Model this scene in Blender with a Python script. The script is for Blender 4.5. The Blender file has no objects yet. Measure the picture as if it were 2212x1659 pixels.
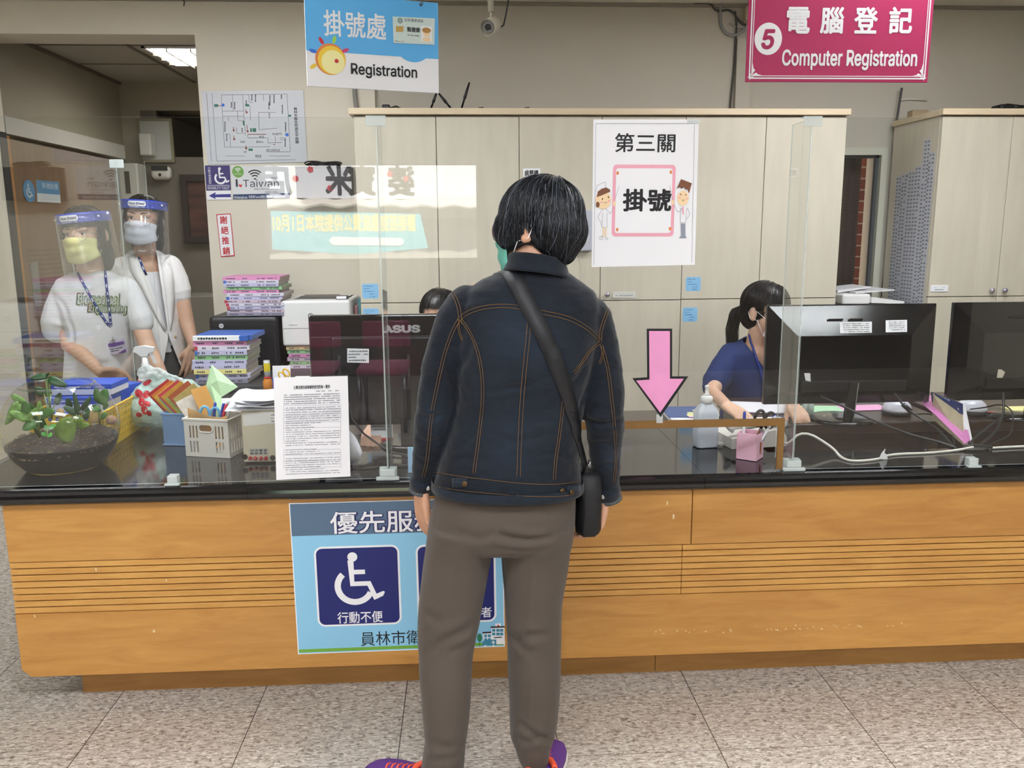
import bpy, bmesh, math, random
import numpy as np
from mathutils import Vector, Matrix, noise
from mathutils.bvhtree import BVHTree
S = bpy.context.scene
COL = S.collection
rnd = random.Random(7)
PI = math.pi
# ------------------------------------------------------------------ camera
CAM_H = 1.42
FPX = 1800.0
PIT, YAW, ROL = math.radians(10.4), math.radians(3.2), math.radians(0.36)
_f = Vector((math.sin(YAW)*math.cos(PIT), math.cos(YAW)*math.cos(PIT), -math.sin(PIT)))
_r0 = Vector((math.cos(YAW), -math.sin(YAW), 0))
_u0 = _r0.cross(_f)
_r = _r0*math.cos(ROL)-_u0*math.sin(ROL)
_u = _u0*math.cos(ROL)+_r0*math.sin(ROL)
CAM = Vector((0, 0, CAM_H))
cam_d = bpy.data.cameras.new('camera')
cam_d.sensor_width = 36.0
cam_d.lens = 36.0*FPX/2212.0
cam_d.clip_start = 0.05
cam = bpy.data.objects.new('camera', cam_d)
COL.objects.link(cam)
cam.matrix_world = Matrix(((_r.x, _u.x, -_f.x, 0), (_r.y, _u.y, -_f.y, 0), (_r.z, _u.z, -_f.z, CAM_H), (0, 0, 0, 1)))
S.camera = cam
def ray(px, py):
    return _f+(px-1106)/FPX*_r-(py-829.5)/FPX*_u
def atY(px, py, Y):
    d = ray(px, py); return CAM+d*(Y/d.y)
def atZ(px, py, Z):
    d = ray(px, py); return CAM+d*((Z-CAM_H)/d.z)
def atX(px, py, X):
    d = ray(px, py); return CAM+d*(X/d.x)
# ------------------------------------------------------------------ world, sun, exposure
S.view_settings.view_transform = 'Standard'
S.view_settings.look = 'None'
S.view_settings.gamma = 1.0
S.view_settings.use_curve_mapping = False
S.view_settings.exposure = 0.24
S.cycles.use_denoising = True
S.cycles.max_bounces = 10
S.cycles.transparent_max_bounces = 32
S.cycles.caustics_reflective = False
S.cycles.caustics_refractive = False
S.cycles.sample_clamp_indirect = 6.0
W = bpy.data.worlds.new('sky'); S.world = W
W.use_nodes = True
_bg = W.node_tree.nodes['Background']
_bg.inputs[0].default_value = (0.78, 0.87, 1.0, 1)
_bg.inputs[1].default_value = 3.5
sun_d = bpy.data.lights.new('sun', 'SUN'); sun_d.energy = 24.0; sun_d.angle = 0.03; sun_d.color = (1, 0.95, 0.87)
sun = bpy.data.objects.new('sun', sun_d); COL.objects.link(sun)
sun.rotation_euler = (math.radians(-42), math.radians(14), 0)   # sun high over the roof, shining onto the shops across the street
LAMP_STRENGTH = 18.0      # hall troffers
LAMP_COLOR = (0.965, 0.98, 1.02)
# ------------------------------------------------------------------ helpers
def lin(h):
    h = h.lstrip('#')
    o = []
    for i in (0, 2, 4):
        c = int(h[i:i+2], 16)/255
        o.append(c/12.92 if c <= 0.04045 else ((c+0.055)/1.055)**2.4)
    return tuple(o)+(1,)
MATS = {}
def mat(name, hexc, rough=0.5, metal=0.0, spec=0.5, coat=0.0, var=0.0, vscale=8.0, bump=0.0, bscale=60.0, stretch=(1, 1, 1), sheen=0.0, emit=0.0, alpha=1.0, sss=0.0, trans=0.0):
    if name in MATS: return MATS[name]
    m = bpy.data.materials.new(name); m.use_nodes = True
    N, L = m.node_tree.nodes, m.node_tree.links
    p = N['Principled BSDF']
    c = lin(hexc)
    p.inputs['Base Color'].default_value = c
    p.inputs['Roughness'].default_value = rough
    p.inputs['Metallic'].default_value = metal
    p.inputs['Specular IOR Level'].default_value = spec
    p.inputs['Coat Weight'].default_value = coat
    p.inputs['Sheen Weight'].default_value = sheen
    p.inputs['Transmission Weight'].default_value = trans
    if alpha < 1: p.inputs['Alpha'].default_value = alpha
    if sss:
        p.inputs['Subsurface Weight'].default_value = sss
        p.inputs['Subsurface Radius'].default_value = (0.012, 0.005, 0.003)
    if emit:
        p.inputs['Emission Color'].default_value = c
        p.inputs['Emission Strength'].default_value = emit
    if var or bump:
        tc = N.new('ShaderNodeTexCoord'); mp = N.new('ShaderNodeMapping')
        mp.inputs['Scale'].default_value = stretch
        L.new(tc.outputs['Object'], mp.inputs['Vector'])
    if var:
        nz = N.new('ShaderNodeTexNoise'); nz.inputs['Scale'].default_value = vscale; nz.inputs['Detail'].default_value = 6
        L.new(mp.outputs[0], nz.inputs['Vector'])
        mx = N.new('ShaderNodeMix'); mx.data_type = 'RGBA'
        mx.inputs['A'].default_value = tuple(max(0, x*(1-var)) for x in c[:3])+(1,)
        mx.inputs['B'].default_value = tuple(min(1, x*(1+var)) for x in c[:3])+(1,)
        rp = N.new('ShaderNodeMapRange'); rp.inputs[1].default_value = 0.3; rp.inputs[2].default_value = 0.7
        L.new(nz.outputs['Fac'], rp.inputs[0]); L.new(rp.outputs[0], mx.inputs['Factor'])
        L.new(mx.outputs['Result'], p.inputs['Base Color'])
    if bump:
        n2 = N.new('ShaderNodeTexNoise'); n2.inputs['Scale'].default_value = bscale; n2.inputs['Detail'].default_value = 4
        L.new(mp.outputs[0], n2.inputs['Vector'])
        b = N.new('ShaderNodeBump'); b.inputs['Strength'].default_value = bump; b.inputs['Distance'].default_value = 0.01
        L.new(n2.outputs['Fac'], b.inputs['Height']); L.new(b.outputs[0], p.inputs['Normal'])
    MATS[name] = m
    return m
def glass_mat(name, tint=(1, 1, 1), ior=1.49, rough=0.0, boost=1.0, haze=0.0):
    if name in MATS: return MATS[name]
    m = bpy.data.materials.new(name); m.use_nodes = True
    N, L = m.node_tree.nodes, m.node_tree.links
    N.remove(N['Principled BSDF'])
    out = N['Material Output']
    t = N.new('ShaderNodeBsdfTransparent'); t.inputs[0].default_value = tint+(1,)
    g = N.new('ShaderNodeBsdfGlossy'); g.inputs['Roughness'].default_value = rough; g.inputs[0].default_value = (1, 1, 1, 1)
    fr = N.new('ShaderNodeFresnel'); fr.inputs[0].default_value = ior
    mu = N.new('ShaderNodeMath'); mu.operation = 'MULTIPLY'; mu.inputs[1].default_value = boost; mu.use_clamp = True
    geo = N.new('ShaderNodeNewGeometry')
    # the sheet's far side meets the eye from inside: use the same fresnel there, not total reflection
    mxn = N.new('ShaderNodeMix'); mxn.data_type = 'FLOAT'
    mxn.inputs['A'].default_value = ior; mxn.inputs['B'].default_value = 1.0/ior
    L.new(geo.outputs['Backfacing'], mxn.inputs['Factor'])
    fr2 = N.new('ShaderNodeFresnel'); fr2.inputs[0].default_value = ior
    fr.inputs[0].default_value = ior
    L.new(mxn.outputs['Result'], fr.inputs[0])
    L.new(fr.outputs[0], mu.inputs[0])
    mix = N.new('ShaderNodeMixShader')
    L.new(mu.outputs[0], mix.inputs[0]); L.new(t.outputs[0], mix.inputs[1]); L.new(g.outputs[0], mix.inputs[2])
    last = mix
    if haze:
        d = N.new('ShaderNodeBsdfDiffuse'); d.inputs[0].default_value = (0.85, 0.9, 0.92, 1)
        m2 = N.new('ShaderNodeMixShader'); m2.inputs[0].default_value = haze
        L.new(mix.outputs[0], m2.inputs[1]); L.new(d.outputs[0], m2.inputs[2]); last = m2
    L.new(last.outputs[0], out.inputs[0])
    MATS[name] = m
    return m
class MB:
    def __init__(s): s.v = []; s.f = []; s.m = []; s.mi = 0; s.sm = []; s.smooth = False
    def add(s, vs, fs):
        o = len(s.v); s.v += [tuple(v) for v in vs]
        s.f += [tuple(i+o for i in f) for f in fs]; s.m += [s.mi]*len(fs); s.sm += [s.smooth]*len(fs)
        return s
    def mat(s, i): s.mi = i; return s
    def box(s, a, b, M=None):
        x0, y0, z0 = a; x1, y1, z1 = b
        if x0 > x1: x0, x1 = x1, x0
        if y0 > y1: y0, y1 = y1, y0
        if z0 > z1: z0, z1 = z1, z0
        vs = [Vector(p) for p in ((x0, y0, z0), (x1, y0, z0), (x1, y1, z0), (x0, y1, z0), (x0, y0, z1), (x1, y0, z1), (x1, y1, z1), (x0, y1, z1))]
        if M is not None: vs = [M @ v for v in vs]
        return s.add(vs, [(0, 3, 2, 1), (4, 5, 6, 7), (0, 1, 5, 4), (1, 2, 6, 5), (2, 3, 7, 6), (3, 0, 4, 7)])
    def rbox(s, a, b, r=0.004, seg=2, M=None):
        bm = bmesh.new()
        bmesh.ops.create_cube(bm, size=1)
        c = [(a[i]+b[i])/2 for i in range(3)]; d = [abs(b[i]-a[i]) for i in range(3)]
        for v in bm.verts: v.co = Vector((c[i]+v.co[i]*d[i] for i in range(3)))
        r = min(r, min(d)*0.49)
        bmesh.ops.bevel(bm, geom=list(bm.edges), offset=r, segments=seg, profile=0.5, affect='EDGES')
        bm.verts.ensure_lookup_table()
        vs = [v.co.copy() for v in bm.verts]
        if M is not None: vs = [M @ v for v in vs]
        fs = [tuple(v.index for v in f.verts) for f in bm.faces]
        bm.free()
        return s.add(vs, fs)
    def prism(s, pts, z0, z1, M=None):
        n = len(pts)
        ar = sum(pts[i][0]*pts[(i+1) % n][1]-pts[(i+1) % n][0]*pts[i][1] for i in range(n))
        if ar < 0: pts = pts[::-1]
        vs = [Vector((p[0], p[1], z0)) for p in pts]+[Vector((p[0], p[1], z1)) for p in pts]
        if M is not None: vs = [M @ v for v in vs]
        fs = [tuple(range(n))[::-1], tuple(range(n, 2*n))]+[(i, (i+1) % n, n+(i+1) % n, n+i) for i in range(n)]
        return s.add(vs, fs)
    def loft(s, rings, cap=True, close=True, smooth=True):
        n = len(rings[0]); vs = [p for r in rings for p in r]; fs = []
        for k in range(len(rings)-1):
            for i in range(n if close else n-1):
                j = (i+1) % n
                fs.append((k*n+i, k*n+j, (k+1)*n+j, (k+1)*n+i))
        sm = s.smooth; s.smooth = smooth
        s.add(vs, fs)
        if cap:
            o = len(s.v)-len(vs)
            s.f.append(tuple(o+i for i in range(n))[::-1]); s.m.append(s.mi); s.sm.append(False)
            s.f.append(tuple(o+(len(rings)-1)*n+i for i in range(n))); s.m.append(s.mi); s.sm.append(False)
        s.smooth = sm
        return s
    def tube(s, pts, r, n=8, cap=True, taper=None):
        pts = [Vector(p) for p in pts]; rings = []
        rr = r if isinstance(r, (list, tuple)) else [r]*len(pts)
        t = (pts[1]-pts[0]).normalized()
        nrm = t.orthogonal().normalized()
        for i, p in enumerate(pts):
            a = pts[max(i-1, 0)]; b = pts[min(i+1, len(pts)-1)]
            t = (b-a)
            if t.length < 1e-9: t = Vector((0, 0, 1))
            t.normalize()
            nrm = nrm-t*nrm.dot(t)
            if nrm.length < 1e-6: nrm = t.orthogonal()
            nrm.normalize(); bn = t.cross(nrm)
            rings.append([p+(nrm*math.cos(2*PI*k/n)+bn*math.sin(2*PI*k/n))*rr[i] for k in range(n)])
        return s.loft(rings, cap)
    def lathe(s, prof, n=32, M=None, cap=True):
        rings = []
        for r, z in prof:
            r = max(r, 1e-5)
            ring = [Vector((r*math.cos(2*PI*k/n), r*math.sin(2*PI*k/n), z)) for k in range(n)]
            if M is not None: ring = [M @ p for p in ring]
            rings.append(ring)
        return s.loft(rings, cap)
    def cyl(s, c, r, h, n=24, M=None):
        T = Matrix.Translation(c)
        if M is not None: T = M @ T
        return s.lathe([(r, 0), (r, h)], n, T)
    def ell(s, c, r, M=None, nu=20, nv=12):
        rings = []
        for j in range(nv+1):
            a = -PI/2+PI*j/nv
            a = max(min(a, PI/2-0.02), -PI/2+0.02)
            ring = [Vector((c[0]+r[0]*math.cos(a)*math.cos(2*PI*k/nu), c[1]+r[1]*math.cos(a)*math.sin(2*PI*k/nu), c[2]+r[2]*math.sin(a))) for k in range(nu)]
            if M is not None: ring = [M @ p for p in ring]
            rings.append(ring)
        return s.loft(rings)
    def capsule(s, pts, rads, n=14):
        pts = [Vector(p) for p in pts]; P = []; R = []
        d0 = (pts[0]-pts[1]).normalized(); d1 = (pts[-1]-pts[-2]).normalized()
        for a in (88, 65, 40, 18):
            P.append(pts[0]+d0*rads[0]*math.sin(math.radians(a))); R.append(rads[0]*math.cos(math.radians(a)))
        P += pts; R += list(rads)
        for a in (18, 40, 65, 88):
            P.append(pts[-1]+d1*rads[-1]*math.sin(math.radians(a))); R.append(rads[-1]*math.cos(math.radians(a)))
        return s.tube(P, R, n)
    def grid(s, rows, thick=0.0, smooth=True):
        h, w = len(rows), len(rows[0])
        rows = [[Vector(p) for p in r] for r in rows]
        sm = s.smooth; s.smooth = smooth
        fs = [(j*w+i, j*w+i+1, (j+1)*w+i+1, (j+1)*w+i) for j in range(h-1) for i in range(w-1)]
        flat = [p for r in rows for p in r]
        if not thick:
            s.add(flat, fs)
        else:
            nor = []
            for j in range(h):
                for i in range(w):
                    a = rows[j][min(i+1, w-1)]-rows[j][max(i-1, 0)]; b = rows[min(j+1, h-1)][i]-rows[max(j-1, 0)][i]
                    c = a.cross(b)
                    nor.append(c.normalized() if c.length > 1e-12 else Vector((0, 0, 1)))
            back = [p-q*thick for p, q in zip(flat, nor)]
            n = len(flat)
            fb = [tuple(n+i for i in f[::-1]) for f in fs]
            per = [i for i in range(w)]+[j*w+w-1 for j in range(1, h)]+[(h-1)*w+i for i in range(w-2, -1, -1)]+[j*w for j in range(h-2, 0, -1)]
            rim = [(per[(k+1) % len(per)], per[k], n+per[k], n+per[(k+1) % len(per)]) for k in range(len(per))]
            s.add(flat+back, fs+fb+rim)
        s.smooth = sm
        return s
    def mesh(s, name):
        me = bpy.data.meshes.new(name)
        me.from_pydata(s.v, [], s.f)
        for p, mi, sm in zip(me.polygons, s.m, s.sm): p.material_index = mi; p.use_smooth = sm
        me.validate(); me.update()
        return me
def rot(rx=0, ry=0, rz=0, loc=(0, 0, 0)):
    return Matrix.Translation(loc) @ Matrix.Rotation(rz, 4, 'Z') @ Matrix.Rotation(ry, 4, 'Y') @ Matrix.Rotation(rx, 4, 'X')
def tag(o, label=None, cat=None, group=None, kind=None):
    if label: o['label'] = label
    if cat: o['category'] = cat
    if group: o['group'] = group
    if kind: o['kind'] = kind
    return o
def thing(name, label, cat, loc=(0, 0, 0), rz=0.0, group=None, M=None):
    o = bpy.data.objects.new(name, None); COL.objects.link(o)
    o.empty_display_size = 0.05
    if M is not None: o.matrix_world = M
    else: o.location = loc; o.rotation_euler = (0, 0, rz)
    return tag(o, label, cat, group)
def part(parent, name, mb, m, label=None, world=False):
    me = mb.mesh(name) if isinstance(mb, MB) else mb
    o = bpy.data.objects.new(name, me); COL.objects.link(o)
    for x in (m if isinstance(m, (list, tuple)) else [m]): me.materials.append(x)
    if parent is not None:
        o.parent = parent
        if world:
            me.transform(wmat(parent).inverted())
    if label: o['label'] = label
    return o
def wmat(o):
    M = o.matrix_basis
    while o.parent is not None:
        o = o.parent; M = o.matrix_basis @ M
    return M
def solo(name, label, cat, mb, m, loc=(0, 0, 0), rz=0.0, group=None, M=None, kind=None):
    o = part(None, name, mb, m)
    if M is not None: o.matrix_world = M
    else: o.location = loc; o.rotation_euler = (0, 0, rz)
    return tag(o, label, cat, group, kind)
def struct(name, mb, m, label=None, parent=None):
    o = part(parent, name, mb, m)
    if parent is None: o['kind'] = 'structure'
    if label: o['label'] = label
    return o
def copy_tree(o, parent=None):
    c = o.copy(); COL.objects.link(c)
    if parent is not None: c.parent = parent
    for ch in list(o.children): copy_tree(ch, c)
    return c
try: INTER = bpy.data.fonts.load(bpy.utils.system_resource('DATAFILES', path='fonts')+'/Inter.woff2')
except Exception: INTER = None
def text_mb(body, size, bold=0.0, sx=1.0, align='CENTER', spacing=1.0, shear=0.0, ext=0.0004, line=1.0):
    cu = bpy.data.curves.new('t', 'FONT'); cu.body = body; cu.size = size; cu.align_x = align; cu.align_y = 'CENTER'
    cu.space_character = spacing; cu.offset = bold; cu.shear = shear; cu.extrude = ext; cu.space_line = line
    cu.resolution_u = 4
    if INTER is not None and not any(ord(c) > 0x2e00 for c in body): cu.font = INTER
    o = bpy.data.objects.new('t', cu); COL.objects.link(o)
    dg = bpy.context.evaluated_depsgraph_get()
    me = bpy.data.meshes.new_from_object(o.evaluated_get(dg))
    mb = MB()
    if len(me.vertices):
        # glyph outlines may overlap themselves: lift every filled face by a hair of its own
        for k_, p in enumerate(me.polygons):
            mb.add([(me.vertices[i].co.x*sx, me.vertices[i].co.y, me.vertices[i].co.z+.000006*(k_*7 % 23)) for i in p.vertices], [tuple(range(len(p.vertices)))])
    bpy.data.objects.remove(o); bpy.data.curves.remove(cu); bpy.data.meshes.remove(me)
    return mb
def fit_text(body, w=None, h=None, **k):
    bold = k.pop('bold', 0.0)
    mb = text_mb(body, 1.0, **{**k, 'ext': 0.0})
    if not mb.v: return mb
    if bold:
        v0, f0 = list(mb.v), list(mb.f)
        for k_ in range(8):
            dx, dy = bold*1.15*math.cos(PI*k_/4+.2), bold*1.15*math.sin(PI*k_/4+.2)
            mb.add([(x+dx, y+dy, z-.00022*(k_+1)/8-.0002) for x, y, z in v0], f0)
    xs = [v[0] for v in mb.v]; ys = [v[1] for v in mb.v]
    cx, cy = (min(xs)+max(xs))/2, (min(ys)+max(ys))/2
    W0, H0 = max(xs)-min(xs), max(ys)-min(ys)
    sx = w/W0 if w else h/H0
    sy = h/H0 if h else sx
    if w and not h: sy = sx
    mb.v = [((x-cx)*sx, (y-cy)*sy, z) for x, y, z in mb.v]
    return mb
def place(mb, M):
    mb.v = [tuple(M @ Vector(v)) for v in mb.v]
    return mb
def facing(loc, rx=PI/2, rz=0.0, roll=0.0):
    return Matrix.Translation(loc) @ Matrix.Rotation(rz, 4, 'Z') @ Matrix.Rotation(rx, 4, 'X') @ Matrix.Rotation(roll, 4, 'Z')
def circle(cx, cy, r, n=24, a0=0, a1=2*PI, ry=None):
    ry = r if ry is None else ry
    full = abs(a1-a0-2*PI) < 1e-6
    m = n if full else n+1
    return [(cx+r*math.cos(a0+(a1-a0)*k/n), cy+ry*math.sin(a0+(a1-a0)*k/n)) for k in range(m)]
def ring_poly(cx, cy, r0, r1, a0, a1, n=20):
    return circle(cx, cy, r1, n, a0, a1)+circle(cx, cy, r0, n, a0, a1)[::-1]
def rrect(x0, y0, x1, y1, r, n=5):
    o = []
    for cx, cy, a in ((x1-r, y1-r, 0), (x0+r, y1-r, PI/2), (x0+r, y0+r, PI), (x1-r, y0+r, 1.5*PI)):
        o += [(cx+r*math.cos(a+PI/2*k/n), cy+r*math.sin(a+PI/2*k/n)) for k in range(n+1)]
    return o
def flat(polys, z=0.0, t=0.0004):
    mb = MB()
    for i, p in enumerate(polys): mb.prism(p, z+(i % 6)*.00004, z+t+(i % 6)*.00004)
    return mb
def rect(x0, y0, x1, y1): return [(x0, y0), (x1, y0), (x1, y1), (x0, y1)]
def stroke(p, q, w):
    dx, dy = q[0]-p[0], q[1]-p[1]; l = math.hypot(dx, dy) or 1
    nx, ny = -dy/l*w/2, dx/l*w/2
    return [(p[0]+nx, p[1]+ny), (p[0]-nx, p[1]-ny), (q[0]-nx, q[1]-ny), (q[0]+nx, q[1]+ny)]
def dashes(x0, x1, y, h, r, dens=0.8, wmin=0.5, wmax=1.0):
    out = []; x = x0
    while x < x1-h*0.4:
        w = h*r.uniform(wmin, wmax)
        if r.random() < dens: out.append(rect(x, y-h/2*r.uniform(0.6, 1), min(x+w, x1), y+h/2*r.uniform(0.6, 1)))
        x += w+h*0.25
    return out
def fuse(mb, voxel, smooth=2, factor=0.6, name='fused'):
    me = mb.mesh(name)
    o = bpy.data.objects.new(name, me); COL.objects.link(o)
    r = o.modifiers.new('r', 'REMESH'); r.mode = 'VOXEL'; r.voxel_size = voxel; r.adaptivity = 0
    if smooth:
        s = o.modifiers.new('s', 'SMOOTH'); s.iterations = smooth; s.factor = factor
    dg = bpy.context.evaluated_depsgraph_get()
    out = bpy.data.meshes.new_from_object(o.evaluated_get(dg))
    bpy.data.objects.remove(o); bpy.data.meshes.remove(me)
    out.name = name
    for p in out.polygons: p.use_smooth = True
    return out
def bvh_of(me, M=None):
    vs = [(M @ v.co) if M is not None else v.co.copy() for v in me.vertices]
    return BVHTree.FromPolygons(vs, [tuple(p.vertices) for p in me.polygons])
# ================================================================== MATERIALS
def wood_mat(name, c0, c1, scale=1.0, rough=0.4, coat=0.2, axis=0):
    m = bpy.data.materials.new(name); m.use_nodes = True
    N, L = m.node_tree.nodes, m.node_tree.links; p = N['Principled BSDF']
    tc = N.new('ShaderNodeTexCoord'); mp = N.new('ShaderNodeMapping')
    sc = [6*scale, 6*scale, 6*scale]; sc[axis] = 0.8*scale
    mp.inputs['Scale'].default_value = [v*4 for v in sc]
    L.new(tc.outputs['Object'], mp.inputs[0])
    n = N.new('ShaderNodeTexNoise'); n.inputs['Scale'].default_value = 1.2; n.inputs['Detail'].default_value = 8; n.inputs['Roughness'].default_value = 0.62; n.inputs['Distortion'].default_value = 0.8
    L.new(mp.outputs[0], n.inputs['Vector'])
    mp2 = N.new('ShaderNodeMapping'); mp2.inputs['Scale'].default_value = [v*0.28 for v in sc]
    L.new(tc.outputs['Object'], mp2.inputs[0])
    n2 = N.new('ShaderNodeTexNoise'); n2.inputs['Scale'].default_value = 1.5; n2.inputs['Detail'].default_value = 3
    L.new(mp2.outputs[0], n2.inputs['Vector'])
    ad = N.new('ShaderNodeMath'); ad.operation = 'MULTIPLY_ADD'; ad.inputs[1].default_value = 0.6
    L.new(n.outputs['Fac'], ad.inputs[0])
    m3 = N.new('ShaderNodeMath'); m3.operation = 'MULTIPLY'; m3.inputs[1].default_value = 0.4
    L.new(n2.outputs['Fac'], m3.inputs[0]); L.new(m3.outputs[0], ad.inputs[2])
    cr = N.new('ShaderNodeValToRGB')
    cr.color_ramp.elements[0].position = 0.33; cr.color_ramp.elements[0].color = lin(c0)
    cr.color_ramp.elements[1].position = 0.66; cr.color_ramp.elements[1].color = lin(c1)
    L.new(ad.outputs[0], cr.inputs[0]); L.new(cr.outputs[0], p.inputs['Base Color'])
    p.inputs['Roughness'].default_value = rough; p.inputs['Coat Weight'].default_value = coat; p.inputs['Coat Roughness'].default_value = 0.25
    MATS[name] = m
    return m
def floor_mat():
    m = bpy.data.materials.new('speckled_vinyl_tile'); m.use_nodes = True
    N, L = m.node_tree.nodes, m.node_tree.links; p = N['Principled BSDF']
    tc = N.new('ShaderNodeTexCoord')
    def flecks(sc, lo, hi, seed):
        mp = N.new('ShaderNodeMapping'); mp.inputs['Scale'].default_value = (sc*0.36, sc*1.0, 1); mp.inputs['Location'].default_value = (seed, seed*1.7, 0)
        L.new(tc.outputs['Object'], mp.inputs[0])
        n = N.new('ShaderNodeTexNoise'); n.noise_dimensions = '2D'; n.inputs['Scale'].default_value = 1.0; n.inputs['Detail'].default_value = 2.5; n.inputs['Distortion'].default_value = 0.4
        L.new(mp.outputs[0], n.inputs['Vector'])
        r = N.new('ShaderNodeMapRange'); r.inputs[1].default_value = lo; r.inputs[2].default_value = hi
        L.new(n.outputs['Fac'], r.inputs[0]); return r.outputs[0]
    base = lin('#bdb4a8')
    prev = None
    col = N.new('ShaderNodeRGB'); col.outputs[0].default_value = base; prev = col.outputs[0]
    for sc, lo, hi, seed, c, k in ((70, 0.5, 0.62, 3, '#a0958a', 0.75), (120, 0.56, 0.64, 11, '#7d7266', 0.75), (95, 0.57, 0.64, 29, '#d2ccc2', 0.8), (170, 0.6, 0.66, 41, '#e2ded6', 0.9), (150, 0.63, 0.67, 53, '#5f5147', 0.8)):
        mx = N.new('ShaderNodeMix'); mx.data_type = 'RGBA'
        mu = N.new('ShaderNodeMath'); mu.operation = 'MULTIPLY'; mu.inputs[1].default_value = k
        L.new(flecks(sc, lo, hi, seed), mu.inputs[0]); L.new(mu.outputs[0], mx.inputs['Factor'])
        L.new(prev, mx.inputs['A']); mx.inputs['B'].default_value = lin(c); prev = mx.outputs['Result']
    # joints: 445 mm tiles
    sp = N.new('ShaderNodeSeparateXYZ'); L.new(tc.outputs['Object'], sp.inputs[0])
    def joint(axis, off):
        a = N.new('ShaderNodeMath'); a.operation = 'ADD'; a.inputs[1].default_value = off+445*0.1
        L.new(sp.outputs[axis], a.inputs[0])
        b = N.new('ShaderNodeMath'); b.operation = 'WRAP'; b.inputs[1].default_value = -0.2225; b.inputs[2].default_value = 0.2225
        L.new(a.outputs[0], b.inputs[0])
        c = N.new('ShaderNodeMath'); c.operation = 'ABSOLUTE'; L.new(b.outputs[0], c.inputs[0])
        d = N.new('ShaderNodeMath'); d.operation = 'LESS_THAN'; d.inputs[1].default_value = 0.0013 if axis == 0 else 0.0008
        L.new(c.outputs[0], d.inputs[0]); return d.outputs[0]
    o = N.new('ShaderNodeMath'); o.operation = 'MAXIMUM'
    L.new(joint(0, 0.204), o.inputs[0]); L.new(joint(1, -2.5), o.inputs[1])
    mx = N.new('ShaderNodeMix'); mx.data_type = 'RGBA'; L.new(o.outputs[0], mx.inputs['Factor']); L.new(prev, mx.inputs['A']); mx.inputs['B'].default_value = lin('#2a2622')
    L.new(mx.outputs['Result'], p.inputs['Base Color'])
    p.inputs['Roughness'].default_value = 0.42
    return m
def granite_mat():
    m = bpy.data.materials.new('polished_black_granite'); m.use_nodes = True
    N, L = m.node_tree.nodes, m.node_tree.links; p = N['Principled BSDF']
    tc = N.new('ShaderNodeTexCoord')
    n = N.new('ShaderNodeTexNoise'); n.inputs['Scale'].default_value = 260; n.inputs['Detail'].default_value = 3
    L.new(tc.outputs['Object'], n.inputs['Vector'])
    cr = N.new('ShaderNodeValToRGB'); cr.color_ramp.elements[0].position = 0.45; cr.color_ramp.elements[0].color = lin('#08080a'); cr.color_ramp.elements[1].position = 0.75; cr.color_ramp.elements[1].color = lin('#1b1c21')
    L.new(n.outputs['Fac'], cr.inputs[0]); L.new(cr.outputs[0], p.inputs['Base Color'])
    p.inputs['Roughness'].default_value = 0.09; p.inputs['Specular IOR Level'].default_value = 0.75
    return m
M_WALL = mat('cream_wall_paint', '#ded8c8', 0.75, var=0.03, vscale=1.5, bump=0.06, bscale=160)
M_WALLG = mat('greyish_wall_paint', '#bab6a9', 0.75, var=0.03, vscale=1.5, bump=0.06, bscale=160)
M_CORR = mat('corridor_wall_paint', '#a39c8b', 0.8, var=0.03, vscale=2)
M_CEIL = mat('ceiling_board', '#d8d6ce', 0.85, var=0.02)
M_FLOOR = floor_mat()
M_GRAN = granite_mat()
M_WOOD = wood_mat('honey_maple_veneer', '#ae7836', '#ce9a50', 1.0, 0.38, 0.3)
M_WOODP = wood_mat('darker_plinth_veneer', '#9a6c34', '#b98a48', 1.0, 0.45, 0.2)
M_GROOVE = mat('dark_groove', '#2e1608', 0.6)
M_LAM = mat('pale_maple_laminate', '#cfc8b6', 0.42, var=0.045, vscale=3, stretch=(9, 9, 1.2))
M_LAMTOP = mat('maple_slab', '#d3c2a3', 0.45, var=0.06, vscale=3, stretch=(1.2, 9, 9))
M_GAP = mat('shadow_gap_black', '#15120f', 0.8)
M_DESK = wood_mat('dark_walnut_laminate', '#2b1c17', '#46302a', 1.0, 0.3, 0.15)
M_BLACK = mat('black_plastic', '#141417', 0.35)
M_BLACKG = mat('glossy_black_plastic', '#0e0e11', 0.12, spec=0.6)
M_WHITE = mat('white_plastic', '#e6e6e4', 0.4)
M_PAPER = mat('white_paper', '#e9e9ee', 0.7)
M_INK = mat('black_ink', '#101014', 0.6)
M_CHROME = mat('brushed_steel', '#b9b9bb', 0.28, metal=1.0)
M_GREY = mat('grey_plastic', '#8d8d8d', 0.5)
M_ACRY = glass_mat('clear_acrylic', (0.975, 0.985, 0.98), 1.49)
M_ACRYE = mat('acrylic_cut_edge', '#dfe9e6', 0.25, spec=0.7, alpha=0.6)
M_TAPE = mat('clear_sticky_tape', '#e8efee', 0.25, alpha=0.45)
M_CABLE = mat('black_cable', '#0c0c0e', 0.45)
M_WCABLE = mat('white_cable', '#d9d6cc', 0.45)
# ================================================================== ROOM SHELL
CZ = 2.612         # ceiling height
YW = 4.70          # back wall face
YD = 4.665         # doorway wall face (a little nearer)
XL, XR, YF = -4.6, 5.2, -3.5
# floor (hall and corridor)
struct('floor', MB().box((XL-1, YF-0.3, -0.12), (XR+1, 13.0, 0.0)), M_FLOOR)
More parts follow.
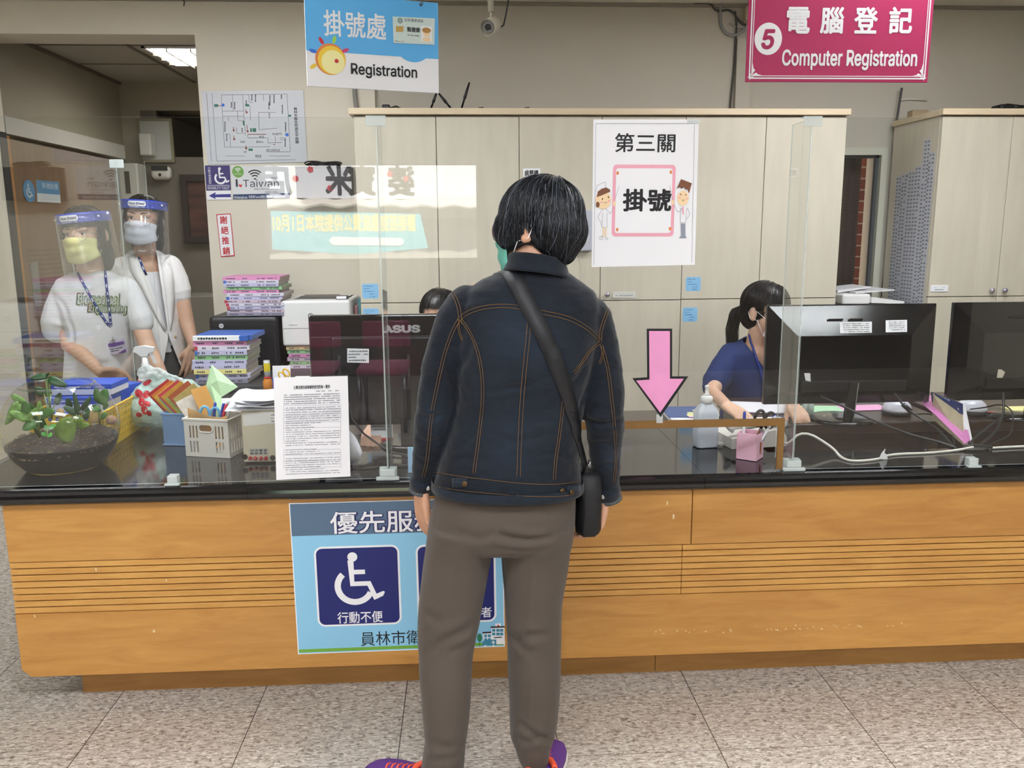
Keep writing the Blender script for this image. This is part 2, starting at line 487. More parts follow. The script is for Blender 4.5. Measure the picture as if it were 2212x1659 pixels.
# hall ceiling
struct('ceiling', MB().box((XL-0.3, YF-0.3, CZ), (XR+0.3, YD+0.02, CZ+0.25)), M_CEIL)
def wall_with_holes(x0, x1, y0, y1, z0, z1, holes):
    mb = MB(); hs = sorted(holes)
    x = x0
    for a, b, c, d in hs:
        if a > x: mb.box((x, y0, z0), (a, y1, z1))
        if c > z0: mb.box((a, y0, z0), (b, y1, c))
        if d < z1: mb.box((a, y0, d), (b, y1, z1))
        x = b
    if x < x1: mb.box((x, y0, z0), (x1, y1, z1))
    return mb
# doorway wall (left) : opening x -2.43..-1.385, up to z 2.437
DX0, DX1, DZ = -2.42, -1.377, 2.432
struct('wall_back_doorway', MB().box((XL, YD, 0), (DX0, YD+.07, DZ)).box((XL, YD, DZ), (DX1, YD+.235, CZ+.2)).box((DX1, YD, 0), (-.46, YD+.235, CZ+.2)), M_WALL)
# wall behind the cabinets, with the narrow window
WX0, WX1, WZ0, WZ1 = 1.96, 2.36, 0.85, 1.865
struct('wall_back', wall_with_holes(-0.46, XR, YW, YW+0.2, 0, CZ+0.2, [(WX0, WX1, WZ0, WZ1)]), M_WALLG)
struct('wall_left', MB().box((XL-0.2, YF, 0), (XL, YD+0.235, CZ+0.2)), M_WALL)
struct('wall_right', MB().box((XR, YF, 0), (XR+0.2, YW+0.2, CZ+0.2)), M_WALL)
# street side wall behind the camera, with a wide window
FX0, FX1, FZ0, FZ1 = -1.92, 0.13, 1.16, 2.06
struct('wall_front', wall_with_holes(XL, XR, YF-0.2, YF, 0, CZ+0.2, [(FX0, FX1, FZ0, FZ1)]), mat('hall_front_wall', '#6d655a', .8))
# ceiling edge strip above the back wall
struct('trim_1', MB().box((XL, YD-0.012, CZ-0.018), (-0.47, YD-0.001, CZ-0.001)), mat('ceiling_trim', '#8f897c', 0.7))
struct('trim_2', MB().box((-0.47, YW-0.012, CZ-0.018), (XR, YW-0.001, CZ-0.001)), MATS['ceiling_trim'])
# ---- troffers in the hall ceiling
M_LAMP = bpy.data.materials.new('lit_diffuser'); M_LAMP.use_nodes = True
_p = M_LAMP.node_tree.nodes['Principled BSDF']; _p.inputs['Emission Color'].default_value = LAMP_COLOR+(1,); _p.inputs['Emission Strength'].default_value = LAMP_STRENGTH
_p.inputs['Base Color'].default_value = (0.9, 0.9, 0.9, 1)
lamp0 = None
for i, (x, y, where) in enumerate(((-2.6, -1.9, 'over the left rear of the waiting hall'), (0.0, -1.9, 'over the middle rear of the waiting hall'), (2.6, -1.9, 'over the right rear of the waiting hall'),
(-2.3, 0.3, 'over the left of the waiting hall'), (0.0, 0.3, 'over the photographer'), (2.3, 0.3, 'over the right of the waiting hall'),
    (-1.1, 3.05, 'over the left part of the office'), (1.9, 3.05, 'over the right part of the office'))):
    lab = 'white framed fluorescent ceiling light '+where
    if lamp0 is None:
        lamp0 = thing('ceiling_light', lab, 'ceiling light', (x, y, CZ), group='fluorescent lights of the hall')
        fr = MB()
        for a, b in (((-0.61, -0.31, -0.02), (0.61, -0.28, -0.001)), ((-0.61, 0.28, -0.02), (0.61, 0.31, -0.001)), ((-0.61, -0.28, -0.02), (-0.58, 0.28, -0.001)), ((0.58, -0.28, -0.02), (0.61, 0.28, -0.001))): fr.box(a, b)
        part(lamp0, 'frame', fr, M_WHITE)
        part(lamp0, 'diffuser', MB().box((-0.58, -0.28, -0.012), (0.58, 0.28, -0.004)), M_LAMP)
    else:
        c = copy_tree(lamp0); c.location = (x, y, CZ); c['label'] = lab
# ---- corridor behind the doorway
CX0 = -2.56; CH = 2.535; CY1 = 6.69
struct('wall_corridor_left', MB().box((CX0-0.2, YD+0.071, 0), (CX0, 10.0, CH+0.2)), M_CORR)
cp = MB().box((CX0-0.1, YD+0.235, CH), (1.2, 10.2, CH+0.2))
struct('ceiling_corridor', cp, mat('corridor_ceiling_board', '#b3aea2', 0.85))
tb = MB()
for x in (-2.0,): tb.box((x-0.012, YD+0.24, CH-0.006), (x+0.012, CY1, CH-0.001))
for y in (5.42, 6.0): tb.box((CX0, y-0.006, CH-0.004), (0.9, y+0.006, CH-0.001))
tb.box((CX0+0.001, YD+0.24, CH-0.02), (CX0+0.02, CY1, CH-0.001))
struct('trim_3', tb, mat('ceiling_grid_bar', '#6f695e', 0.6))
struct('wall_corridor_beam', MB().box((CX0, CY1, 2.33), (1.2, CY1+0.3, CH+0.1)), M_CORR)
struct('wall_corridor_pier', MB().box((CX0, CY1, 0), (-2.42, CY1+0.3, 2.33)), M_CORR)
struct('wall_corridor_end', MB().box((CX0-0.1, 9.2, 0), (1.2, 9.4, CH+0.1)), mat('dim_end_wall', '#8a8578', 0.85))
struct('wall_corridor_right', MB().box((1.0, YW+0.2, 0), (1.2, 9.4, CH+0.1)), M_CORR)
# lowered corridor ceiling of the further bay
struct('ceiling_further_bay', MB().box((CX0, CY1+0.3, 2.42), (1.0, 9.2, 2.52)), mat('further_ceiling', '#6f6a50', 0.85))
# ================================================================== COUNTER
CTZ = 0.70
ctr = thing('reception_counter', 'long honey-coloured wooden reception counter base with grooved band', 'counter', (1.3, 2.6, 0))
part(ctr, 'upper_panel', MB().rbox((-1.345, 2.385, 0.4735), (0.678, 2.41, 0.6515), 0.002).rbox((0.680, 2.385, 0.4735), (4.4, 2.41, 0.6515), 0.002), M_WOOD, world=True)
mb = MB()
for k in range(8):
    z = 0.3115+k*0.0202
    mb.rbox((-1.345, 2.386, z+0.0016), (0.652, 2.405, z+0.0186), 0.0012, 1)
    mb.rbox((0.6532, 2.386, z+0.0016), (4.4, 2.405, z+0.0186), 0.0012, 1)
part(ctr, 'slatted_band', mb, wood_mat('lighter_maple_veneer', '#b9833e', '#d9a85a', 1.0, 0.38, 0.3), 'row of eight narrow slats with dark gaps', world=True)
mb = MB()
pts = [(-1.345, 0.3115), (-1.345, 0.135), (-1.32, 0.11), (4.4, 0.11), (4.4, 0.3115)]
mb.prism(pts, -2.41, -2.385, rot(PI/2))
part(ctr, 'lower_panel', mb, M_WOOD, world=True)
part(ctr, 'backing', MB().box((-1.343, 2.4055, 0.115), (4.4, 2.44, 0.65)), M_GROOVE, world=True)
part(ctr, 'carcass', MB().box((-1.2, 2.441, 0.1), (4.4, 2.58, 0.6515)), M_WOODP, world=True)
part(ctr, 'plinth', MB().box((-1.219, 2.48, 0.0), (0.60, 2.57, 0.112)).box((0.602, 2.48, 0.0), (4.4, 2.57, 0.112)), M_WOODP, 'recessed toe board', world=True)
# flakes of chipped veneer along the bottom of the lower panel
mb = MB(); r_ = random.Random(5)
for k in range(46):
    x = r_.choice([0.62, 0.78, 0.95, 1.1, 1.2, 1.33])+r_.uniform(-0.07, 0.09); z = 0.185+r_.gauss(0, 0.005)
    mb.prism([(x+r_.uniform(0, .005), z+r_.uniform(-.003, .003)), (x+r_.uniform(.004, .012), z+r_.uniform(-.003, .001)), (x+r_.uniform(.003, .008), z+r_.uniform(.001, .004))], 2.3842, 2.3848, Matrix(((1, 0, 0, 0), (0, 0, 1, 0), (0, 1, 0, 0), (0, 0, 0, 1))))
for x, z, w, h in ((-1.1, .44, .004, .012), (-0.9, .40, .003, .010), (-1.29, .30, .003, .010), (-0.95, .24, .006, .010), (.62, .555, .006, .018), (.60, .60, .004, .015)):
    mb.prism([(x, z), (x+w, z+h*.3), (x+w*.6, z+h), (x-w*.2, z+h*.8)], 2.3842, 2.3848, Matrix(((1, 0, 0, 0), (0, 0, 1, 0), (0, 1, 0, 0), (0, 0, 0, 1))))
part(ctr, 'veneer_specks', mb, mat('bare_chipped_wood', '#e3cfa6', 0.7), 'pale chips in the veneer', world=True)
# black granite top: bullnosed front strip plus the deep left leg
def bullnose(mb, x0, x1, y0, y1, z0, z1, yend=False):
    r = (z1-z0)/2; prof = []
    for k in range(9):
        a = -PI/2-PI*k/8
        prof.append((y0+r+r*1.0*math.cos(a), (z0+z1)/2+r*math.sin(a)))
    prof += [(y1, z1), (y1, z0)]
    ra = [Vector((x0, p[0], p[1])) for p in prof]; rb = [Vector((x1, p[0], p[1])) for p in prof]
    mb.loft([ra, rb], True, True, False)
top = thing('granite_countertop', 'polished black granite worktop along the reception counter', 'countertop', (0, 2.6, 0.655))
mb = MB()
bullnose(mb, -1.51, -0.6375, 2.350, 2.96, 0.652, CTZ)
bullnose(mb, -0.6365, 0.7045, 2.350, 2.96, 0.652, CTZ)
bullnose(mb, 0.7055, 4.4, 2.350, 2.60, 0.652, CTZ)
mb.box((0.7055, 2.6005, 0.66), (0.985, 2.96, CTZ))
part(top, 'front_slab', mb, M_GRAN, world=True)
part(top, 'side_slab', MB().box((-1.51, 2.961, 0.66), (-0.66, 3.70, CTZ)).box((-1.51, 3.7005, 0.66), (-1.352, 3.86, CTZ)), M_GRAN, 'slab of the left return', world=True)
# brown desk of the registration clerk behind the granite
def desk(name, label, x0, x1, y0, y1, z, th=0.04, modesty=True):
    d = thing(name, label, 'desk', ((x0+x1)/2, (y0+y1)/2, 0))
    part(d, 'desktop', MB().rbox((x0, y0, z-th), (x1, y1, z), 0.004), M_DESK, world=True)
    for x in (x0+0.02, x1-0.05):
        part(d, 'side_panel', MB().box((x, y0+0.05, 0), (x+0.03, y1-0.03, z-th)), M_DESK, world=True)
    part(d, 'apron', MB().box((x0+0.05, y0+0.12, z-th-0.10), (x1-0.05, y0+0.14, z-th)), M_DESK, world=True)
    return d
desk('office_desk', 'dark walnut desk behind the middle of the counter, below the pink arrow', -0.64, 1.0, 2.965, 3.30, 0.695)
desk('office_desk', 'dark walnut desk under the monitor with the round black foot', 1.09, 1.84, 2.985, 3.50, 0.70)
desk('office_desk', 'dark walnut desk under the monitor at the right edge of the picture', 1.885, 3.2, 2.975, 3.55, 0.70)
bt = thing('printer_table', 'low grey cabinet table along the wall under the two printers', 'table', (-0.95, 4.1, 0))
part(bt, 'tabletop', MB().rbox((-1.34, 3.72, 0.72), (-0.53, 4.64, 0.748), 0.004), mat('dark_grey_laminate', '#3a3a3c', 0.5), world=True)
part(bt, 'body', MB().box((-1.31, 3.76, 0.0), (-0.56, 4.62, 0.72)), mat('grey_steel', '#77777a', 0.5), world=True)
# ================================================================== ACRYLIC SCREENS
def pane(mb, a, b):
    d = [abs(b[i]-a[i]) for i in range(3)]; ax = d.index(min(d))
    mb.mat(0); mb.box(a, b)
    n = len(mb.f)-6
    order = ((2, -1), (2, 1), (1, -1), (0, 1), (1, 1), (0, -1))
    for k, (axx, _) in enumerate(order):
        mb.m[n+k] = 0 if axx == ax else 1
    return mb
PT = 0.004; AY = 2.387; AZ = 1.728
def clip_mb(x, z0, w=0.030, h=0.028, d=0.05):
    mb = MB(); mb.rbox((x-w/2, AY-0.012, z0), (x+w/2, AY-0.001, z0+h), 0.003); mb.rbox((x-w/2, AY+PT+0.001, z0), (x+w/2, AY+PT+0.012, z0+h), 0.003)
    mb.rbox((x-w/2-0.006, AY-0.02, z0), (x+w/2+0.006, AY-0.004, z0+0.006), 0.002)
    return mb
M_CLIP = mat('clear_plastic_clip', '#dfe8e6', 0.15, spec=0.7, alpha=0.5)
PM = [M_ACRY, M_ACRYE]
sc = thing('acrylic_screen', 'clear acrylic screen along the left front edge of the counter, before the glass bowl', 'sneeze guard', (-0.86, AY, CTZ), group='acrylic screens')
part(sc, 'pane', pane(MB(), (-1.487, AY, CTZ+0.004), (-0.237, AY+PT, AZ)), PM, world=True)
part(sc, 'foot_clip', clip_mb(-0.855, CTZ+0.001), M_CLIP, world=True)
sc = thing('acrylic_screen', 'clear acrylic screen with a brown-taped slot and the pink arrow', 'sneeze guard', (0.4, AY, CTZ), group='acrylic screens')
mb = MB()
SX0, SX1, SZ = 0.05, 0.934, 0.842
mb2 = [(-0.233, CTZ+0.004), (SX0, CTZ+0.004), (SX0, SZ), (SX1, SZ), (SX1, CTZ+0.004), (0.983, CTZ+0.004), (0.983, AZ), (-0.233, AZ)]
mb.prism(mb2, -(AY+PT), -AY, rot(PI/2))
for i in range(len(mb.m)): mb.m[i] = 0 if i < 2 else 1
part(sc, 'pane', mb, PM, world=True)
mb = MB()
for ya, yb in ((AY-0.0016, AY-0.0002), (AY+PT+0.0002, AY+PT+0.0016)):
    mb.box((SX0-0.012, ya, SZ-0.001), (SX1+0.018, yb, SZ+0.021)); mb.box((SX1, ya, CTZ+0.006), (SX1+0.018, yb, SZ-0.001)); mb.box((SX0-0.012, ya, CTZ+0.006), (SX0, yb, SZ-0.001))
mb.box((SX0, AY-0.001, SZ-0.002), (SX1, AY+PT+0.001, SZ-0.0005)); mb.box((SX1-0.0015, AY-0.001, CTZ+0.006), (SX1-0.0003, AY+PT+0.001, SZ-0.002))
part(sc, 'slot_tape', mb, mat('brown_edge_tape', '#84602f', 0.45, var=0.08, vscale=20), 'brown tape around the pass-through slot', world=True)
sc = thing('acrylic_screen', 'clear acrylic screen on the right, in front of the two black monitors', 'sneeze guard', (1.6, AY, CTZ), group='acrylic screens')
part(sc, 'pane', pane(MB(), (0.987, AY, CTZ+0.004), (2.24, AY+PT, AZ)), PM, world=True)
part(sc, 'foot_clip', clip_mb(1.545, CTZ+0.001), M_CLIP, world=True)
for x, lab in ((-0.235, 'narrow clear acrylic fin set edge-on beside the black monitor with the logo'), (0.985, 'narrow clear acrylic fin set edge-on beside the pink pen holder')):
    sc = thing('acrylic_divider', lab, 'sneeze guard', (x, AY+0.07, CTZ), group='acrylic fins at the screen joints')
    part(sc, 'pane', pane(MB(), (x-PT/2, AY+PT+0.002, CTZ+0.004), (x+PT/2, AY+0.145, AZ-0.002)), PM, world=True)
    b = MB()
    for s in (-1, 1): b.rbox((x+s*0.003, AY+PT+0.002, CTZ+0.001), (x+s*0.026, AY+0.028, CTZ+0.034), 0.003)
    b.rbox((x-0.034, AY-0.014, CTZ+0.001), (x+0.034, AY-0.002, CTZ+0.012), 0.003)
    b.rbox((x-0.022, AY-0.011, CTZ+0.0125), (x+0.022, AY-0.002, CTZ+0.034), 0.003)
    part(sc, 'foot_bracket', b, M_CLIP, world=True)
    b = MB().rbox((x-0.027, AY-0.006, AZ-0.024), (x+0.027, AY-0.001, AZ+0.004), 0.002).rbox((x-0.027, AY-0.006, AZ+0.0005), (x+0.027, AY+0.02, AZ+0.004), 0.0015)
    part(sc, 'top_clip', b, M_CLIP, world=True)
XA = -1.487
sc = thing('acrylic_screen', 'clear acrylic side screen along the left end of the counter, beside the bowl', 'sneeze guard', (XA, 3.1, CTZ), group='acrylic screens')
part(sc, 'pane', pane(MB(), (XA-PT, AY+PT+0.001, CTZ+0.004), (XA, 3.79, AZ)), PM, world=True)
sc = thing('acrylic_screen', 'narrow clear acrylic screen at the far left corner, between the two standing staff', 'sneeze guard', (-1.435, 3.797, CTZ), group='acrylic screens')
part(sc, 'pane', pane(MB(), (XA, 3.795, CTZ+0.004), (-1.372, 3.795+PT, AZ)), PM, world=True)
part(sc, 'corner_tape', MB().rbox((XA-0.03, 3.788, AZ-0.03), (XA+0.03, 3.793, AZ+0.006), 0.002), M_CLIP, world=True)
# ================================================================== CABINETS
def knob_mb(x, y, z, r=0.0125):
    return MB().lathe([(0.005, 0), (0.005, 0.010), (r, 0.013), (r*1.05, 0.020), (r*0.85, 0.025), (0.001, 0.027)], 20, Matrix.Translation((x, y, z)) @ Matrix.Rotation(PI/2, 4, 'X'))
M_KNOB = mat('satin_knob', '#a9a6b4', 0.3, metal=0.7)
def cupboard(label, x0, xm, x1, yf, ztop, zmid, yb, grp, last=True):
    c = thing('cupboard', label, 'cabinet', ((x0+x1)/2, yf+0.2, 0), group=grp)
    part(c, 'body', MB().box((x0, yf+0.022, 0.0), (x1, yb, ztop)), M_LAM, world=True)
    part(c, 'seam_backing', MB().box((x0+0.004, yf+0.0205, 0.06), (x1-0.004, yf+0.0218, ztop-0.003)), M_GAP, world=True)
    for xa, xb, side in ((x0, xm, 1), (xm, x1, -1)):
        for za, zb, up in ((zmid+0.002, ztop-0.006, True), (0.07, zmid-0.002, False)):
            d = part(c, 'door', MB().rbox((xa+0.0016, yf, za), (xb-0.0016, yf+0.020, zb), 0.0012, 1), M_LAM, world=True)
            kx = xb-0.034 if side > 0 else xa+0.034
            kz = za+0.029 if up else zb-0.036
            part(d, 'knob', knob_mb(kx, yf, kz), M_KNOB, world=True)
    return c
CT = 1.972
cupboard('pale maple cupboard at the left of the wall row, behind the monitor with the logo', -0.520, -0.126, 0.277, 4.20, CT, 1.070, 4.69, 'pale maple wall cupboards')
cupboard('pale maple cupboard in the middle of the wall row, behind the taped-up poster', 0.277, 0.684, 1.100, 4.20, CT, 1.070, 4.69, 'pale maple wall cupboards')
cupboard('pale maple cupboard at the right of the wall row, beside the narrow window', 1.100, 1.502, 1.909, 4.20, CT, 1.072, 4.69, 'pale maple wall cupboards')
solo('long_shelf_slab', 'long maple slab lying across the tops of the three wall cupboards', 'cabinet top', MB().rbox((-0.540, 4.178, CT+0.001), (1.918, 4.695, 2.003), 0.003), M_LAMTOP)
cupboard('pale maple cupboard standing forward at the right, its side covered in name labels', 2.385, 2.750, 3.12, 4.18, CT, 1.072, 4.655, 'pale maple cupboards at the right')
solo('maple_shelf_slab', 'maple slab on top of the cupboard at the right edge of the picture', 'cabinet top', MB().rbox((2.374, 4.160, CT+0.001), (3.9, 4.66, 2.003), 0.003), M_LAMTOP)
cupboard('pale maple cupboard at the far right, mostly outside the picture', 3.121, 3.5, 3.88, 4.18, CT, 1.072, 4.655, 'pale maple cupboards at the right')
# narrow window, curtain, brick wall outside
M_FRAME = mat('pale_window_frame', '#c3c4b4', 0.5)
wn = thing('window_1', 'narrow window between the cupboards looking out on red brick', 'window', (2.16, YW, 1.0)); wn['kind'] = 'structure'
fr = MB()
fr.box((1.955, YW-0.02, WZ1-0.04), (2.372, YW+0.05, WZ1)).box((2.338, YW-0.02, WZ0), (2.372, YW+0.05, WZ1-0.04)).box((1.955, YW-0.02, WZ0), (1.985, YW+0.05, WZ1-0.04)).box((1.955, YW-0.02, WZ0), (2.372, YW+0.05, WZ0+0.04))
fr.box((1.99, YW+0.052, WZ0), (2.35, YW+0.06, WZ0+0.06))
part(wn, 'window_frame', fr, M_FRAME, world=True)
fr = MB().box((2.322, YW+0.01, WZ0+0.04), (2.337, YW+0.04, WZ1-0.04)).box((1.985, YW+0.01, WZ1-0.055), (2.337, YW+0.04, WZ1-0.041))
part(wn, 'sash', fr, mat('dark_sash', '#4c5154', 0.4), world=True)
part(wn, 'pane', MB().box((1.985, YW+0.02, WZ0+0.04), (2.322, YW+0.024, WZ1-0.056)), glass_mat('window_glass', (0.75, 0.72, 0.7), 1.52), world=True)
def brick_mat():
    m = bpy.data.materials.new('red_brick'); m.use_nodes = True
    N, L = m.node_tree.nodes, m.node_tree.links; p = N['Principled BSDF']
    tc = N.new('ShaderNodeTexCoord'); mp = N.new('ShaderNodeMapping'); mp.inputs['Rotation'].default_value = (PI/2, 0, 0)
    L.new(tc.outputs['Object'], mp.inputs[0])
    b = N.new('ShaderNodeTexBrick'); b.inputs['Scale'].default_value = 1.0; b.inputs['Brick Width'].default_value = 0.21; b.inputs['Row Height'].default_value = 0.066; b.inputs['Mortar Size'].default_value = 0.005
    b.inputs['Color1'].default_value = lin('#a2553f'); b.inputs['Color2'].default_value = lin('#8a4636'); b.inputs['Mortar'].default_value = lin('#d8d0c4')
    L.new(mp.outputs[0], b.inputs['Vector']); L.new(b.outputs['Color'], p.inputs['Base Color']); p.inputs['Roughness'].default_value = 0.9
    return m
struct('exterior_brick_wall', MB().box((2.36, 5.0, 0), (5.2, 5.2, 3.0)), brick_mat())
mb = MB(); rows = []
for z in (0.7, 1.3, 1.95): rows.append([(1.90+0.012*i, 4.85+0.02*math.sin(i*0.9), z) for i in range(34)])
solo('curtain', 'brown pleated curtain hanging behind the narrow window', 'curtain', mb.grid(rows, 0.002), mat('brown_curtain', '#6b5b52', 0.8), kind=None)
# ================================================================== SIGNS, POSTERS, LABELS
def onplane(M, px, py):
    d = ray(px, py); n = (M.to_3x3() @ Vector((0, 0, 1))); o = M.translation
    t = (o-CAM).dot(n)/d.dot(n)
    q = M.inverted() @ (CAM+d*t)
    return q.x, q.y
def ptext(M, body, x0, y0, x1, y1, z=0.0012, **k):
    a = onplane(M, x0, (y0+y1)/2); b = onplane(M, x1, (y0+y1)/2); c = onplane(M, (x0+x1)/2, y0); d = onplane(M, (x0+x1)/2, y1)
    mb = fit_text(body, abs(b[0]-a[0]), abs(c[1]-d[1]), **k)
    cx, cy = (a[0]+b[0])/2, (c[1]+d[1])/2
    return place(mb, Matrix.Translation((cx, cy, z)))
def pp(M, *pts): return [onplane(M, *p) for p in pts]
def merge(*mbs):
    o = MB()
    for m in mbs: o.add(m.v, m.f)
    return o
def dup2(mb, dz): return mb
C_WHITE = mat('print_white', '#f1f2f6', 0.5); C_SKY = mat('print_sky_blue', '#56b1ee', 0.45); C_BLACK = M_INK
C_NAVY = mat('print_navy', '#131f6b', 0.4); C_RED = mat('print_red', '#c8242f', 0.5); C_YEL = mat('print_yellow', '#f2cd3a', 0.5)
C_PALEY = mat('print_pale_yellow', '#f7f0a8', 0.5); C_ORANGE = mat('print_orange', '#e2853a', 0.5); C_GREEN = mat('print_green', '#72ac3e', 0.5)
C_PINK = mat('print_pink', '#eda9bb', 0.5); C_LIME = mat('print_lime', '#a3d34f', 0.5); C_BLUE = mat('print_blue', '#2e6fd6', 0.5); C_SKIN = mat('print_skin', '#f4d6ab', 0.5)
C_BROWN = mat('print_brown', '#7a4a2f', 0.5); C_GREY = mat('print_grey', '#8f97a6', 0.5); C_LBLUE = mat('print_light_blue', '#8ec9ea', 0.4); C_TEAL = mat('print_teal', '#3d8aa6', 0.5); C_SLATE = mat('print_slate', '#56708a', 0.4)
C_HAIRL = mat('print_hairline', '#9a9aa6', 0.6)
def wheelchair(cx, cy, s):
    P = []
    def q(*pts): return [(cx+x*s, cy+y*s) for x, y in pts]
    P.append(circle(cx-0.07*s, cy+0.42*s, 0.083*s, 20))
    P.append(q((-0.155, 0.36), (-0.055, 0.36), (-0.055, -0.10), (-0.125, -0.10)))
    P.append(q((-0.06, 0.19), (0.13, 0.19), (0.13, 0.11), (-0.06, 0.11)))
    P.append(q((-0.125, -0.02), (0.215, -0.02), (0.18, -0.10), (-0.125, -0.10)))
    P.append(q((0.215, -0.02), (0.13, -0.02), (0.265, -0.36), (0.34, -0.33)))
    P.append(q((0.265, -0.36), (0.42, -0.29), (0.45, -0.22), (0.42, -0.205), (0.31, -0.25)))
    P.append(ring_poly(cx-0.05*s, cy-0.10*s, 0.235*s, 0.34*s, math.radians(133), math.radians(335), 30))
    return P
def hanger(th, M, xs, ytop, zceil):
    for x in xs:
        b = MB(); p = M @ Vector((x, ytop-0.012, 0.0)); b.tube([p, p+Vector((0, 0, 0.02)), (p.x, p.y, zceil)], 0.0016, 6)
        b.tube([p+Vector((-.006, -0.004, 0.004)), p+Vector((0, -0.006, -0.004)), p+Vector((.006, -0.004, 0.004)), p+Vector((0, 0, 0.016))], 0.0016, 6)
        part(th, 'hanging_wire', b, mat('dark_wire', '#3a3835', 0.4, metal=0.6), world=True)
# ---- hanging registration sign
M = facing((-0.294, 3.0, 2.045), rz=0.24, roll=-0.012)
w2, h2 = 0.2235, 0.148
t = thing('hanging_sign', 'blue and white hanging sign with a sun drawing and an insurance card, lettered Registration', 'sign', M=M, group='hanging signs')
part(t, 'panel', MB().rbox((-w2, -h2, -0.006), (w2, h2, 0), 0.001, 1), C_WHITE)
ysplit = onplane(M, 800, 118)[1]
cl = onplane(M, 893, 96)
arc = [(x, y) for x, y in circle(cl[0], cl[1]+0.01, 0.068, 40, PI, 2*PI) if x <= w2-0.0005]
part(t, 'blue_field', flat([rect(-w2+.0005, ysplit, w2-.0005, h2-.0005), arc], 0.0002), C_SKY)
part(t, 'lettering', ptext(M, '掛號處', 699, 26, 834, 82, bold=0.013), C_WHITE)
part(t, 'caption', ptext(M, 'Registration', 758, 140, 901, 171, .0016, bold=.014), C_BLACK, 'black word Registration')
sc_ = onplane(M, 714, 128); R0 = 0.05
part(t, 'sun_disc', merge(flat([circle(sc_[0], sc_[1], R0, 40)], 0.0004)), C_ORANGE, 'orange rim of the sun')
part(t, 'sun_ring', flat([circle(sc_[0]+.004, sc_[1]-.003, R0*.91, 40)], 0.0009), C_YEL, 'yellow ring of the sun')
part(t, 'sun_heart', flat([circle(sc_[0]+.008, sc_[1]-.009, R0*.76, 40)], 0.0014), C_PALEY, 'pale yellow face of the sun')
e = onplane(M, 727, 132)
part(t, 'sun_eye', flat([circle(e[0], e[1], .0065, 20)], 0.0019), C_RED)
def petal(px, py, a, l=0.013, w=0.006):
    c = onplane(M, px, py); ca, sa = math.cos(a), math.sin(a)
    return [(c[0]+x*ca-y*sa, c[1]+x*sa+y*ca) for x, y in circle(0, 0, l, 16, ry=w)]
for nm, m_, a in (('red_ray', C_RED, (694, 88, 2.1)), ('green_ray', C_LIME, (722, 86, 1.3)), ('blue_ray', C_BLUE, (676, 110, 2.9)), ('magenta_ray', mat('print_magenta', '#cf3f79', .5), (746, 109, .4)), ('yellow_ray', C_YEL, (677, 143, .6))):
    part(t, nm, flat([petal(*a)], 0.0006), m_)
q = pp(M, (848, 36), (939, 40), (938, 97), (850, 93))
cd = part(t, 'insurance_card', flat([q], 0.0012, 0.0012), mat('card_pale_green', '#cfe0dc', 0.4))
part(cd, 'card_lettering', merge(ptext(M, '甄健康', 879, 59, 907, 70, 0.0032, bold=.02), ptext(M, '全民健康保險', 873, 41, 914, 48, 0.0026), flat(dashes(*[onplane(M, 880, 76)[0], onplane(M, 906, 76)[0]], onplane(M, 880, 76)[1], .003, rnd)+dashes(onplane(M, 853, 89)[0], onplane(M, 872, 89)[0], onplane(M, 853, 89)[1], .002, rnd), .0026)), C_BLACK)
c = onplane(M, 864, 45); part(cd, 'card_emblem', flat([ring_poly(c[0], c[1], .0065, .0085, 0, 2*PI-.001, 24), rect(c[0]-.0035, c[1]-.004, c[0]-.002, c[1]+.004), rect(c[0]+.002, c[1]-.004, c[0]+.0035, c[1]+.004), rect(c[0]-.0035, c[1]-.0007, c[0]+.0035, c[1]+.0007)], .0026), mat('print_dark_green', '#1f5b4c', .5))
q = pp(M, (855, 57), (871, 57), (871, 69), (855, 69)); part(cd, 'card_chip', flat([q], .0026), mat('gold_chip', '#b89a56', .35, metal=.6))
c = onplane(M, 921, 74)
part(cd, 'card_portrait', flat([rect(c[0]-.0185, c[1]-.025, c[0]+.0185, c[1]+.025)], .0026), C_WHITE)
part(cd, 'portrait_face', merge(flat([circle(c[0], c[1]+.003, .0115, 20, ry=.013), rect(c[0]-.013, c[1]-.024, c[0]+.013, c[1]-.012)], .003)), C_SKIN)
part(cd, 'portrait_hat', flat([circle(c[0], c[1]+.012, .0155, 20, ry=.009)], .0035), mat('print_tan', '#b98a4a', .5))
hanger(t, M, (-0.165, 0.165), h2, CZ)
# ---- hanging magenta sign
M = facing((1.318, 3.0, 2.0985), rz=0.0, roll=0.0)
w2, h2 = 0.327, 0.171
t = thing('hanging_sign', 'magenta hanging sign with white letters Computer Registration and a number 5', 'sign', M=M, group='hanging signs')
C_MAG = mat('magenta_board', '#b0205a', 0.5)
part(t, 'panel', MB().rbox((-w2, -h2, -0.008), (w2, h2, 0), 0.001, 1), C_MAG)
part(t, 'lettering', merge(*[ptext(M, ch, a, 15, a+51, 73, bold=.025) for ch, a in (('電', 1699), ('腦', 1772), ('登', 1845), ('記', 1920))]), C_WHITE)
part(t, 'caption', ptext(M, 'Computer Registration', 1689, 107, 1981, 152, bold=.018), C_WHITE, 'white words Computer Registration')
c = onplane(M, 1659.5, 84)
part(t, 'number_disc', flat([circle(c[0], c[1], .0485, 40, ry=.053)], .0003), C_WHITE, 'white disc')
part(t, 'numeral', ptext(M, '5', 1645, 63, 1674, 107, .0014, bold=.025, shear=.15), C_MAG, 'magenta numeral 5')
fr = []
for i0, i1 in ((.010, .0145), (.0185, .021)):
    fr += [rect(-w2+i0, -h2+i0, w2-i0, -h2+i1), rect(-w2+i0, h2-i1, w2-i0, h2-i0), rect(-w2+i0, -h2+i1, -w2+i1, h2-i1), rect(w2-i1, -h2+i1, w2-i0, h2-i1)]
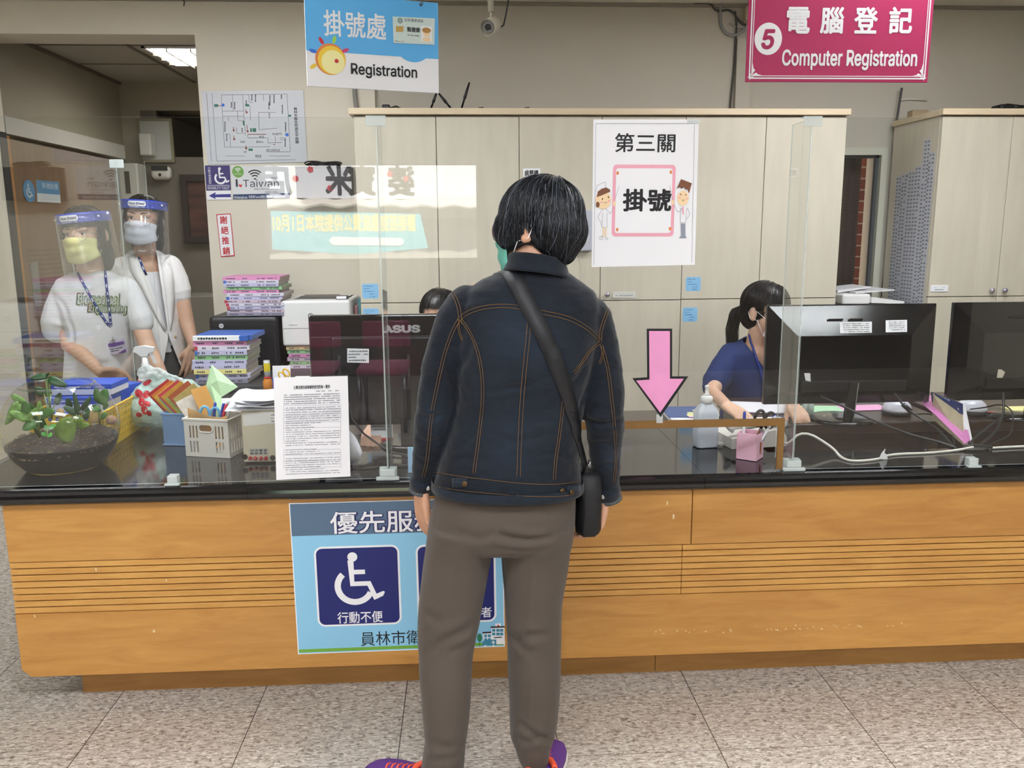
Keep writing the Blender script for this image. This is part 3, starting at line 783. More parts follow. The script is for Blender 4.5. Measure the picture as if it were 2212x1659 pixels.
for sx in (-1, 1):
    for sy in (-1, 1):
        X, Y = sx*(w2-.0215), sy*(h2-.0215)
        fr += [[(X, Y), (X-sx*.035, Y), (X-sx*.02, Y-sy*.004), (X-sx*.015, Y-sy*.009), (X-sx*.008, Y-sy*.006)], [(X, Y), (X, Y-sy*.042), (X-sx*.005, Y-sy*.022), (X-sx*.011, Y-sy*.018), (X-sx*.004, Y-sy*.008)]]
        x1, y1 = sx*(w2-.006), sy*(h2-.006)
        fr += [rect(*sorted((x1, x1-sx*.022))[:1], min(y1-sy*.008, y1-sy*.0105), max(x1, x1-sx*.022), max(y1-sy*.008, y1-sy*.0105)), rect(min(x1-sx*.008, x1-sx*.0105), min(y1, y1-sy*.022), max(x1-sx*.008, x1-sx*.0105), max(y1, y1-sy*.022))]
part(t, 'ornamental_border', flat(fr, .0003), C_WHITE)
hanger(t, M, (-0.25, 0.25), h2, CZ)
# ---- priority service poster on the counter front
M = facing((-0.2105, 2.3828, 0.397), roll=0.004)
w2, h2 = 0.3155, 0.2405
t = thing('priority_poster', 'light blue priority service poster with a wheelchair symbol on the counter front', 'poster', M=M)
part(t, 'sheet', MB().box((-w2, -h2, -0.001), (w2, h2, 0)), C_WHITE)
yb = onplane(M, 640, 1158)[1]; yg = onplane(M, 640, 1403)[1]
part(t, 'blue_ground', flat([rect(-w2+.003, -h2+.003, w2-.003, yb)], .0002), C_LBLUE, 'light blue ground')
part(t, 'title_band', flat([rect(-w2+.003, yb, w2-.003, h2-.003)], .0002), C_SLATE, 'slate blue band')
part(t, 'grass_strip', flat([rect(-w2+.003, -h2+.006, w2-.003, yg)], .0006), C_GREEN, 'green strip')
gl = ptext(M, '優先服務', 712, 1101, 954, 1151, .0014, bold=.055); part(t, 'title_glow', gl, mat('print_violet', '#2b2a63', .5), 'dark halo of the title')
part(t, 'lettering', ptext(M, '優先服務', 713, 1102, 953, 1150, .0022, bold=.01), C_WHITE)
def icon(cx0, cy0, cx1, cy1):
    a = onplane(M, cx0, cy1); b = onplane(M, cx1, cy0)
    part(t, 'icon_border', flat([rrect(a[0], a[1], b[0], b[1], .024)], .0006), C_WHITE, 'white rounded border')
    part(t, 'icon_field', flat([rrect(a[0]+.006, a[1]+.006, b[0]-.006, b[1]-.006, .018)], .0011), C_NAVY, 'navy square')
icon(687, 1176, 862, 1354); icon(903, 1172, 1070, 1348)
c = onplane(M, 777, 1253)
part(t, 'wheelchair_symbol', flat(wheelchair(c[0]-.006, c[1], .178), .0017), C_WHITE)
part(t, 'icon_lettering', merge(ptext(M, '行動不便', 729, 1320, 827, 1345, .0023, bold=.01), ptext(M, '年長者', 990, 1311, 1062, 1334, .0023, bold=.01)), C_WHITE)
c = onplane(M, 975, 1245)
part(t, 'elder_symbol', flat([circle(c[0]-.01, c[1]+.07, .017, 20), [(c[0]-.03, c[1]+.045), (c[0]+.005, c[1]+.05), (c[0]+.02, c[1]-.01), (c[0]-.02, c[1]-.01)], stroke((c[0]-.01, c[1]-.01), (c[0]-.025, c[1]-.08), .016), stroke((c[0]+.008, c[1]-.01), (c[0]+.016, c[1]-.08), .016), stroke((c[0]+.015, c[1]+.03), (c[0]+.045, c[1]+.005), .01), stroke((c[0]+.045, c[1]+.01), (c[0]+.048, c[1]-.08), .006)], .0017), C_WHITE)
part(t, 'footer_lettering', ptext(M, '員林市衛生所', 779, 1361, 975, 1392, .0012), C_BLACK)
a = lambda x, y: onplane(M, x, y)
P = [pp(M, (1061, 1355), (1089, 1354), (1091, 1391), (1063, 1391)), pp(M, (1043, 1367), (1062, 1366), (1063, 1391), (1044, 1391)), pp(M, (1070, 1347), (1082, 1346), (1082, 1355), (1070, 1355))]
part(t, 'building_print', flat(P, .0008), C_WHITE)
P = [pp(M, (1060, 1353), (1090, 1352), (1090, 1355), (1060, 1356)), pp(M, (1042, 1365), (1061, 1364), (1061, 1367), (1042, 1368)), pp(M, (1067, 1376), (1084, 1375), (1084, 1377), (1067, 1378))]
part(t, 'eave_print', flat(P, .0013), C_BLACK)
P = []
for x in (1063, 1072, 1080):
    for y in (1358, 1366): P.append(pp(M, (x, y), (x+7, y), (x+7, y+6), (x, y+6)))
for x in (1046, 1054):
    for y in (1370, 1378): P.append(pp(M, (x, y), (x+6, y), (x+6, y+6), (x, y+6)))
P += [pp(M, (1045, 1383), (1052, 1381), (1072, 1381), (1072, 1393), (1042, 1394), (1042, 1388))]
part(t, 'building_pane_print', flat(P, .0014), C_TEAL)
part(t, 'van_cross', flat([pp(M, (1062, 1386), (1069, 1386), (1069, 1388), (1062, 1388)), pp(M, (1064.5, 1383), (1066.5, 1383), (1066.5, 1391), (1064.5, 1391)), circle(*a(1048, 1395), .0035, 12), circle(*a(1066, 1395), .0035, 12)], .0019), C_WHITE)
part(t, 'cross_drawing', flat([circle(*a(1076, 1351), .0035, 4)], .0013), C_RED)
part(t, 'tree_drawing', flat([circle(*a(1036, 1377), .0075, 16, ry=.014), stroke(a(1036, 1385), a(1036, 1396), .002)], .0013), mat('print_tree_green', '#2f7d5b', .5))
# ---- third stage poster taped to the acrylic
M = facing((0.5105, 2.3845, 1.52), roll=-0.006)
t = thing('poster', 'white poster with a pink board, a nurse and a doctor drawing, taped to the acrylic', 'poster', M=M)
qs = pp(M, (1282, 258), (1510, 258), (1501, 572), (1278, 577))
part(t, 'sheet', flat([qs], -.0006, .0006), C_WHITE)
part(t, 'lettering', ptext(M, '第三關', 1328, 288, 1459, 329, .0010, bold=.010), C_BLACK)
part(t, 'large_lettering', ptext(M, '掛號', 1345, 408, 1450, 457, .0020, bold=.026), C_BLACK)
a = onplane(M, 1321, 511); b = onplane(M, 1460, 356)
part(t, 'pink_board', flat([rrect(a[0], a[1], b[0], b[1], .011)], .0003), C_PINK, 'pink rounded frame')
part(t, 'board_face', flat([rrect(a[0]+.009, a[1]+.010, b[0]-.009, b[1]-.010, .007)], .0007), C_WHITE, 'white middle of the pink frame')
part(t, 'pin_print', flat([circle(*onplane(M, *p), .0036, 12, ry=.005) for p in ((1334, 374), (1449, 372), (1333, 496), (1447, 494))], .0012), C_ORANGE)
hl = lambda *pts: [stroke(onplane(M, *pts[i]), onplane(M, *pts[i+1]), .0009) for i in range(len(pts)-1)]
L1 = hl((1287, 415), (1290, 400), (1308, 393), (1309, 408))+hl((1306, 447), (1297, 458), (1291, 470), (1298, 480), (1301, 492))+hl((1307, 448), (1314, 458), (1318, 462), (1326, 448))+hl((1302, 460), (1300, 490), (1311, 492), (1311, 460))+hl((1293, 513), (1300, 510), (1302, 516), (1294, 517))+hl((1306, 512), (1313, 514), (1313, 517), (1306, 517))+hl((1328, 432), (1337, 402))
L1 += hl((1287, 267), (1500, 267))+hl((1287, 267), (1283, 572))+hl((1500, 267), (1494, 567))+hl((1476, 446), (1467, 458), (1462, 456), (1455, 440))+hl((1484, 448), (1490, 463), (1483, 474))+hl((1470, 450), (1469, 481), (1481, 481), (1483, 450))+hl((1453, 433), (1446, 400))
part(t, 'outline_print', flat(L1, .0013), C_HAIRL)
a = onplane
part(t, 'nurse_print', flat([circle(*a(M, 1303, 432), .022, 20, ry=.025), circle(*a(M, 1327, 440), .0045, 10, ry=.007), rect(*a(M, 1301.5, 511), *a(M, 1304.5, 491)), rect(*a(M, 1307, 511), *a(M, 1310, 491))], .0017), C_SKIN)
part(t, 'doctor_print', flat([circle(*a(M, 1475, 428), .0165, 20, ry=.021), circle(*a(M, 1453, 437), .0045, 10, ry=.007)], .0017), C_SKIN)
part(t, 'nurse_hair_print', flat([pp(M, (1289, 426), (1291, 414), (1299, 408), (1309, 405), (1317, 409), (1318, 414), (1300, 422)), circle(*a(M, 1291, 442), .0055, 12, ry=.008)], .0021), C_BROWN)
part(t, 'doctor_hair_print', flat([pp(M, (1461, 408), (1471, 387), (1494, 396), (1488, 418), (1484, 408), (1480, 410), (1477, 404), (1472, 408), (1468, 404))], .0021), C_BROWN)
part(t, 'cheek_print', flat([circle(*a(M, 1299, 437), .0028, 10), circle(*a(M, 1315, 434), .0028, 10), circle(*a(M, 1468, 427), .0025, 10), circle(*a(M, 1484, 429), .0025, 10), pp(M, (1473, 448), (1476, 446), (1477, 462), (1475, 465))], .0022), C_PINK)
part(t, 'eye_print', flat([circle(*a(M, 1301, 430), .0017, 8, ry=.003), circle(*a(M, 1314, 426), .0017, 8, ry=.003), circle(*a(M, 1470, 420), .0015, 8, ry=.0022), circle(*a(M, 1481, 421), .0015, 8, ry=.0022)]+hl((1304, 437), (1308, 439), (1311, 436))+hl((1472, 431), (1475, 434), (1479, 431)), .0024), mat('print_dark_brown', '#3a2418', .5))
part(t, 'trouser_print', flat([pp(M, (1470, 483), (1480, 483), (1480, 509), (1483, 514), (1466, 514), (1471, 509))], .0017), C_GREY)
part(t, 'tape', MB().box((.115, .192, .0005), (.152, .203, .0008)), M_TAPE)
# ---- pink arrow
M = facing((0.567, 2.384, 1.01))
t = thing('paper_arrow', 'pink paper arrow with a thick black outline pointing down at the counter slot', 'arrow', M=M)
out = pp(M, (1397, 710), (1452, 710), (1452, 813), (1487, 813), (1427, 901), (1366, 817), (1398, 815))
part(t, 'outline', flat([out], -.0006, .0006), C_BLACK)
inn = pp(M, (1402, 715), (1447, 715), (1447, 818), (1477, 818), (1426, 891), (1374, 822), (1403, 820))
part(t, 'pink_face', flat([inn], .0002), mat('arrow_pink', '#f09fd0', 0.6, var=.05, vscale=12))
part(t, 'tape_tab', flat([pp(M, (1418, 895), (1432, 895), (1432, 914), (1418, 914))], -.0009, .0002), M_TAPE)
# ---- printed notice standing against the acrylic
M = facing((-0.4585, 2.366, 0.8125), rx=PI/2-0.06, roll=0.012)
t = thing('notice_sheet', 'white sheet of small print with ruled boxes standing against the left acrylic', 'notice', M=M)
q = pp(M, (591, 816), (751, 812), (757, 1029), (597, 1037))
part(t, 'sheet', flat([q], -.0006, .0006), C_WHITE)
part(t, 'lettering', ptext(M, '公費流感抗病毒藥劑使用對象一覽表', 634, 832, 713, 840, .0010, bold=.01), C_BLACK)
r_ = random.Random(3); P = dashes(onplane(M, 683, 845)[0], onplane(M, 735, 845)[0], onplane(M, 683, 845)[1], .003, r_)
Ly = [852+i*4.7 for i in range(5)]
for y in Ly: P += dashes(onplane(M, 613, y)[0], onplane(M, 735, y)[0], onplane(M, 674, y)[1], .0034, r_, .93)
ly = 880
for k in range(31):
    y = 880+k*4.75
    if k in (18, 22): continue
    x1 = 735 if r_.random() < .5 else r_.uniform(650, 735)
    P += dashes(onplane(M, 617, y)[0], onplane(M, x1, y)[0], onplane(M, 674, y)[1], .0026, r_, .85)
part(t, 'small_print', flat(P, .0004, .0002), mat('faded_print', '#84848e', .6))
P = []
def ruled(y0, y1, rows):
    for i in [0]+rows+[1]:
        y = y0+(y1-y0)*i; P.append(stroke(onplane(M, 613, y), onplane(M, 736, y-2), .0007))
    for x in (613, 736): P.append(stroke(onplane(M, x, y0), onplane(M, x, y1), .0007))
ruled(876, 957, [.1, .19, .27, .33, .45, .6]); ruled(972, 1010, [.3, .65])
part(t, 'ruled_boxes', flat(P, .0004, .0002), C_HAIRL)
# ---- signs on the doorway wall
YS = YD-0.001
M = facing((-1.10, YS-0.004, 1.966))
t = thing('evacuation_plan', 'laminated floor plan of the building hung on the wall beside the doorway', 'poster', M=M)
q = pp(M, (434, 197), (655, 195), (664, 350), (449, 355))
part(t, 'sheet', flat([q], -.002, .002), mat('laminated_grey_white', '#ccd0d6', .25))
def pl(*pts, w=.002): return [stroke(onplane(M, *pts[i]), onplane(M, *pts[i+1]), w) for i in range(len(pts)-1)]
P = pl((458, 201), (468, 348), (640, 345))+pl((446, 201), (457, 349))+pl((478, 205), (485, 318), (583, 317))+pl((478, 205), (620, 203), (627, 328), (575, 328))+pl((524, 205), (530, 293))+pl((480, 240), (526, 240))+pl((481, 251), (527, 251))+pl((513, 240), (514, 261), (527, 261))+pl((537, 205), (539, 221), (547, 222))+pl((540, 228), (541, 260))+pl((559, 243), (560, 280), (600, 277))+pl((559, 243), (596, 243))+pl((535, 290), (536, 298), (579, 298), (579, 309), (610, 308))+pl((594, 293), (595, 309))+pl((511, 275), (512, 288), (528, 288))+pl((493, 252), (494, 262))+pl((486, 290), (497, 290), (498, 318))+pl((502, 204), (504, 240))+pl((569, 204), (570, 218))+pl((605, 298), (616, 298))+pl((605, 302), (616, 302))+pl((487, 337), (530, 337))+pl((583, 337), (628, 337))
part(t, 'plan_lines', flat(P, .0003), mat('plan_grey_lines', '#6c7078', .6))
tx = [ptext(M, '\n'.join('員林市衛生所逃生平面圖'), 636, 232, 644, 310, .0009, bold=.01)]
for b_, x0, y0, x1, y1 in (('候診區', 560, 293, 571, 298), ('辦公室', 580, 243, 584, 256), ('博愛路', 551, 334, 565, 341), ('往後門', 588, 287, 608, 292), ('預防注射評估室', 575, 322, 604, 327), ('後門', 527, 326, 533, 331), ('服務台', 553, 304, 569, 309), ('掛號處', 519, 304, 529, 309)):
    tx.append(ptext(M, b_, x0, y0, x1, y1, .0003))
r_ = random.Random(8)
dd = []
for px, py, n in ((552, 206, 5), (583, 207, 7), (592, 206, 6), (608, 206, 3), (500, 222, 4), (507, 222, 5), (610, 228, 6), (581, 222, 5), (486, 264, 7), (490, 290, 5), (617, 265, 7), (523, 278, 3), (532, 218, 3), (544, 206, 4), (616, 300, 6)):
    for k in range(n):
        x, y = onplane(M, px, py+k*3.2); s = .0034
        dd.append(rect(x-s*.9, y-s*r_.uniform(.6, .9), x+s*.9, y+s*r_.uniform(.6, .9)))
part(t, 'lettering', merge(*tx, flat(dd, .0003)), mat('plan_print', '#2a2a44', .6))
def arr(a, b):
    return pl(a, b, w=.003)+[[onplane(M, *p) for p in ((b[0]-3, b[1]-(5 if b[1] > a[1] else 0)), (b[0]+3, b[1]-(5 if b[1] > a[1] else 0)), b)]]
part(t, 'route_print', flat(arr((531, 236), (533, 246))+arr((504, 274), (505, 285))+arr((533, 270), (535, 287))+arr((505, 293), (506, 304))+arr((531, 314), (532, 324))+pl((536, 290), (575, 290), w=.003)+pl((470, 228), (480, 228), w=.003)+pl((595, 312), (590, 312), w=.003), .0006), mat('route_red', '#8f3a35', .6))
part(t, 'exit_marking', flat([rect(*onplane(M, 530, 230), *onplane(M, 538, 225)), rect(*onplane(M, 463, 231), *onplane(M, 471, 225)), rect(*onplane(M, 623, 252), *onplane(M, 629, 248)), rect(*onplane(M, 537, 326), *onplane(M, 546, 321)), rect(*onplane(M, 546, 285), *onplane(M, 553, 277)), rect(*onplane(M, 541, 285), *onplane(M, 544, 277)), rect(*onplane(M, 525, 271), *onplane(M, 528, 261))], .0006), mat('plan_green', '#3b7d6a', .6))
part(t, 'extinguisher_marking', flat([circle(*onplane(M, 482, 227), .008, 12), circle(*onplane(M, 620, 291), .009, 12)], .0009), C_BLUE)
M = facing((-1.308, YS-0.003, 1.685))
t = thing('disability_toilet_sign', 'purple disability toilet sign with a wheelchair and an arrow strip below', 'sign', M=M)
part(t, 'panel', flat([pp(M, (442, 357), (496, 357), (500, 431), (448, 432))], -.002, .002), C_WHITE)
part(t, 'purple_field', flat([pp(M, (442.5, 357.5), (496, 357), (499, 411), (446, 412))], .0003), mat('sign_purple', '#332a6e', .4))
part(t, 'lettering', merge(ptext(M, 'DISABILITY TOILET', 449, 403, 496, 409, .0008), ptext(M, '\n'.join('行動不便者廁所'), 450, 361, 456, 398, .0008), flat([pp(M, (448, 400), (496, 400), (496, 401), (448, 401))], .0008)), C_WHITE)
c = onplane(M, 478, 381); part(t, 'wheelchair_symbol', flat(wheelchair(c[0], c[1], .094), .0008), C_WHITE)
part(t, 'arrow_symbol', flat([pp(M, (451, 423), (466, 415), (465, 420), (498, 419), (499, 426), (465, 426), (466, 430))], .0003), mat('sign_arrow_blue', '#2a2a8c', .4))
M = facing((-1.095, YS-0.003, 1.69))
t = thing('wifi_sign', 'white free wireless network sign with a green badge and a dark blue foot strip', 'sign', M=M)
part(t, 'panel', flat([pp(M, (498, 358), (626, 358), (626, 429), (503, 431))], -.002, .002), mat('sign_offwhite', '#dcdee0', .4))
c = onplane(M, 514, 371); part(t, 'green_badge', flat([circle(c[0], c[1], .0305, 32)], .0003), mat('badge_green', '#6fa545', .4))
def wifi(cx, cy, s): return [ring_poly(cx, cy, s*r0, s*r1, math.radians(48), math.radians(132), 14) for r0, r1 in ((.88, 1.0), (.62, .74), (.36, .48))]+[[(cx-.16*s, cy+.14*s), (cx+.16*s, cy+.14*s), (cx, cy-.04*s)]]
part(t, 'badge_symbol', flat(wifi(c[0], c[1]-.004, .024)+dashes(c[0]-.02, c[0]+.02, c[1]-.013, .003, r_), .0008), C_WHITE)
c = onplane(M, 551, 388); part(t, 'wireless_symbol', flat(wifi(c[0], c[1], .052), .0005), C_INKB if 'C_INKB' in globals() else C_BLACK)
part(t, 'lettering', merge(ptext(M, 'Taiwan', 525, 388, 602, 404, .0005), ptext(M, 'i', 509, 387, 514, 404, .0011, bold=.04), ptext(M, 'WiFi', 585, 382, 601, 387, .0005), ptext(M, 'http://itaiwan.gov.tw', 549, 406, 602, 411, .0005), ptext(M, '0800-081', 572, 413, 600, 417, .0005)), mat('print_dark_navy', '#20223c', .5))
c = onplane(M, 519.5, 401); part(t, 'heart_symbol', flat([[(c[0], c[1]-.010), (c[0]-.010, c[1]+.002), (c[0]-.006, c[1]+.007), (c[0], c[1]+.003), (c[0]+.006, c[1]+.007), (c[0]+.010, c[1]+.002)]], .0005), C_RED)
part(t, 'foot_strip', flat([pp(M, (503.5, 420), (626, 417), (626, 429), (503.7, 430.5))], .0003), mat('strip_blue', '#23406b', .4))
part(t, 'strip_lettering', merge(ptext(M, 'iChanghua', 506, 424, 534, 430, .0013, bold=.01), ptext(M, '本區域Taiwan無線上網由彰化縣政府提供', 537, 422, 616, 428, .0008)), C_WHITE)
M = facing((-1.286, YS-0.003, 1.408), roll=0.0)
t = thing('no_solicitation_sign', 'narrow white sign with four red characters and a red border on the wall', 'sign', M=M)
q = pp(M, (467, 463), (498, 461), (507, 553), (477, 555)); part(t, 'red_border', flat([q], -.002, .002), C_RED)
part(t, 'white_face', flat([pp(M, (469, 465), (497, 463), (505, 551), (478, 553))], .0003), C_WHITE)
part(t, 'lettering', merge(*[ptext(M, ch, x-8, y-8.5, x+8, y+8.5, .0014, bold=.022) for ch, x, y in (('謝', 483, 475), ('絕', 485.5, 497.5), ('推', 487, 519.5), ('銷', 489, 542))]), C_RED)
# ---- small labels on the cupboards
YC = 4.1995
r_ = random.Random(21)
for (x0, y0, x1, y1), lab in (((1481, 598, 1514, 629), 'blue memo sticker on an upper cupboard door, right of the poster'), ((1474, 664, 1507, 695), 'blue memo sticker on a lower cupboard door, right of the pink arrow'),
                              ((783, 613, 817, 645), 'blue memo sticker on an upper cupboard door, above the monitor with the logo'), ((785, 666, 818, 698), 'blue memo sticker on a lower cupboard door, just above the monitor with the logo')):
    M = facing(atY((x0+x1)/2, (y0+y1)/2, YC)); a = onplane(M, x0, y1); b = onplane(M, x1, y0)
    t = thing('memo_sticker', lab, 'sticker', M=M, group='blue memo stickers')
    part(t, 'sheet', flat([rrect(a[0], a[1], b[0], b[1], .01)], -.0004, .0006), mat('sticker_blue', '#8cc3ea', .5))
    P = []
    for k, (xa, xb) in enumerate(((-.03, .015), (-.03, -.002), (-.03, .02), (-.005, .022), (-.005, .022))): P += dashes(xa, xb, .025-.013*k, .003, r_, .8)
    part(t, 'print', flat(P, .0003, .0002), C_NAVY)
M = facing(atY(1148, 373, YC)); t = thing('cupboard_label', 'white label with bold black characters on the cupboard door above the woman', 'label', M=M)
a = onplane(M, 1130, 384); b = onplane(M, 1167, 364); part(t, 'sheet', flat([rect(*a, *b)], -.0004, .0006), C_WHITE)
part(t, 'lettering', ptext(M, '病歷櫃', 1133, 367, 1163, 382, .0010, bold=.02), C_BLACK)
M = facing(atY(1348, 637, YC)); t = thing('label_holder', 'small clear label holder on the middle cupboard door, beside the knobs', 'label holder', M=M)
part(t, 'sleeve', MB().rbox((-.06, -.016, -.0004), (.06, .016, .003), .001, 1), mat('clear_label_sleeve', '#d9d8cf', .3))
part(t, 'printed_strip', flat(dashes(-.044, .044, -.003, .006, r_, .95), .0032, .0002), C_GREY)
M = facing(atY(2029, 623, 4.1795)); t = thing('label_holder', 'small white label holder on the upper door of the forward cupboard at the right', 'label holder', M=M)
part(t, 'sleeve', MB().rbox((-.046, -.017, -.0004), (.046, .017, .003), .001, 1), C_WHITE)
part(t, 'printed_strip', flat([rect(-.026, -.008, .022, -.004), rect(-.03, .004, -.018, .0055), rect(.015, .004, .03, .0055)], .0032, .0002), C_GREY)
# name labels pasted over the side of the forward cupboard (plane x = 2.385, facing left)
Ms = Matrix(((0, 0, -1, 2.3845), (-1, 0, 0, 0), (0, 1, 0, 0), (0, 0, 0, 1)))   # drawing x = -world y, drawing y = z
t = thing('name_label_sheet', 'sheets of printed name labels pasted over the side of the forward cupboard', 'labels', M=Ms)
rows_ = [(4.22, 4.27, 1.80), (4.27, 4.34, 1.87), (4.34, 4.40, 1.74), (4.40, 4.47, 1.72), (4.47, 4.53, 1.71), (4.53, 4.585, 1.70)]
part(t, 'sheet', flat([rect(-b_, .80, -a_, h_) for a_, b_, h_ in rows_], -.0004, .0008), mat('label_paper', '#c3c5cc', .6))
P = []
for a_, b_, h_ in rows_:
    z = h_-.012
    while z > .81:
        for y in (a_+.016, a_+.045):
            if r_.random() < .96: P.append(rect(-y-.009*r_.uniform(.8, 1.1), z-.0035, -y+.009*r_.uniform(.7, 1.1), z+.0035))
        if r_.random() < .06: P.append(rect(-a_-.004, z-.009, -a_+.001, z+.009))
        z -= .0195
part(t, 'printed_names', flat(P, .0005, .0002), mat('label_print', '#6f7382', .6))
# ================================================================== CORRIDOR FITTINGS
M_LAMPC = bpy.data.materials.new('lit_corridor_tube'); M_LAMPC.use_nodes = True
_p = M_LAMPC.node_tree.nodes['Principled BSDF']; _p.inputs['Emission Color'].default_value = (1, .97, .92, 1); _p.inputs['Emission Strength'].default_value = 15.0
def louvre(label, x0, y0, w, d, z, grp, m_lit):
    t = thing('ceiling_light', label, 'ceiling light', (x0+w/2, y0+d/2, z), group=grp)
    fr = MB()
    for a, b in (((x0, y0, z-.012), (x0+w, y0+.02, z)), ((x0, y0+d-.02, z-.012), (x0+w, y0+d, z)), ((x0, y0, z-.012), (x0+.02, y0+d, z)), ((x0+w-.02, y0, z-.012), (x0+w, y0+d, z))): fr.box(a, b)
    part(t, 'frame', fr, M_WHITE, world=True)
    lv = MB()
    for k in range(1, 4): lv.box((x0+.02, y0+d*k/4-.004, z-.03), (x0+w-.02, y0+d*k/4+.004, z-.002))
    for k in range(1, 8): lv.box((x0+w*k/8-.004, y0+.02, z-.03), (x0+w*k/8+.004, y0+d-.02, z-.002))
    part(t, 'louvre_grid', lv, mat('louvre_metal', '#a8a49a', .3, metal=.5), world=True)
    part(t, 'tube', MB().box((x0+.03, y0+.03, z-.0015), (x0+w-.03, y0+d-.03, z-.0005)), m_lit, 'glowing reflector', world=True)
louvre('louvred fluorescent ceiling light glowing in the corridor, seen above the doorway', -1.93, 5.44, 1.15, .58, CH, 'louvred corridor lights', M_LAMPC)
M_DIM = mat('unlit_reflector', '#8f8b80', .3)
louvre('dim louvred ceiling light in the further bay of the corridor', -2.0, 7.5, 1.1, .55, 2.418, 'louvred corridor lights', M_DIM)
# brown timber door standing open along the corridor's left wall
dr = thing('door_1', 'brown timber door standing open along the left wall of the corridor', 'door', (CX0+.03, 5.4, 0)); dr['kind'] = 'structure'
M_DOORW = wood_mat('brown_door_veneer', '#74583f', '#8f7052', .8, .4, .2, axis=2)
part(dr, 'leaf', MB().rbox((CX0+.006, 4.81, .01), (CX0+.05, 6.35, 1.94), .003), M_DOORW, world=True)
part(dr, 'post', MB().rbox((-2.50, 4.745, .0), (-2.432, 4.80, 1.94), .003), wood_mat('orange_post', '#a8743c', '#c08c4e', .8, .4, .2, axis=2), 'orange wooden door post', world=True)
mb = MB()
for k in range(9): mb.box((CX0+.0505, 5.0, 1.10+k*.028), (CX0+.0515, 6.2, 1.102+k*.028))
part(dr, 'grille_lines', mb, M_GROOVE, world=True)
part(dr, 'push_plate', MB().rbox((CX0+.051, 5.02, 1.0), (CX0+.056, 5.10, 1.26), .002), mat('worn_plate', '#a9a399', .4, metal=.4), world=True)
part(dr, 'knob', MB().ell((CX0+.085, 5.16, 1.0), (.03, .03, .03)).tube([(CX0+.05, 5.16, 1.0), (CX0+.08, 5.16, 1.0)], .012, 12), M_CHROME, world=True)
struct('trim_4', MB().box((DX0+.001, YD+.002, 0), (DX0+.006, YD+.069, 1.95)), mat('black_door_jamb', '#26282a', .5))
struct('trim_5', MB().box((CX0+.001, YD+.24, 1.965), (CX0+.06, 6.55, 2.06)), mat('white_door_head', '#c9c6bd', .6))
# sign plates on the brown door
Md = Matrix(((0, 0, 1, CX0+.053), (1, 0, 0, 0), (0, 1, 0, 0), (0, 0, 0, 1)))
def od(px, py): return onplane(Md, px, py)
t = thing('round_wheelchair_sign', 'round light blue wheelchair sign on the brown corridor door', 'sign', M=Md)
c = od(63, 413); r1 = abs(od(63, 389)[1]-c[1]); rx = abs(od(51, 413)[0]-c[0])
C_DBLUE = None
part(t, 'disc', flat([circle(c[0], c[1], rx*1.05, 30, ry=r1)], -.001, .002), mat('sign_soft_blue', '#5b93bb', .5))
part(t, 'wheelchair_symbol', flat([[(x, y) for x, y in P] for P in wheelchair(c[0], c[1], r1*1.35)], .0012), mat('sign_soft_white', '#d9dde0', .5))
t = thing('direction_plate', 'small blue and white lettered plate on the brown corridor door, right of the round sign', 'sign', M=Md)
q = [od(78, 389), od(127, 393), od(131, 439), od(81, 436)]
part(t, 'panel', flat([q], -.001, .002), MATS['sign_soft_white'])
part(t, 'blue_field', flat([[od(78, 389), od(127, 393), od(129, 421), od(80, 417)]], .0012), MATS['sign_soft_blue'])
part(t, 'lettering', merge(ptext(Md, '掛號批價', 90, 396, 124, 408, .0016), flat(dashes(od(98, 428)[0], od(124, 428)[0], od(110, 428)[1], .02, random.Random(2), .95), .0016)), MATS['sign_soft_white'])
solo('switch_plate', 'pale square switch plate on the brown corridor door', 'switch', MB().rbox((CX0+.051, 5.70, 1.40), (CX0+.058, 5.80, 1.50), .003), mat('cream_switch', '#b8a98c', .5))
# white equipment at the end of the corridor
M_DIMW = mat('corridor_white_enamel', '#cfcec6', .5)
def at_(px, py, Y): return atY(px, py, Y)
a = at_(183, 360, 6.6); b = at_(238, 800, 6.6)
solo('water_dispenser', 'tall grey-white drinking water dispenser at the end of the corridor, behind the staff', 'water dispenser', MB().rbox((a.x, 6.35, 0), (b.x-.02, 6.68, at_(200, 350, 6.35).z), .01), M_DIMW)
a = at_(252, 352, 6.5); b = at_(306, 480, 6.5)
t = thing('wall_dispenser', 'white wall dispenser with a dark window between the two face shields', 'dispenser', ((a.x+b.x)/2, 6.6, 1.6))
part(t, 'case', MB().rbox((a.x, 6.5, b.z), (b.x, 6.685, a.z), .012), M_DIMW, world=True)
part(t, 'window', MB().box((a.x+.05, 6.496, a.z-.22), (b.x-.06, 6.4995, a.z-.06)), mat('smoked_window', '#5c5a52', .2), world=True)
a = at_(302, 262, 6.68); b = at_(372, 345, 6.68)
t = thing('notice_board', 'pale framed notice board high on the corridor wall', 'notice board', ((a.x+b.x)/2, 6.68, (a.z+b.z)/2))
part(t, 'board', MB().box((a.x, 6.672, b.z), (b.x, 6.686, a.z)), mat('board_grey', '#b9bab5', .6), world=True)
part(t, 'frame', MB().box((a.x-.02, 6.668, a.z), (b.x+.02, 6.688, a.z+.02)).box((a.x-.02, 6.668, b.z-.02), (b.x+.02, 6.688, b.z)).box((a.x-.02, 6.668, b.z), (a.x, 6.688, a.z)).box((b.x, 6.668, b.z), (b.x+.02, 6.688, a.z)), mat('board_frame', '#8f8a72', .5), world=True)
a = at_(309, 291, 6.66); b = at_(338, 338, 6.66)
solo('paper_towel_box', 'white paper towel box fixed in front of the corridor notice board', 'dispenser', MB().rbox((a.x, 6.56, b.z), (b.x, 6.667, a.z), .01), M_DIMW)
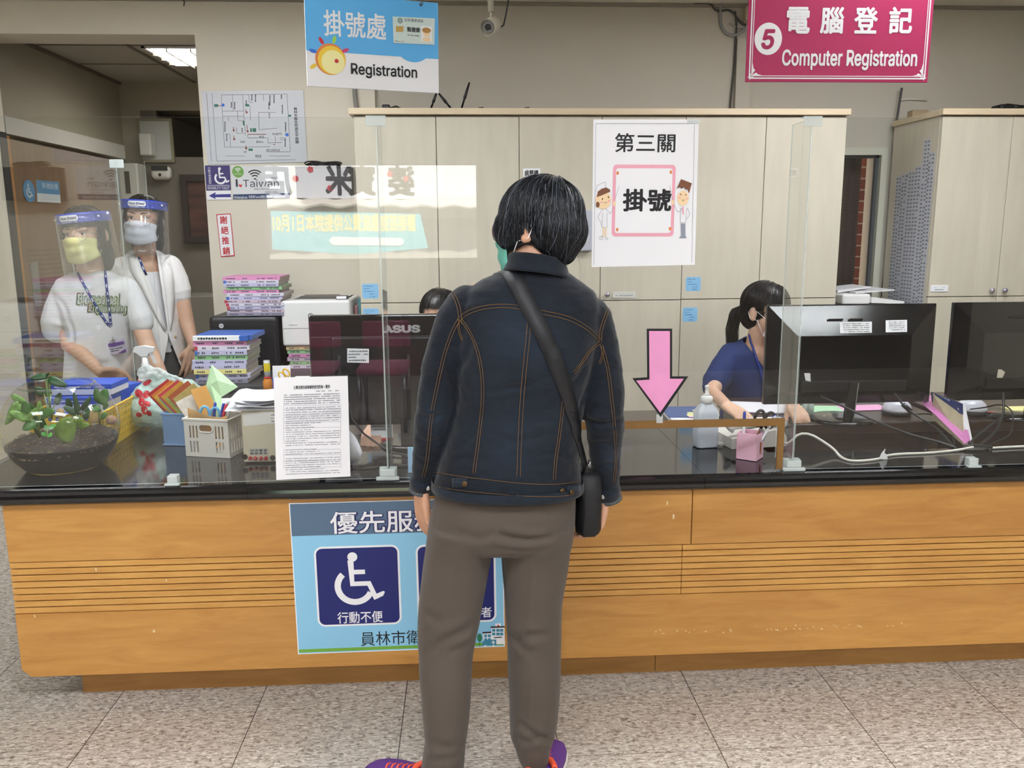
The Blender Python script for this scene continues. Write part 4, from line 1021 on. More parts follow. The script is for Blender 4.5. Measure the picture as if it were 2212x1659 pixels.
a = at_(323, 358, 6.6); b = at_(367, 388, 6.6); c = (a+b)/2
t = thing('smoke_alarm', 'white rounded alarm unit with a dark display right of the second face shield', 'alarm', (c.x, 6.66, c.z))
part(t, 'case', MB().rbox((a.x, 6.60, b.z), (b.x, 6.686, a.z), .035, 4), M_DIMW, world=True)
part(t, 'display', MB().box((c.x-.06, 6.596, c.z+.015), (c.x+.06, 6.5995, c.z+.05)).ell((c.x, 6.598, c.z-.015), (.012, .004, .012)), mat('dark_display', '#2d2f2f', .3), world=True)
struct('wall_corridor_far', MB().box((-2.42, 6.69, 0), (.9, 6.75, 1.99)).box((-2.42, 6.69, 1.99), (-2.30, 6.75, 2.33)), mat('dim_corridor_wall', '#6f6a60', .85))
a = at_(383, 376, 6.6); b = at_(470, 524, 6.6)
t = thing('framed_painting', 'dark framed painting in browns and blue on the corridor wall beside the doorway', 'picture', ((a.x+b.x)/2, 6.66, (a.z+b.z)/2))
part(t, 'frame', MB().box((a.x, 6.64, a.z-.05), (b.x, 6.688, a.z)).box((a.x, 6.64, b.z), (b.x, 6.688, b.z+.05)).box((a.x, 6.64, b.z+.05), (a.x+.05, 6.688, a.z-.05)).box((b.x-.05, 6.64, b.z+.05), (b.x, 6.688, a.z-.05)), mat('dark_brown_frame', '#2b2420', .5), world=True)
part(t, 'canvas', MB().box((a.x+.05, 6.66, b.z+.05), (b.x-.05, 6.68, a.z-.05)), mat('brownish_painting', '#4a2f28', .5, var=.6, vscale=5, stretch=(1, 1, 3)), world=True)
a = at_(372, 640, 6.3)
solo('low_cabinet', 'dull grey low cabinet at the end of the corridor, right of the blazer', 'cabinet', MB().rbox((a.x, 6.3, 0), (a.x+.8, 6.68, a.z), .01), mat('dull_grey_cabinet', '#7b786e', .6))
# ================================================================== PEOPLE: shared builders
M_SKIN = mat('skin', '#c99a7e', 0.5, var=0.06, vscale=30, sss=0.08)
M_SKINL = mat('light_skin', '#d9b096', 0.5, var=0.05, vscale=30, sss=0.08)
M_EYEW = mat('eye_white', '#e6e2dc', 0.2); M_IRIS = mat('dark_iris', '#1d130e', 0.15)
M_BROW = mat('brow_hair', '#2a211d', 0.7)
def hair_mat(name, grey):
    m = bpy.data.materials.new(name); m.use_nodes = True
    N, L = m.node_tree.nodes, m.node_tree.links; p = N['Principled BSDF']
    at = N.new('ShaderNodeAttribute'); at.attribute_name = 'tone'
    cr = N.new('ShaderNodeValToRGB'); e = cr.color_ramp.elements
    e[0].position = 0.0; e[0].color = lin('#08090c'); e[1].position = 1.0; e[1].color = lin('#747b85' if grey else '#2a2422')
    if grey:
        a = e.new(0.70); a.color = lin('#171a20'); b = e.new(0.9); b.color = lin('#3c424b')
    L.new(at.outputs['Fac'], cr.inputs[0]); L.new(cr.outputs[0], p.inputs['Base Color'])
    p.inputs['Roughness'].default_value = 0.38; p.inputs['Specular IOR Level'].default_value = 0.45
    return m
M_HAIRG = hair_mat('dark_hair_with_grey', True); M_HAIRB = hair_mat('black_hair', False)
def add_head(mb, M, s=1.0):
    T = M @ Matrix.Scale(s, 4)
    mb.ell((0, .012, .032), (.075, .093, .085), T); mb.ell((0, -.022, -.03), (.062, .070, .078), T)
    mb.ell((0, -.048, -.080), (.033, .034, .028), T)
    mb.tube([T @ Vector((0, -.080, .016)), T @ Vector((0, -.096, -.006)), T @ Vector((0, -.100, -.022)), T @ Vector((0, -.085, -.03))], [.007*s, .0095*s, .0125*s, .009*s], 10)
    for sx in (-1, 1):
        mb.ell((sx*.034, -.058, -.024), (.026, .027, .03), T)
        mb.ell((sx*.030, -.066, .026), (.024, .017, .010), T)
        mb.ell((sx*.031, -.0665, .0155), (.0165, .0125, .0055), T)
        mb.ell((sx*.031, -.0655, .0005), (.0165, .0125, .0045), T)
        mb.ell((sx*.076, .014, -.004), (.010, .019, .032), T); mb.ell((sx*.079, .008, -.024), (.008, .011, .013), T)
    mb.ell((0, -.082, -.054), (.023, .012, .006), T); mb.ell((0, -.081, -.063), (.019, .012, .006), T)
def add_hand(mb, M, side, curl=(.25, .35, .3), spread=.05, thumb=.5, s=1.0):
    T = M @ Matrix.Scale(s, 4)
    def tb(pts, r): mb.capsule([T @ Vector(p) for p in pts], [q*s for q in r], 10)
    for i, (kx, L, kz) in enumerate(((.030, .070, -.086), (.010, .078, -.090), (-.010, .072, -.087), (-.028, .057, -.080))):
        kx *= side
        tb([(kx*.55, 0, -.004), (kx*.9, -.001, -.045), (kx, 0, kz)], [.0135, .0125, .0105])
        a = curl[0]+.05*i; p = Vector((kx, 0, kz)); pts = [p]; sp = spread*(kx*side)/.03*side
        for seg, da in ((.44, 0), (.32, curl[1]), (.24, curl[2])):
            a += da
            p = p+Vector((math.sin(sp)*.6, math.sin(a), -math.cos(a)))*L*seg; pts.append(p)
        tb(pts, [.0098, .0088, .0080, .0066])
    tb([(side*.018, .004, -.018), (side*.038, .010+.01*thumb, -.042), (side*.046, .016+.02*thumb, -.066), (side*.044, .022+.03*thumb, -.088)], [.0145, .0115, .0098, .0078])
    mb.ell((0, .004, -.045), (.032, .012, .042), T)
def flow_hair(base, M, whorl, n, zend, seed, rad=.0009, keep=lambda p: True, zjit=.012, down=.7, grey=0.0, steps=16, ds=.0125, lift=.004, ends=None, inward=0.0):
    bv = bvh_of(base); r = random.Random(seed); mb = MB(); tones = []
    vs = [v.co.copy() for v in base.vertices if keep(v.co)]
    W_ = Vector(whorl)
    for i in range(n):
        p = vs[r.randrange(len(vs))].copy()
        ze = (zend(p) if callable(zend) else zend)+r.uniform(-zjit, zjit)
        if p.z < ze+.01: continue
        pts = []; off = r.uniform(.0005, lift)
        seedv = Vector((r.uniform(-1, 1), r.uniform(-1, 1), r.uniform(-1, 1)))*.18
        for k in range(steps):
            loc, nor, _, _ = bv.find_nearest(p)
            if loc is None: break
            q = loc+nor*off
            pts.append(M @ q)
            d = (q-W_); d.z *= .4
            if d.length > 1e-6: d.normalize()
            cl = noise.noise(q*28+Vector((seed, 0, 0)))
            dirn = d*(1-down*min(1, (q-W_).length/.07))+Vector((0, 0, -1))*down+seedv+Vector((cl*.25, cl*.2, 0))
            if inward: dirn += Vector((-q.x, -q.y, 0))*inward
            t = dirn-nor*dirn.dot(nor)
            if t.length < 1e-6: break
            p = q+t.normalized()*ds
            if p.z < ze: break
            if not keep(p): break
        if len(pts) > 3:
            m = len(pts); rr = [rad*(1-.75*(k/(m-1))**2) for k in range(m)]
            n0 = len(mb.v); mb.tube(pts, rr, 3, cap=False)
            tones += [r.random()]*(len(mb.v)-n0)
    return mb, tones
def hair_part(parent, base, strands, tones, M, m, tone0=.25, name='hair'):
    mb = MB(); mb.smooth = True
    mb.add([M @ v.co for v in base.vertices], [tuple(p.vertices) for p in base.polygons])
    n0 = len(mb.v); mb.add(strands.v, strands.f)
    o = part(parent, name, mb, m, world=True)
    me = o.data
    a = me.attributes.new('tone', 'FLOAT', 'POINT')
    nn = len(me.vertices)
    vals = [tone0]*n0+list(tones)
    a.data.foreach_set('value', (vals+[0]*nn)[:nn])
    return o
def cut_mesh(me, fn):
    bm = bmesh.new(); bm.from_mesh(me)
    bmesh.ops.delete(bm, geom=[f for f in bm.faces if fn(f.calc_center_median())], context='FACES')
    bm.to_mesh(me); bm.free()
    return me
def smooth_rim(me, it=14):
    bm = bmesh.new(); bm.from_mesh(me)
    nb = {v: [e.other_vert(v) for e in v.link_edges if e.is_boundary] for v in bm.verts if v.is_boundary}
    for _ in range(it):
        q = {v: v.co*.5+sum((n.co for n in ns), Vector())/len(ns)*.5 for v, ns in nb.items() if ns}
        for v, c in q.items(): v.co = c
    bm.to_mesh(me); bm.free()
    return me
def add_eyes(parent, M, look=0.0):
    for sx in (-1, 1):
        mb = MB(); c = Vector((sx*.031, -.0645, .008))
        mb.mat(0); mb.ell(c, (.0125, .0125, .0125), M, 16, 12)
        mb.mat(1); mb.ell(c+Vector((look*.004, -.0095, 0)), (.0058, .0042, .0058), M, 14, 8)
        part(parent, 'eye', mb, [M_EYEW, M_IRIS], world=True)
        b = MB().tube([M @ Vector((sx*x, y, z)) for x, y, z in ((.012, -.082, .0295), (.025, -.0825, .0325), (.040, -.075, .0305), (.050, -.063, .0245))], [.0022, .003, .0026, .0012], 6)
        part(parent, 'eyebrow', b, M_BROW, world=True)
        l = MB().tube([M @ Vector((sx*x, y, z)) for x, y, z in ((.016, -.0745, .0105), (.025, -.0785, .0155), (.035, -.078, .0155), (.045, -.0715, .0105))], [.0008, .0014, .0015, .0009], 6)
        part(parent, 'eyelashes', l, M_IRIS, world=True)
def face_mask(parent, M, m, loops=True, name='face_mask', mloop=None):
    rows = []
    for j in range(15):
        v = j/14; row = []
        for i in range(25):
            u = -1+2*i/24; a = math.radians(64)*u
            zt = -.004-.012*abs(u)**1.5; zb = -.113+.024*abs(u)**1.6
            z = zt+(zb-zt)*v
            nose = (.014*math.exp(-((v-.16)/.22)**2))*math.exp(-(a/.36)**2)
            fall = -.020*max(0, v-.62)**1.3/.28
            r = .097+nose+fall*(1-.3*abs(u))+.0035*math.sin(v*PI*5)*(v > .18)*(v < .85)*(1-u*u)
            row.append(M @ Vector((math.sin(a)*(.0785+.002*math.sin(v*9)), -.006-math.cos(a)*r*1.0, z)))
        rows.append(row)
    o = part(parent, name, MB().grid(rows, .0016), m, world=True)
    if loops:
        for sx, i in ((-1, 0), (1, 24)):
            b = MB()
            for j, ez in ((1, .022), (13, -.030)):
                b.tube([rows[j][i], M @ Vector((sx*.079, -.012, ez*.6-.012)), M @ Vector((sx*.084, .020, ez*.8-.002)), M @ Vector((sx*.083, .032, -.004))], .0012, 6)
            part(o, 'ear_loop', b, mloop or m, world=True)
    return o
def glasses(parent, M, m, r=.021, drop=0.0, half_round=True, temples=True):
    b = MB()
    for sx in (-1, 1):
        c = Vector((sx*.033, 0, .002-drop)); pts = []
        for k in range(25):
            a = 2*PI*k/24; x = r*1.12*math.cos(a); z = r*.86*math.sin(a)
            pts.append(M @ Vector((c.x+x, -.104+.010*((c.x+x)/.055)**2, c.z+z)))
        b.tube(pts, .0009, 6, cap=False)
        if temples: b.tube([M @ Vector((sx*(.033+r*1.12), -.094, .004-drop)), M @ Vector((sx*.074, -.070, .006)), M @ Vector((sx*.084, .012, .008)), M @ Vector((sx*.084, .03, -.004))], .0009, 6)
    b.tube([M @ Vector((-.010, -.104, .004-drop)), M @ Vector((0, -.107, .007-drop)), M @ Vector((.010, -.104, .004-drop))], .0009, 6)
    return part(parent, 'glasses', b, m, world=True)
def cyl_map(M, R, z0, yc=0.0, ex=1.0):
    def f(x, y, d=0.0):
        a = x/R
        return M @ Vector((math.sin(a)*(R+d)*ex, yc-math.cos(a)*(R+d), z0+y))
    return f
def face_shield(parent, M):
    mband = mat('shield_blue_band', '#2b49c4', 0.4); R = .118
    f = cyl_map(M, R, 0, .018, .86)
    band = MB().grid([[f(-R*1.95+R*3.9*i/36, z, 0) for i in range(37)] for z in (.052, .060, .084, .092)], .004)
    o = part(parent, 'face_shield', band, mband, 'blue headband of the visor', world=True)
    rows = [[f(-R*1.85+R*3.7*i/36, .088-.245*j/8, .003+.010*j/8) for i in range(37)] for j in range(9)]
    part(o, 'visor', MB().grid(rows, .0006), glass_mat('clear_visor', (.97, .98, .985), 1.35, haze=.035), 'clear plastic visor', world=True)
    mb = MB()
    poly = rrect(-.046, .0615, .046, .0845, .011, 6)
    for i in range(24):
        x0, x1 = -.046+.092*i/24, -.046+.092*(i+1)/24
        def yr(x):
            d = max(0, abs(x)-.035); h = .0115*math.sqrt(max(0, 1-(d/.011)**2)) if d > 0 else .0115
            return .073-h, .073+h
        a0, a1 = yr(x0); b0, b1 = yr(x1)
        mb.add([f(x0, a0, .0042), f(x1, b0, .0042), f(x1, b1, .0042), f(x0, a1, .0042)], [(0, 1, 2, 3)])
    part(o, 'label', mb, C_WHITE, 'white printed label', world=True)
    tx = fit_text('Face Shield', .076, None, bold=.02)
    part(o, 'lettering', MB().add([f(v[0], .0735+v[1], .0056+v[2]) for v in tx.v], tx.f), mat('shield_navy', '#1c2460', .5), world=True)
    r_ = random.Random(4); mb = MB()
    for p in dashes(-.035, .040, .057, .0028, r_, .9): mb.add([f(x, y, .0046) for x, y in p], [(0, 1, 2, 3)])
    part(o, 'small_print', mb, C_WHITE, world=True)
    for sx in (-1, 1):
        part(o, 'snap_button', MB().ell(f(sx*.130, .073, .003), (.005, .005, .005)), C_WHITE, world=True)
    return o
def rings_from(spec, n=40, pw=2.5):
    out = []
    for py, xl, xr, df, db, Y in spec:
        a = atY(xl, py, Y); b = atY(xr, py, Y)
        cx, cz, rx = (a.x+b.x)/2, (a.z+b.z)/2, (b.x-a.x)/2
        tz = (b.z-a.z)/2
        ring = []
        for k in range(n):
            t = 2*PI*k/n; c, s_ = math.cos(t), math.sin(t)
            x = math.copysign(abs(c)**(2/pw), c); y = math.copysign(abs(s_)**(2/pw), s_)
            ring.append(Vector((cx+rx*x, Y+(db if y < 0 else df)*LS[0]*y, cz+tz*x)))
        out.append(ring)
    return out
LS = [1.0]
def limb(mb, pts, n=16):
    mb.capsule([atY(p[0], p[1], p[2]) for p in pts], [p[3]*LS[0] for p in pts], n)
def fold(me, line, width, depth, ridge=.5):
    n = len(me.vertices)
    co = np.empty(n*3, 'f'); me.vertices.foreach_get('co', co); co = co.reshape(-1, 3)
    no = np.empty(n*3, 'f'); me.vertices.foreach_get('normal', no); no = no.reshape(-1, 3)
    P = np.array([tuple(p) for p in line], 'f')
    lo, hi = P.min(0)-width*3, P.max(0)+width*3
    idx = np.nonzero(((co > lo) & (co < hi)).all(1))[0]
    if len(idx) == 0: return
    c = co[idx]; best = np.full(len(idx), 1e9, 'f'); bt = np.zeros(len(idx), 'f'); tot = len(P)-1
    for i in range(tot):
        a = P[i]; ab = P[i+1]-a; t = np.clip(((c-a)@ab)/max(float(ab@ab), 1e-12), 0, 1)
        d = np.linalg.norm(c-(a+t[:, None]*ab), axis=1); m = d < best
        best[m] = d[m]; bt[m] = (i+t[m])/tot
    e = np.sin(PI*np.clip(bt, 0, 1)).clip(0)**.6; x = best/width
    h = depth*e*(-np.exp(-x*x)+ridge*np.exp(-(x-1.6)**2)); h[best >= width*3] = 0
    co[idx] = c+no[idx]*h[:, None]
    me.vertices.foreach_set('co', co.ravel()); me.update()
def wrinkle(me, amp, sc, seed=0, stretch=(1, 1, 1)):
    n = len(me.vertices)
    co = np.empty(n*3, 'f'); me.vertices.foreach_get('co', co); co = co.reshape(-1, 3)
    no = np.empty(n*3, 'f'); me.vertices.foreach_get('normal', no); no = no.reshape(-1, 3)
    q = co*np.array(stretch, 'f')*sc+np.array((seed, seed*.7, 0), 'f')
    h = np.array([noise.noise(Vector(p))+.5*noise.noise(Vector(p)*2.1) for p in q.tolist()], 'f')
    me.vertices.foreach_set('co', (co+no*(h*amp)[:, None]).ravel()); me.update()
def cast(bv, pts, off=.001, dens=1):
    out = []
    for i in range(len(pts)-1):
        (x0, y0), (x1, y1) = pts[i], pts[i+1]
        m = max(1, int(math.hypot(x1-x0, y1-y0)/(9/dens)))
        for k in range(m+(1 if i == len(pts)-2 else 0)):
            t = k/m; d = ray(x0+(x1-x0)*t, y0+(y1-y0)*t).normalized()
            h = bv.ray_cast(CAM, d, 10)
            if h[0] is not None:
                nn = h[1] if h[1].dot(d) < 0 else -h[1]
                out.append((h[0]+nn*off, nn))
    return out
def smooth_px(pts, it=2):
    for _ in range(it):
        q = [pts[0]]
        for a, b in zip(pts[:-1], pts[1:]): q += [(.75*a[0]+.25*b[0], .75*a[1]+.25*b[1]), (.25*a[0]+.75*b[0], .25*a[1]+.75*b[1])]
        pts = q+[pts[-1]]
    return pts
def ribbon(mb, hits, w, th=.001):
    A, B = [], []
    for i, (p, nn) in enumerate(hits):
        t = hits[min(i+1, len(hits)-1)][0]-hits[max(i-1, 0)][0]
        s_ = t.cross(nn)
        if s_.length < 1e-9: continue
        s_.normalize(); ww = w[0]+(w[1]-w[0])*i/max(1, len(hits)-1) if isinstance(w, tuple) else w
        A.append(p+s_*ww/2); B.append(p-s_*ww/2)
    if len(A) > 1: mb.grid([A, B], th)
    return mb
def seam(mb, bv, pts, gap=.0075, r=.00085, off=.0012, it=2):
    pts = smooth_px(pts, it)
    h = cast(bv, pts, off)
    if len(h) < 3: return
    for sg in ((-1, 1) if gap else (0,)):
        L_ = []
        for i, (p, nn) in enumerate(h):
            t = h[min(i+1, len(h)-1)][0]-h[max(i-1, 0)][0]; s_ = t.cross(nn)
            if s_.length < 1e-9: continue
            L_.append(p+s_.normalized()*gap/2*sg)
        # dashes: short stitches along the row
        if len(L_) > 1: mb.tube(L_, r, 4)
# ================================================================== THINGS ON THE COUNTER, LEFT
def slot_wall(mb, w, h, t, holes, M):
    xs = sorted({0, w, *[a for q in holes for a in (q[0], q[2])]}); zs = sorted({0, h, *[a for q in holes for a in (q[1], q[3])]})
    for j in range(len(zs)-1):
        i = 0
        while i < len(xs)-1:
            def hole(i):
                cx, cz = (xs[i]+xs[i+1])/2, (zs[j]+zs[j+1])/2
                return any(q[0] < cx < q[2] and q[1] < cz < q[3] for q in holes)
            if hole(i): i += 1; continue
            k = i
            while k < len(xs)-1 and not hole(k): k += 1
            mb.box((xs[i], 0, zs[j]), (xs[k], t, zs[j+1]), M); i = k
    return mb
# ---- glass bowl terrarium
BC = Vector((-1.262, 2.605, CTZ+.001)); BR, BZ = .168, .132
bowl = thing('terrarium_bowl', 'round clear glass bowl planted with soil and green plants at the left of the counter', 'glass bowl', BC)
prof = []
for k in range(25):
    z = .002+(.262-.002)*k/24; prof.append((math.sqrt(max(0, BR**2-(z-BZ)**2)), z))
mb = MB(); mb.lathe([(.001, .002)]+prof, 56, cap=False)
part(bowl, 'glass', mb, glass_mat('bowl_glass', (.955, .97, .96), 1.5, boost=1.1))
part(bowl, 'rim', MB().tube([(prof[-1][0]*math.cos(a), prof[-1][0]*math.sin(a), .262) for a in [2*PI*k/48 for k in range(49)]], .0032, 8), glass_mat('glass_rim', (.8, .86, .84), 1.5, boost=2.0))
sp_ = [(.001, .006)]
for k in range(12):
    z = .006+(.083-.006)*k/11; sp_.append((math.sqrt(max(0, BR**2-(z-BZ)**2))-.003, z))
M_SOIL = mat('dark_potting_soil', '#070605', .85, var=.5, vscale=70, bump=.3, bscale=140)
mb = MB(); mb.lathe(sp_, 56, cap=False); part(bowl, 'soil', mb, M_SOIL)
r_ = random.Random(11); Rs = sp_[-1][0]; rings = []
def soil_z(x, y): return .083+.020*(y/Rs)+.010*noise.noise(Vector((x*22, y*22, 3)))
for k in range(12):
    rr = Rs*k/11+1e-5; rings.append([Vector((rr*math.cos(a), rr*math.sin(a), soil_z(rr*math.cos(a), rr*math.sin(a)) if k < 11 else .083+.020*math.sin(a)*.6)) for a in [2*PI*i/48 for i in range(48)]])
mb = MB(); mb.loft(rings[::-1], cap=False); part(bowl, 'soil_surface', mb, mat('soil_top', '#2c241c', .9, var=.5, vscale=60, bump=.8, bscale=160))
mb = MB()
for k in range(320):
    a = r_.uniform(0, 2*PI); rr = Rs*math.sqrt(r_.uniform(.02, 1))*.97 if k % 3 else Rs*.975; x, y = rr*math.cos(a), rr*math.sin(a); s_ = r_.uniform(.0016, .0036)
    mb.ell((x, y, soil_z(x, y)+.001), (s_*1.3, s_, s_*.7), rot(0, 0, r_.uniform(0, 3)) if False else None, 7, 5)
o = part(bowl, 'gravel', mb, mat('pale_gravel', '#75664f', .7, var=.5, vscale=120)); o['kind'] = 'stuff'
def stone(lab, px, py, Y, r, m, seed):
    mb = MB(); mb.ell((0, 0, 0), r, None, 14, 10); me = mb.mesh('rock')
    for v in me.vertices: v.co *= 1+.22*noise.noise(v.co*38+Vector((seed, 0, 0)))
    o = part(None, 'rock', me, m); o.location = atY(px, py, Y); tag(o, lab, 'rock', 'stones in the glass bowl')
M_ST1 = mat('tan_stone', '#b99a6a', .7, var=.2, vscale=50); M_ST2 = mat('pinkish_stone', '#b58f78', .8, var=.25, vscale=60)
stone('oval tan pebble standing in the middle of the glass bowl', 131, 891, 2.615, (.013, .010, .015), M_ST1, 1)
stone('upright ochre stone between the plants at the right of the glass bowl', 205, 899, 2.62, (.018, .012, .022), M_ST1, 5)
stone('rough pinkish stone against the right side of the glass bowl', 241, 907, 2.63, (.017, .015, .014), M_ST2, 9)
def leaf(mb, base, tip, w, nrm=(0, -.4, 1), curl=.25, heart=True):
    base, tip = Vector(base), Vector(tip); ax = tip-base; L_ = ax.length; ax.normalize()
    n_ = Vector(nrm); n_ = (n_-ax*n_.dot(ax)).normalized(); sd = ax.cross(n_)
    rows = []
    for i in range(8):
        t = i/7; ww = w*(math.sin(PI*min(1, t*.93+.07))**.7 if not heart else (math.sqrt(max(0, 1-((t-.36)/.66)**2)) if t > .02 else .55))*(1-.25*t)
        ww = max(ww, .0008); row = []
        for j in range(5):
            s_ = -1+2*j/4
            row.append(base+ax*(L_*t-(.06*L_ if heart and t < .05 and abs(s_) > .4 else 0))+sd*ww*s_+n_*(-curl*w*s_*s_*.6-curl*L_*t*t*.5))
        rows.append(row)
    mb.grid(rows, .0006)
M_LEAF = mat('glossy_green_leaf', '#3f7430', .35, var=.35, vscale=40, spec=.6); M_LEAFD = mat('dark_green_leaf', '#234a26', .4, var=.4, vscale=40); M_LEAFV = mat('variegated_leaf', '#6b9442', .4, var=.5, vscale=55)
M_STEM = mat('pale_green_stem', '#7f9a58', .5)
def plant(label, root_px, leaves, m, rootY=2.6):
    t = thing('potted_plant', label, 'plant', atY(*root_px, rootY), group='plants in the glass bowl')
    f_ = MB(); s_ = MB(); r0 = atY(*root_px, rootY)
    for bx, by, tx, ty, Y, w in leaves:
        b_ = atY(bx, by, Y); tp = atY(tx, ty, Y-.012)
        s_.tube([r0, r0.lerp(b_, .5)+Vector((0, -.006, .008)), b_], [.0022, .0018, .0014], 6)
        leaf(f_, b_, tp, w, (.1, -.85, .5))
    part(t, 'foliage', f_, m, world=True); part(t, 'stems', s_, M_STEM, world=True)
plant('variegated trailing plant against the left side of the glass bowl', (85, 944), [(40, 872, 12, 905, 2.57, .018), (42, 880, 6, 916, 2.60, .016), (60, 905, 20, 888, 2.56, .015), (52, 872, 24, 852, 2.60, .013), (85, 890, 84, 868, 2.55, .010), (62, 898, 88, 878, 2.55, .012)], M_LEAFV)
plant('long-stemmed leafy plant left of the middle of the glass bowl', (86, 946), [(58, 895, 52, 868, 2.57, .016), (75, 912, 46, 926, 2.56, .018), (80, 920, 76, 900, 2.60, .016), (88, 896, 114, 886, 2.60, .018), (70, 890, 64, 874, 2.62, .013), (92, 925, 84, 902, 2.62, .015)], M_LEAF)
plant('plant with one big half-round dull green leaf in front of the tan pebble', (133, 950), [(128, 948, 150, 905, 2.51, .040), (165, 920, 190, 916, 2.53, .012), (160, 918, 176, 905, 2.52, .013)], mat('olive_leaf', '#66822f', .45, var=.25, vscale=50), 2.53)
plant('dark spiky plant behind the right middle of the glass bowl', (172, 920), [(170, 895, 158, 850, 2.66, .010), (175, 890, 192, 858, 2.68, .012), (182, 893, 205, 875, 2.66, .014), (165, 893, 138, 878, 2.67, .013), (178, 900, 214, 884, 2.64, .013), (150, 880, 146, 862, 2.69, .012)], M_LEAFD, 2.66)
plant('upright round-leaved plant at the right side of the glass bowl', (216, 916), [(217, 872, 226, 842, 2.62, .021), (212, 868, 206, 840, 2.63, .013), (218, 900, 228, 894, 2.60, .013), (214, 880, 200, 886, 2.60, .012), (222, 880, 232, 874, 2.64, .010)], M_LEAF, 2.62)
plant('small bright green seedling at the front middle of the glass bowl', (104, 946), [(101, 938, 90, 936, 2.49, .008), (104, 938, 110, 940, 2.49, .009), (106, 925, 118, 918, 2.50, .008), (104, 928, 98, 920, 2.50, .008)], mat('bright_leaf', '#4fb04a', .35, var=.2, vscale=50), 2.49)
plant('tall plant whose leaf hangs over the rim of the glass bowl', (112, 905), [(106, 818, 142, 832, 2.63, .016), (100, 812, 64, 816, 2.62, .012), (98, 812, 104, 806, 2.62, .007), (120, 872, 128, 850, 2.68, .014), (95, 850, 75, 838, 2.69, .016), (110, 850, 96, 845, 2.70, .015)], M_LEAFD, 2.66)
# ---- yellow slotted basket with test kit boxes
M_YB = mat('yellow_plastic', '#e6c02a', .4)
yb = thing('basket', 'yellow slotted plastic basket holding blue test kit boxes, right of the glass bowl', 'basket', (-1.35, 2.95, CTZ))
mb = MB(); H_ = .128
L_ = .43; hol = [(.012+.0235*i, .014+.0225*j, .024+.0235*i, .028+.0225*j) for i in range(17) for j in range(5)]
Mx = Matrix.Translation((-1.212, 2.792, CTZ+.001)) @ Matrix.Rotation(math.radians(92), 4, 'Z')
slot_wall(mb, L_, H_, .003, hol, Mx)
Mx2 = Matrix.Translation((-1.452, 2.792, CTZ+.001)) @ Matrix.Rotation(math.radians(92), 4, 'Z'); slot_wall(mb, L_, H_, .003, hol, Mx2)
hol2 = [(.012+.0235*i, .014+.0225*j, .024+.0235*i, .028+.0225*j) for i in range(9) for j in range(5)]
slot_wall(mb, .236, H_, .003, hol2, Matrix.Translation((-1.452, 2.793, CTZ+.001))); slot_wall(mb, .236, H_, .003, hol2, Matrix.Translation((-1.467, 3.219, CTZ+.001)))
mb.box((-1.462, 2.797, CTZ+.001), (-1.222, 3.217, CTZ+.005))
part(yb, 'body', mb, M_YB, world=True)
part(yb, 'rim', MB().rbox((-.004, -.004, H_), (L_+.004, .005, H_+.006), .002, 2, Mx).rbox((-.004, -.002, H_), (L_+.004, .007, H_+.006), .002, 2, Mx2), M_YB, world=True)
C_KIT = mat('kit_blue', '#1d4fc4', .35); C_KITW = mat('kit_white', '#dfe2ee', .4)
def kit(label, cx, cy, z, w, d, h, rz, text=None):
    t = thing('test_kit_box', label, 'box', (cx, cy, z), rz, 'self test kit boxes')
    part(t, 'carton', MB().rbox((-w/2, -d/2, 0), (w/2, d/2, h), .001, 1), C_KITW)
    part(t, 'blue_top', MB().box((-w/2-.0004, -d/2-.0004, h*.55), (w/2+.0004, d/2+.0004, h+.0006)), C_KIT, 'blue upper band and lid')
    M = facing((0, -d/2-.0006, h*.77))
    if text:
        part(t, 'lettering', place(fit_text('SARS-CoV-2 Antigen Self Test Nasal', w*.62, None, bold=.02), facing((-w*.15, -d/2-.0008, h*.77))), C_WHITE)
        part(t, 'small_print', place(flat(dashes(-w*.1, w*.1, 0, h*.07, random.Random(3), .9), 0, .0002), facing((w*.34, -d/2-.0008, h*.77))), C_WHITE)
    else:
        part(t, 'small_print', place(flat(dashes(-w*.35, w*.2, 0, h*.08, random.Random(int(cx*-900)), .9), 0, .0002), facing((0, -d/2-.0008, h*.77))), C_WHITE)
    return t
zb = CTZ+.006
kit('lowest blue and white test kit box at the front of the yellow basket', -1.345, 2.912, zb, .19, .16, .055, -.06)
kit('blue and white test kit box standing at the right rear of the yellow basket', -1.300, 3.142, zb, .10, .13, .160, -.5)
kit('blue and white test kit box lying in the middle of the test kit stack', -1.345, 2.922, zb+.0565, .19, .15, .050, .08)
kit('blue and white test kit box tilted second from the top of the stack', -1.35, 2.972, zb+.1075, .19, .15, .050, -.03)
kit('topmost blue and white test kit box, its name printed along the front', -1.335, 3.0, zb+.1615, .205, .14, .036, -.02, True)
# ---- plastic bag with a red flower print, spray bottle behind it
def bag_mat():
    return mat('mint_film', '#bcd8d2', .25, spec=.6, alpha=.72, var=.15, vscale=14, bump=.5, bscale=40)
M_FILM = bag_mat()
bp = atZ(345, 908, CTZ); bag = thing('plastic_bag', 'knotted translucent mint plastic bag with a red flower print, behind the envelopes', 'bag', (bp.x, 3.10, CTZ))
hb = MB(); cB = Vector((-1.125, 3.12, CTZ))
for o_, r__ in (((0, 0, .075), (.148, .11, .073)), ((.06, .01, .09), (.105, .09, .06)), ((-.05, 0, .125), (.070, .06, .058)), ((-.01, 0, .165), (.055, .04, .042)), ((.07, 0, .132), (.075, .05, .046))): hb.ell(cB+Vector(o_), r__)
me = fuse(hb, .006, 5, .6)
wrinkle(me, .010, 16, 3, (1, 1, .6)); wrinkle(me, .004, 45, 8)
for v in me.vertices: v.co.z = max(v.co.z, CTZ+.002)
part(bag, 'body', me, M_FILM, world=True)
me.update()
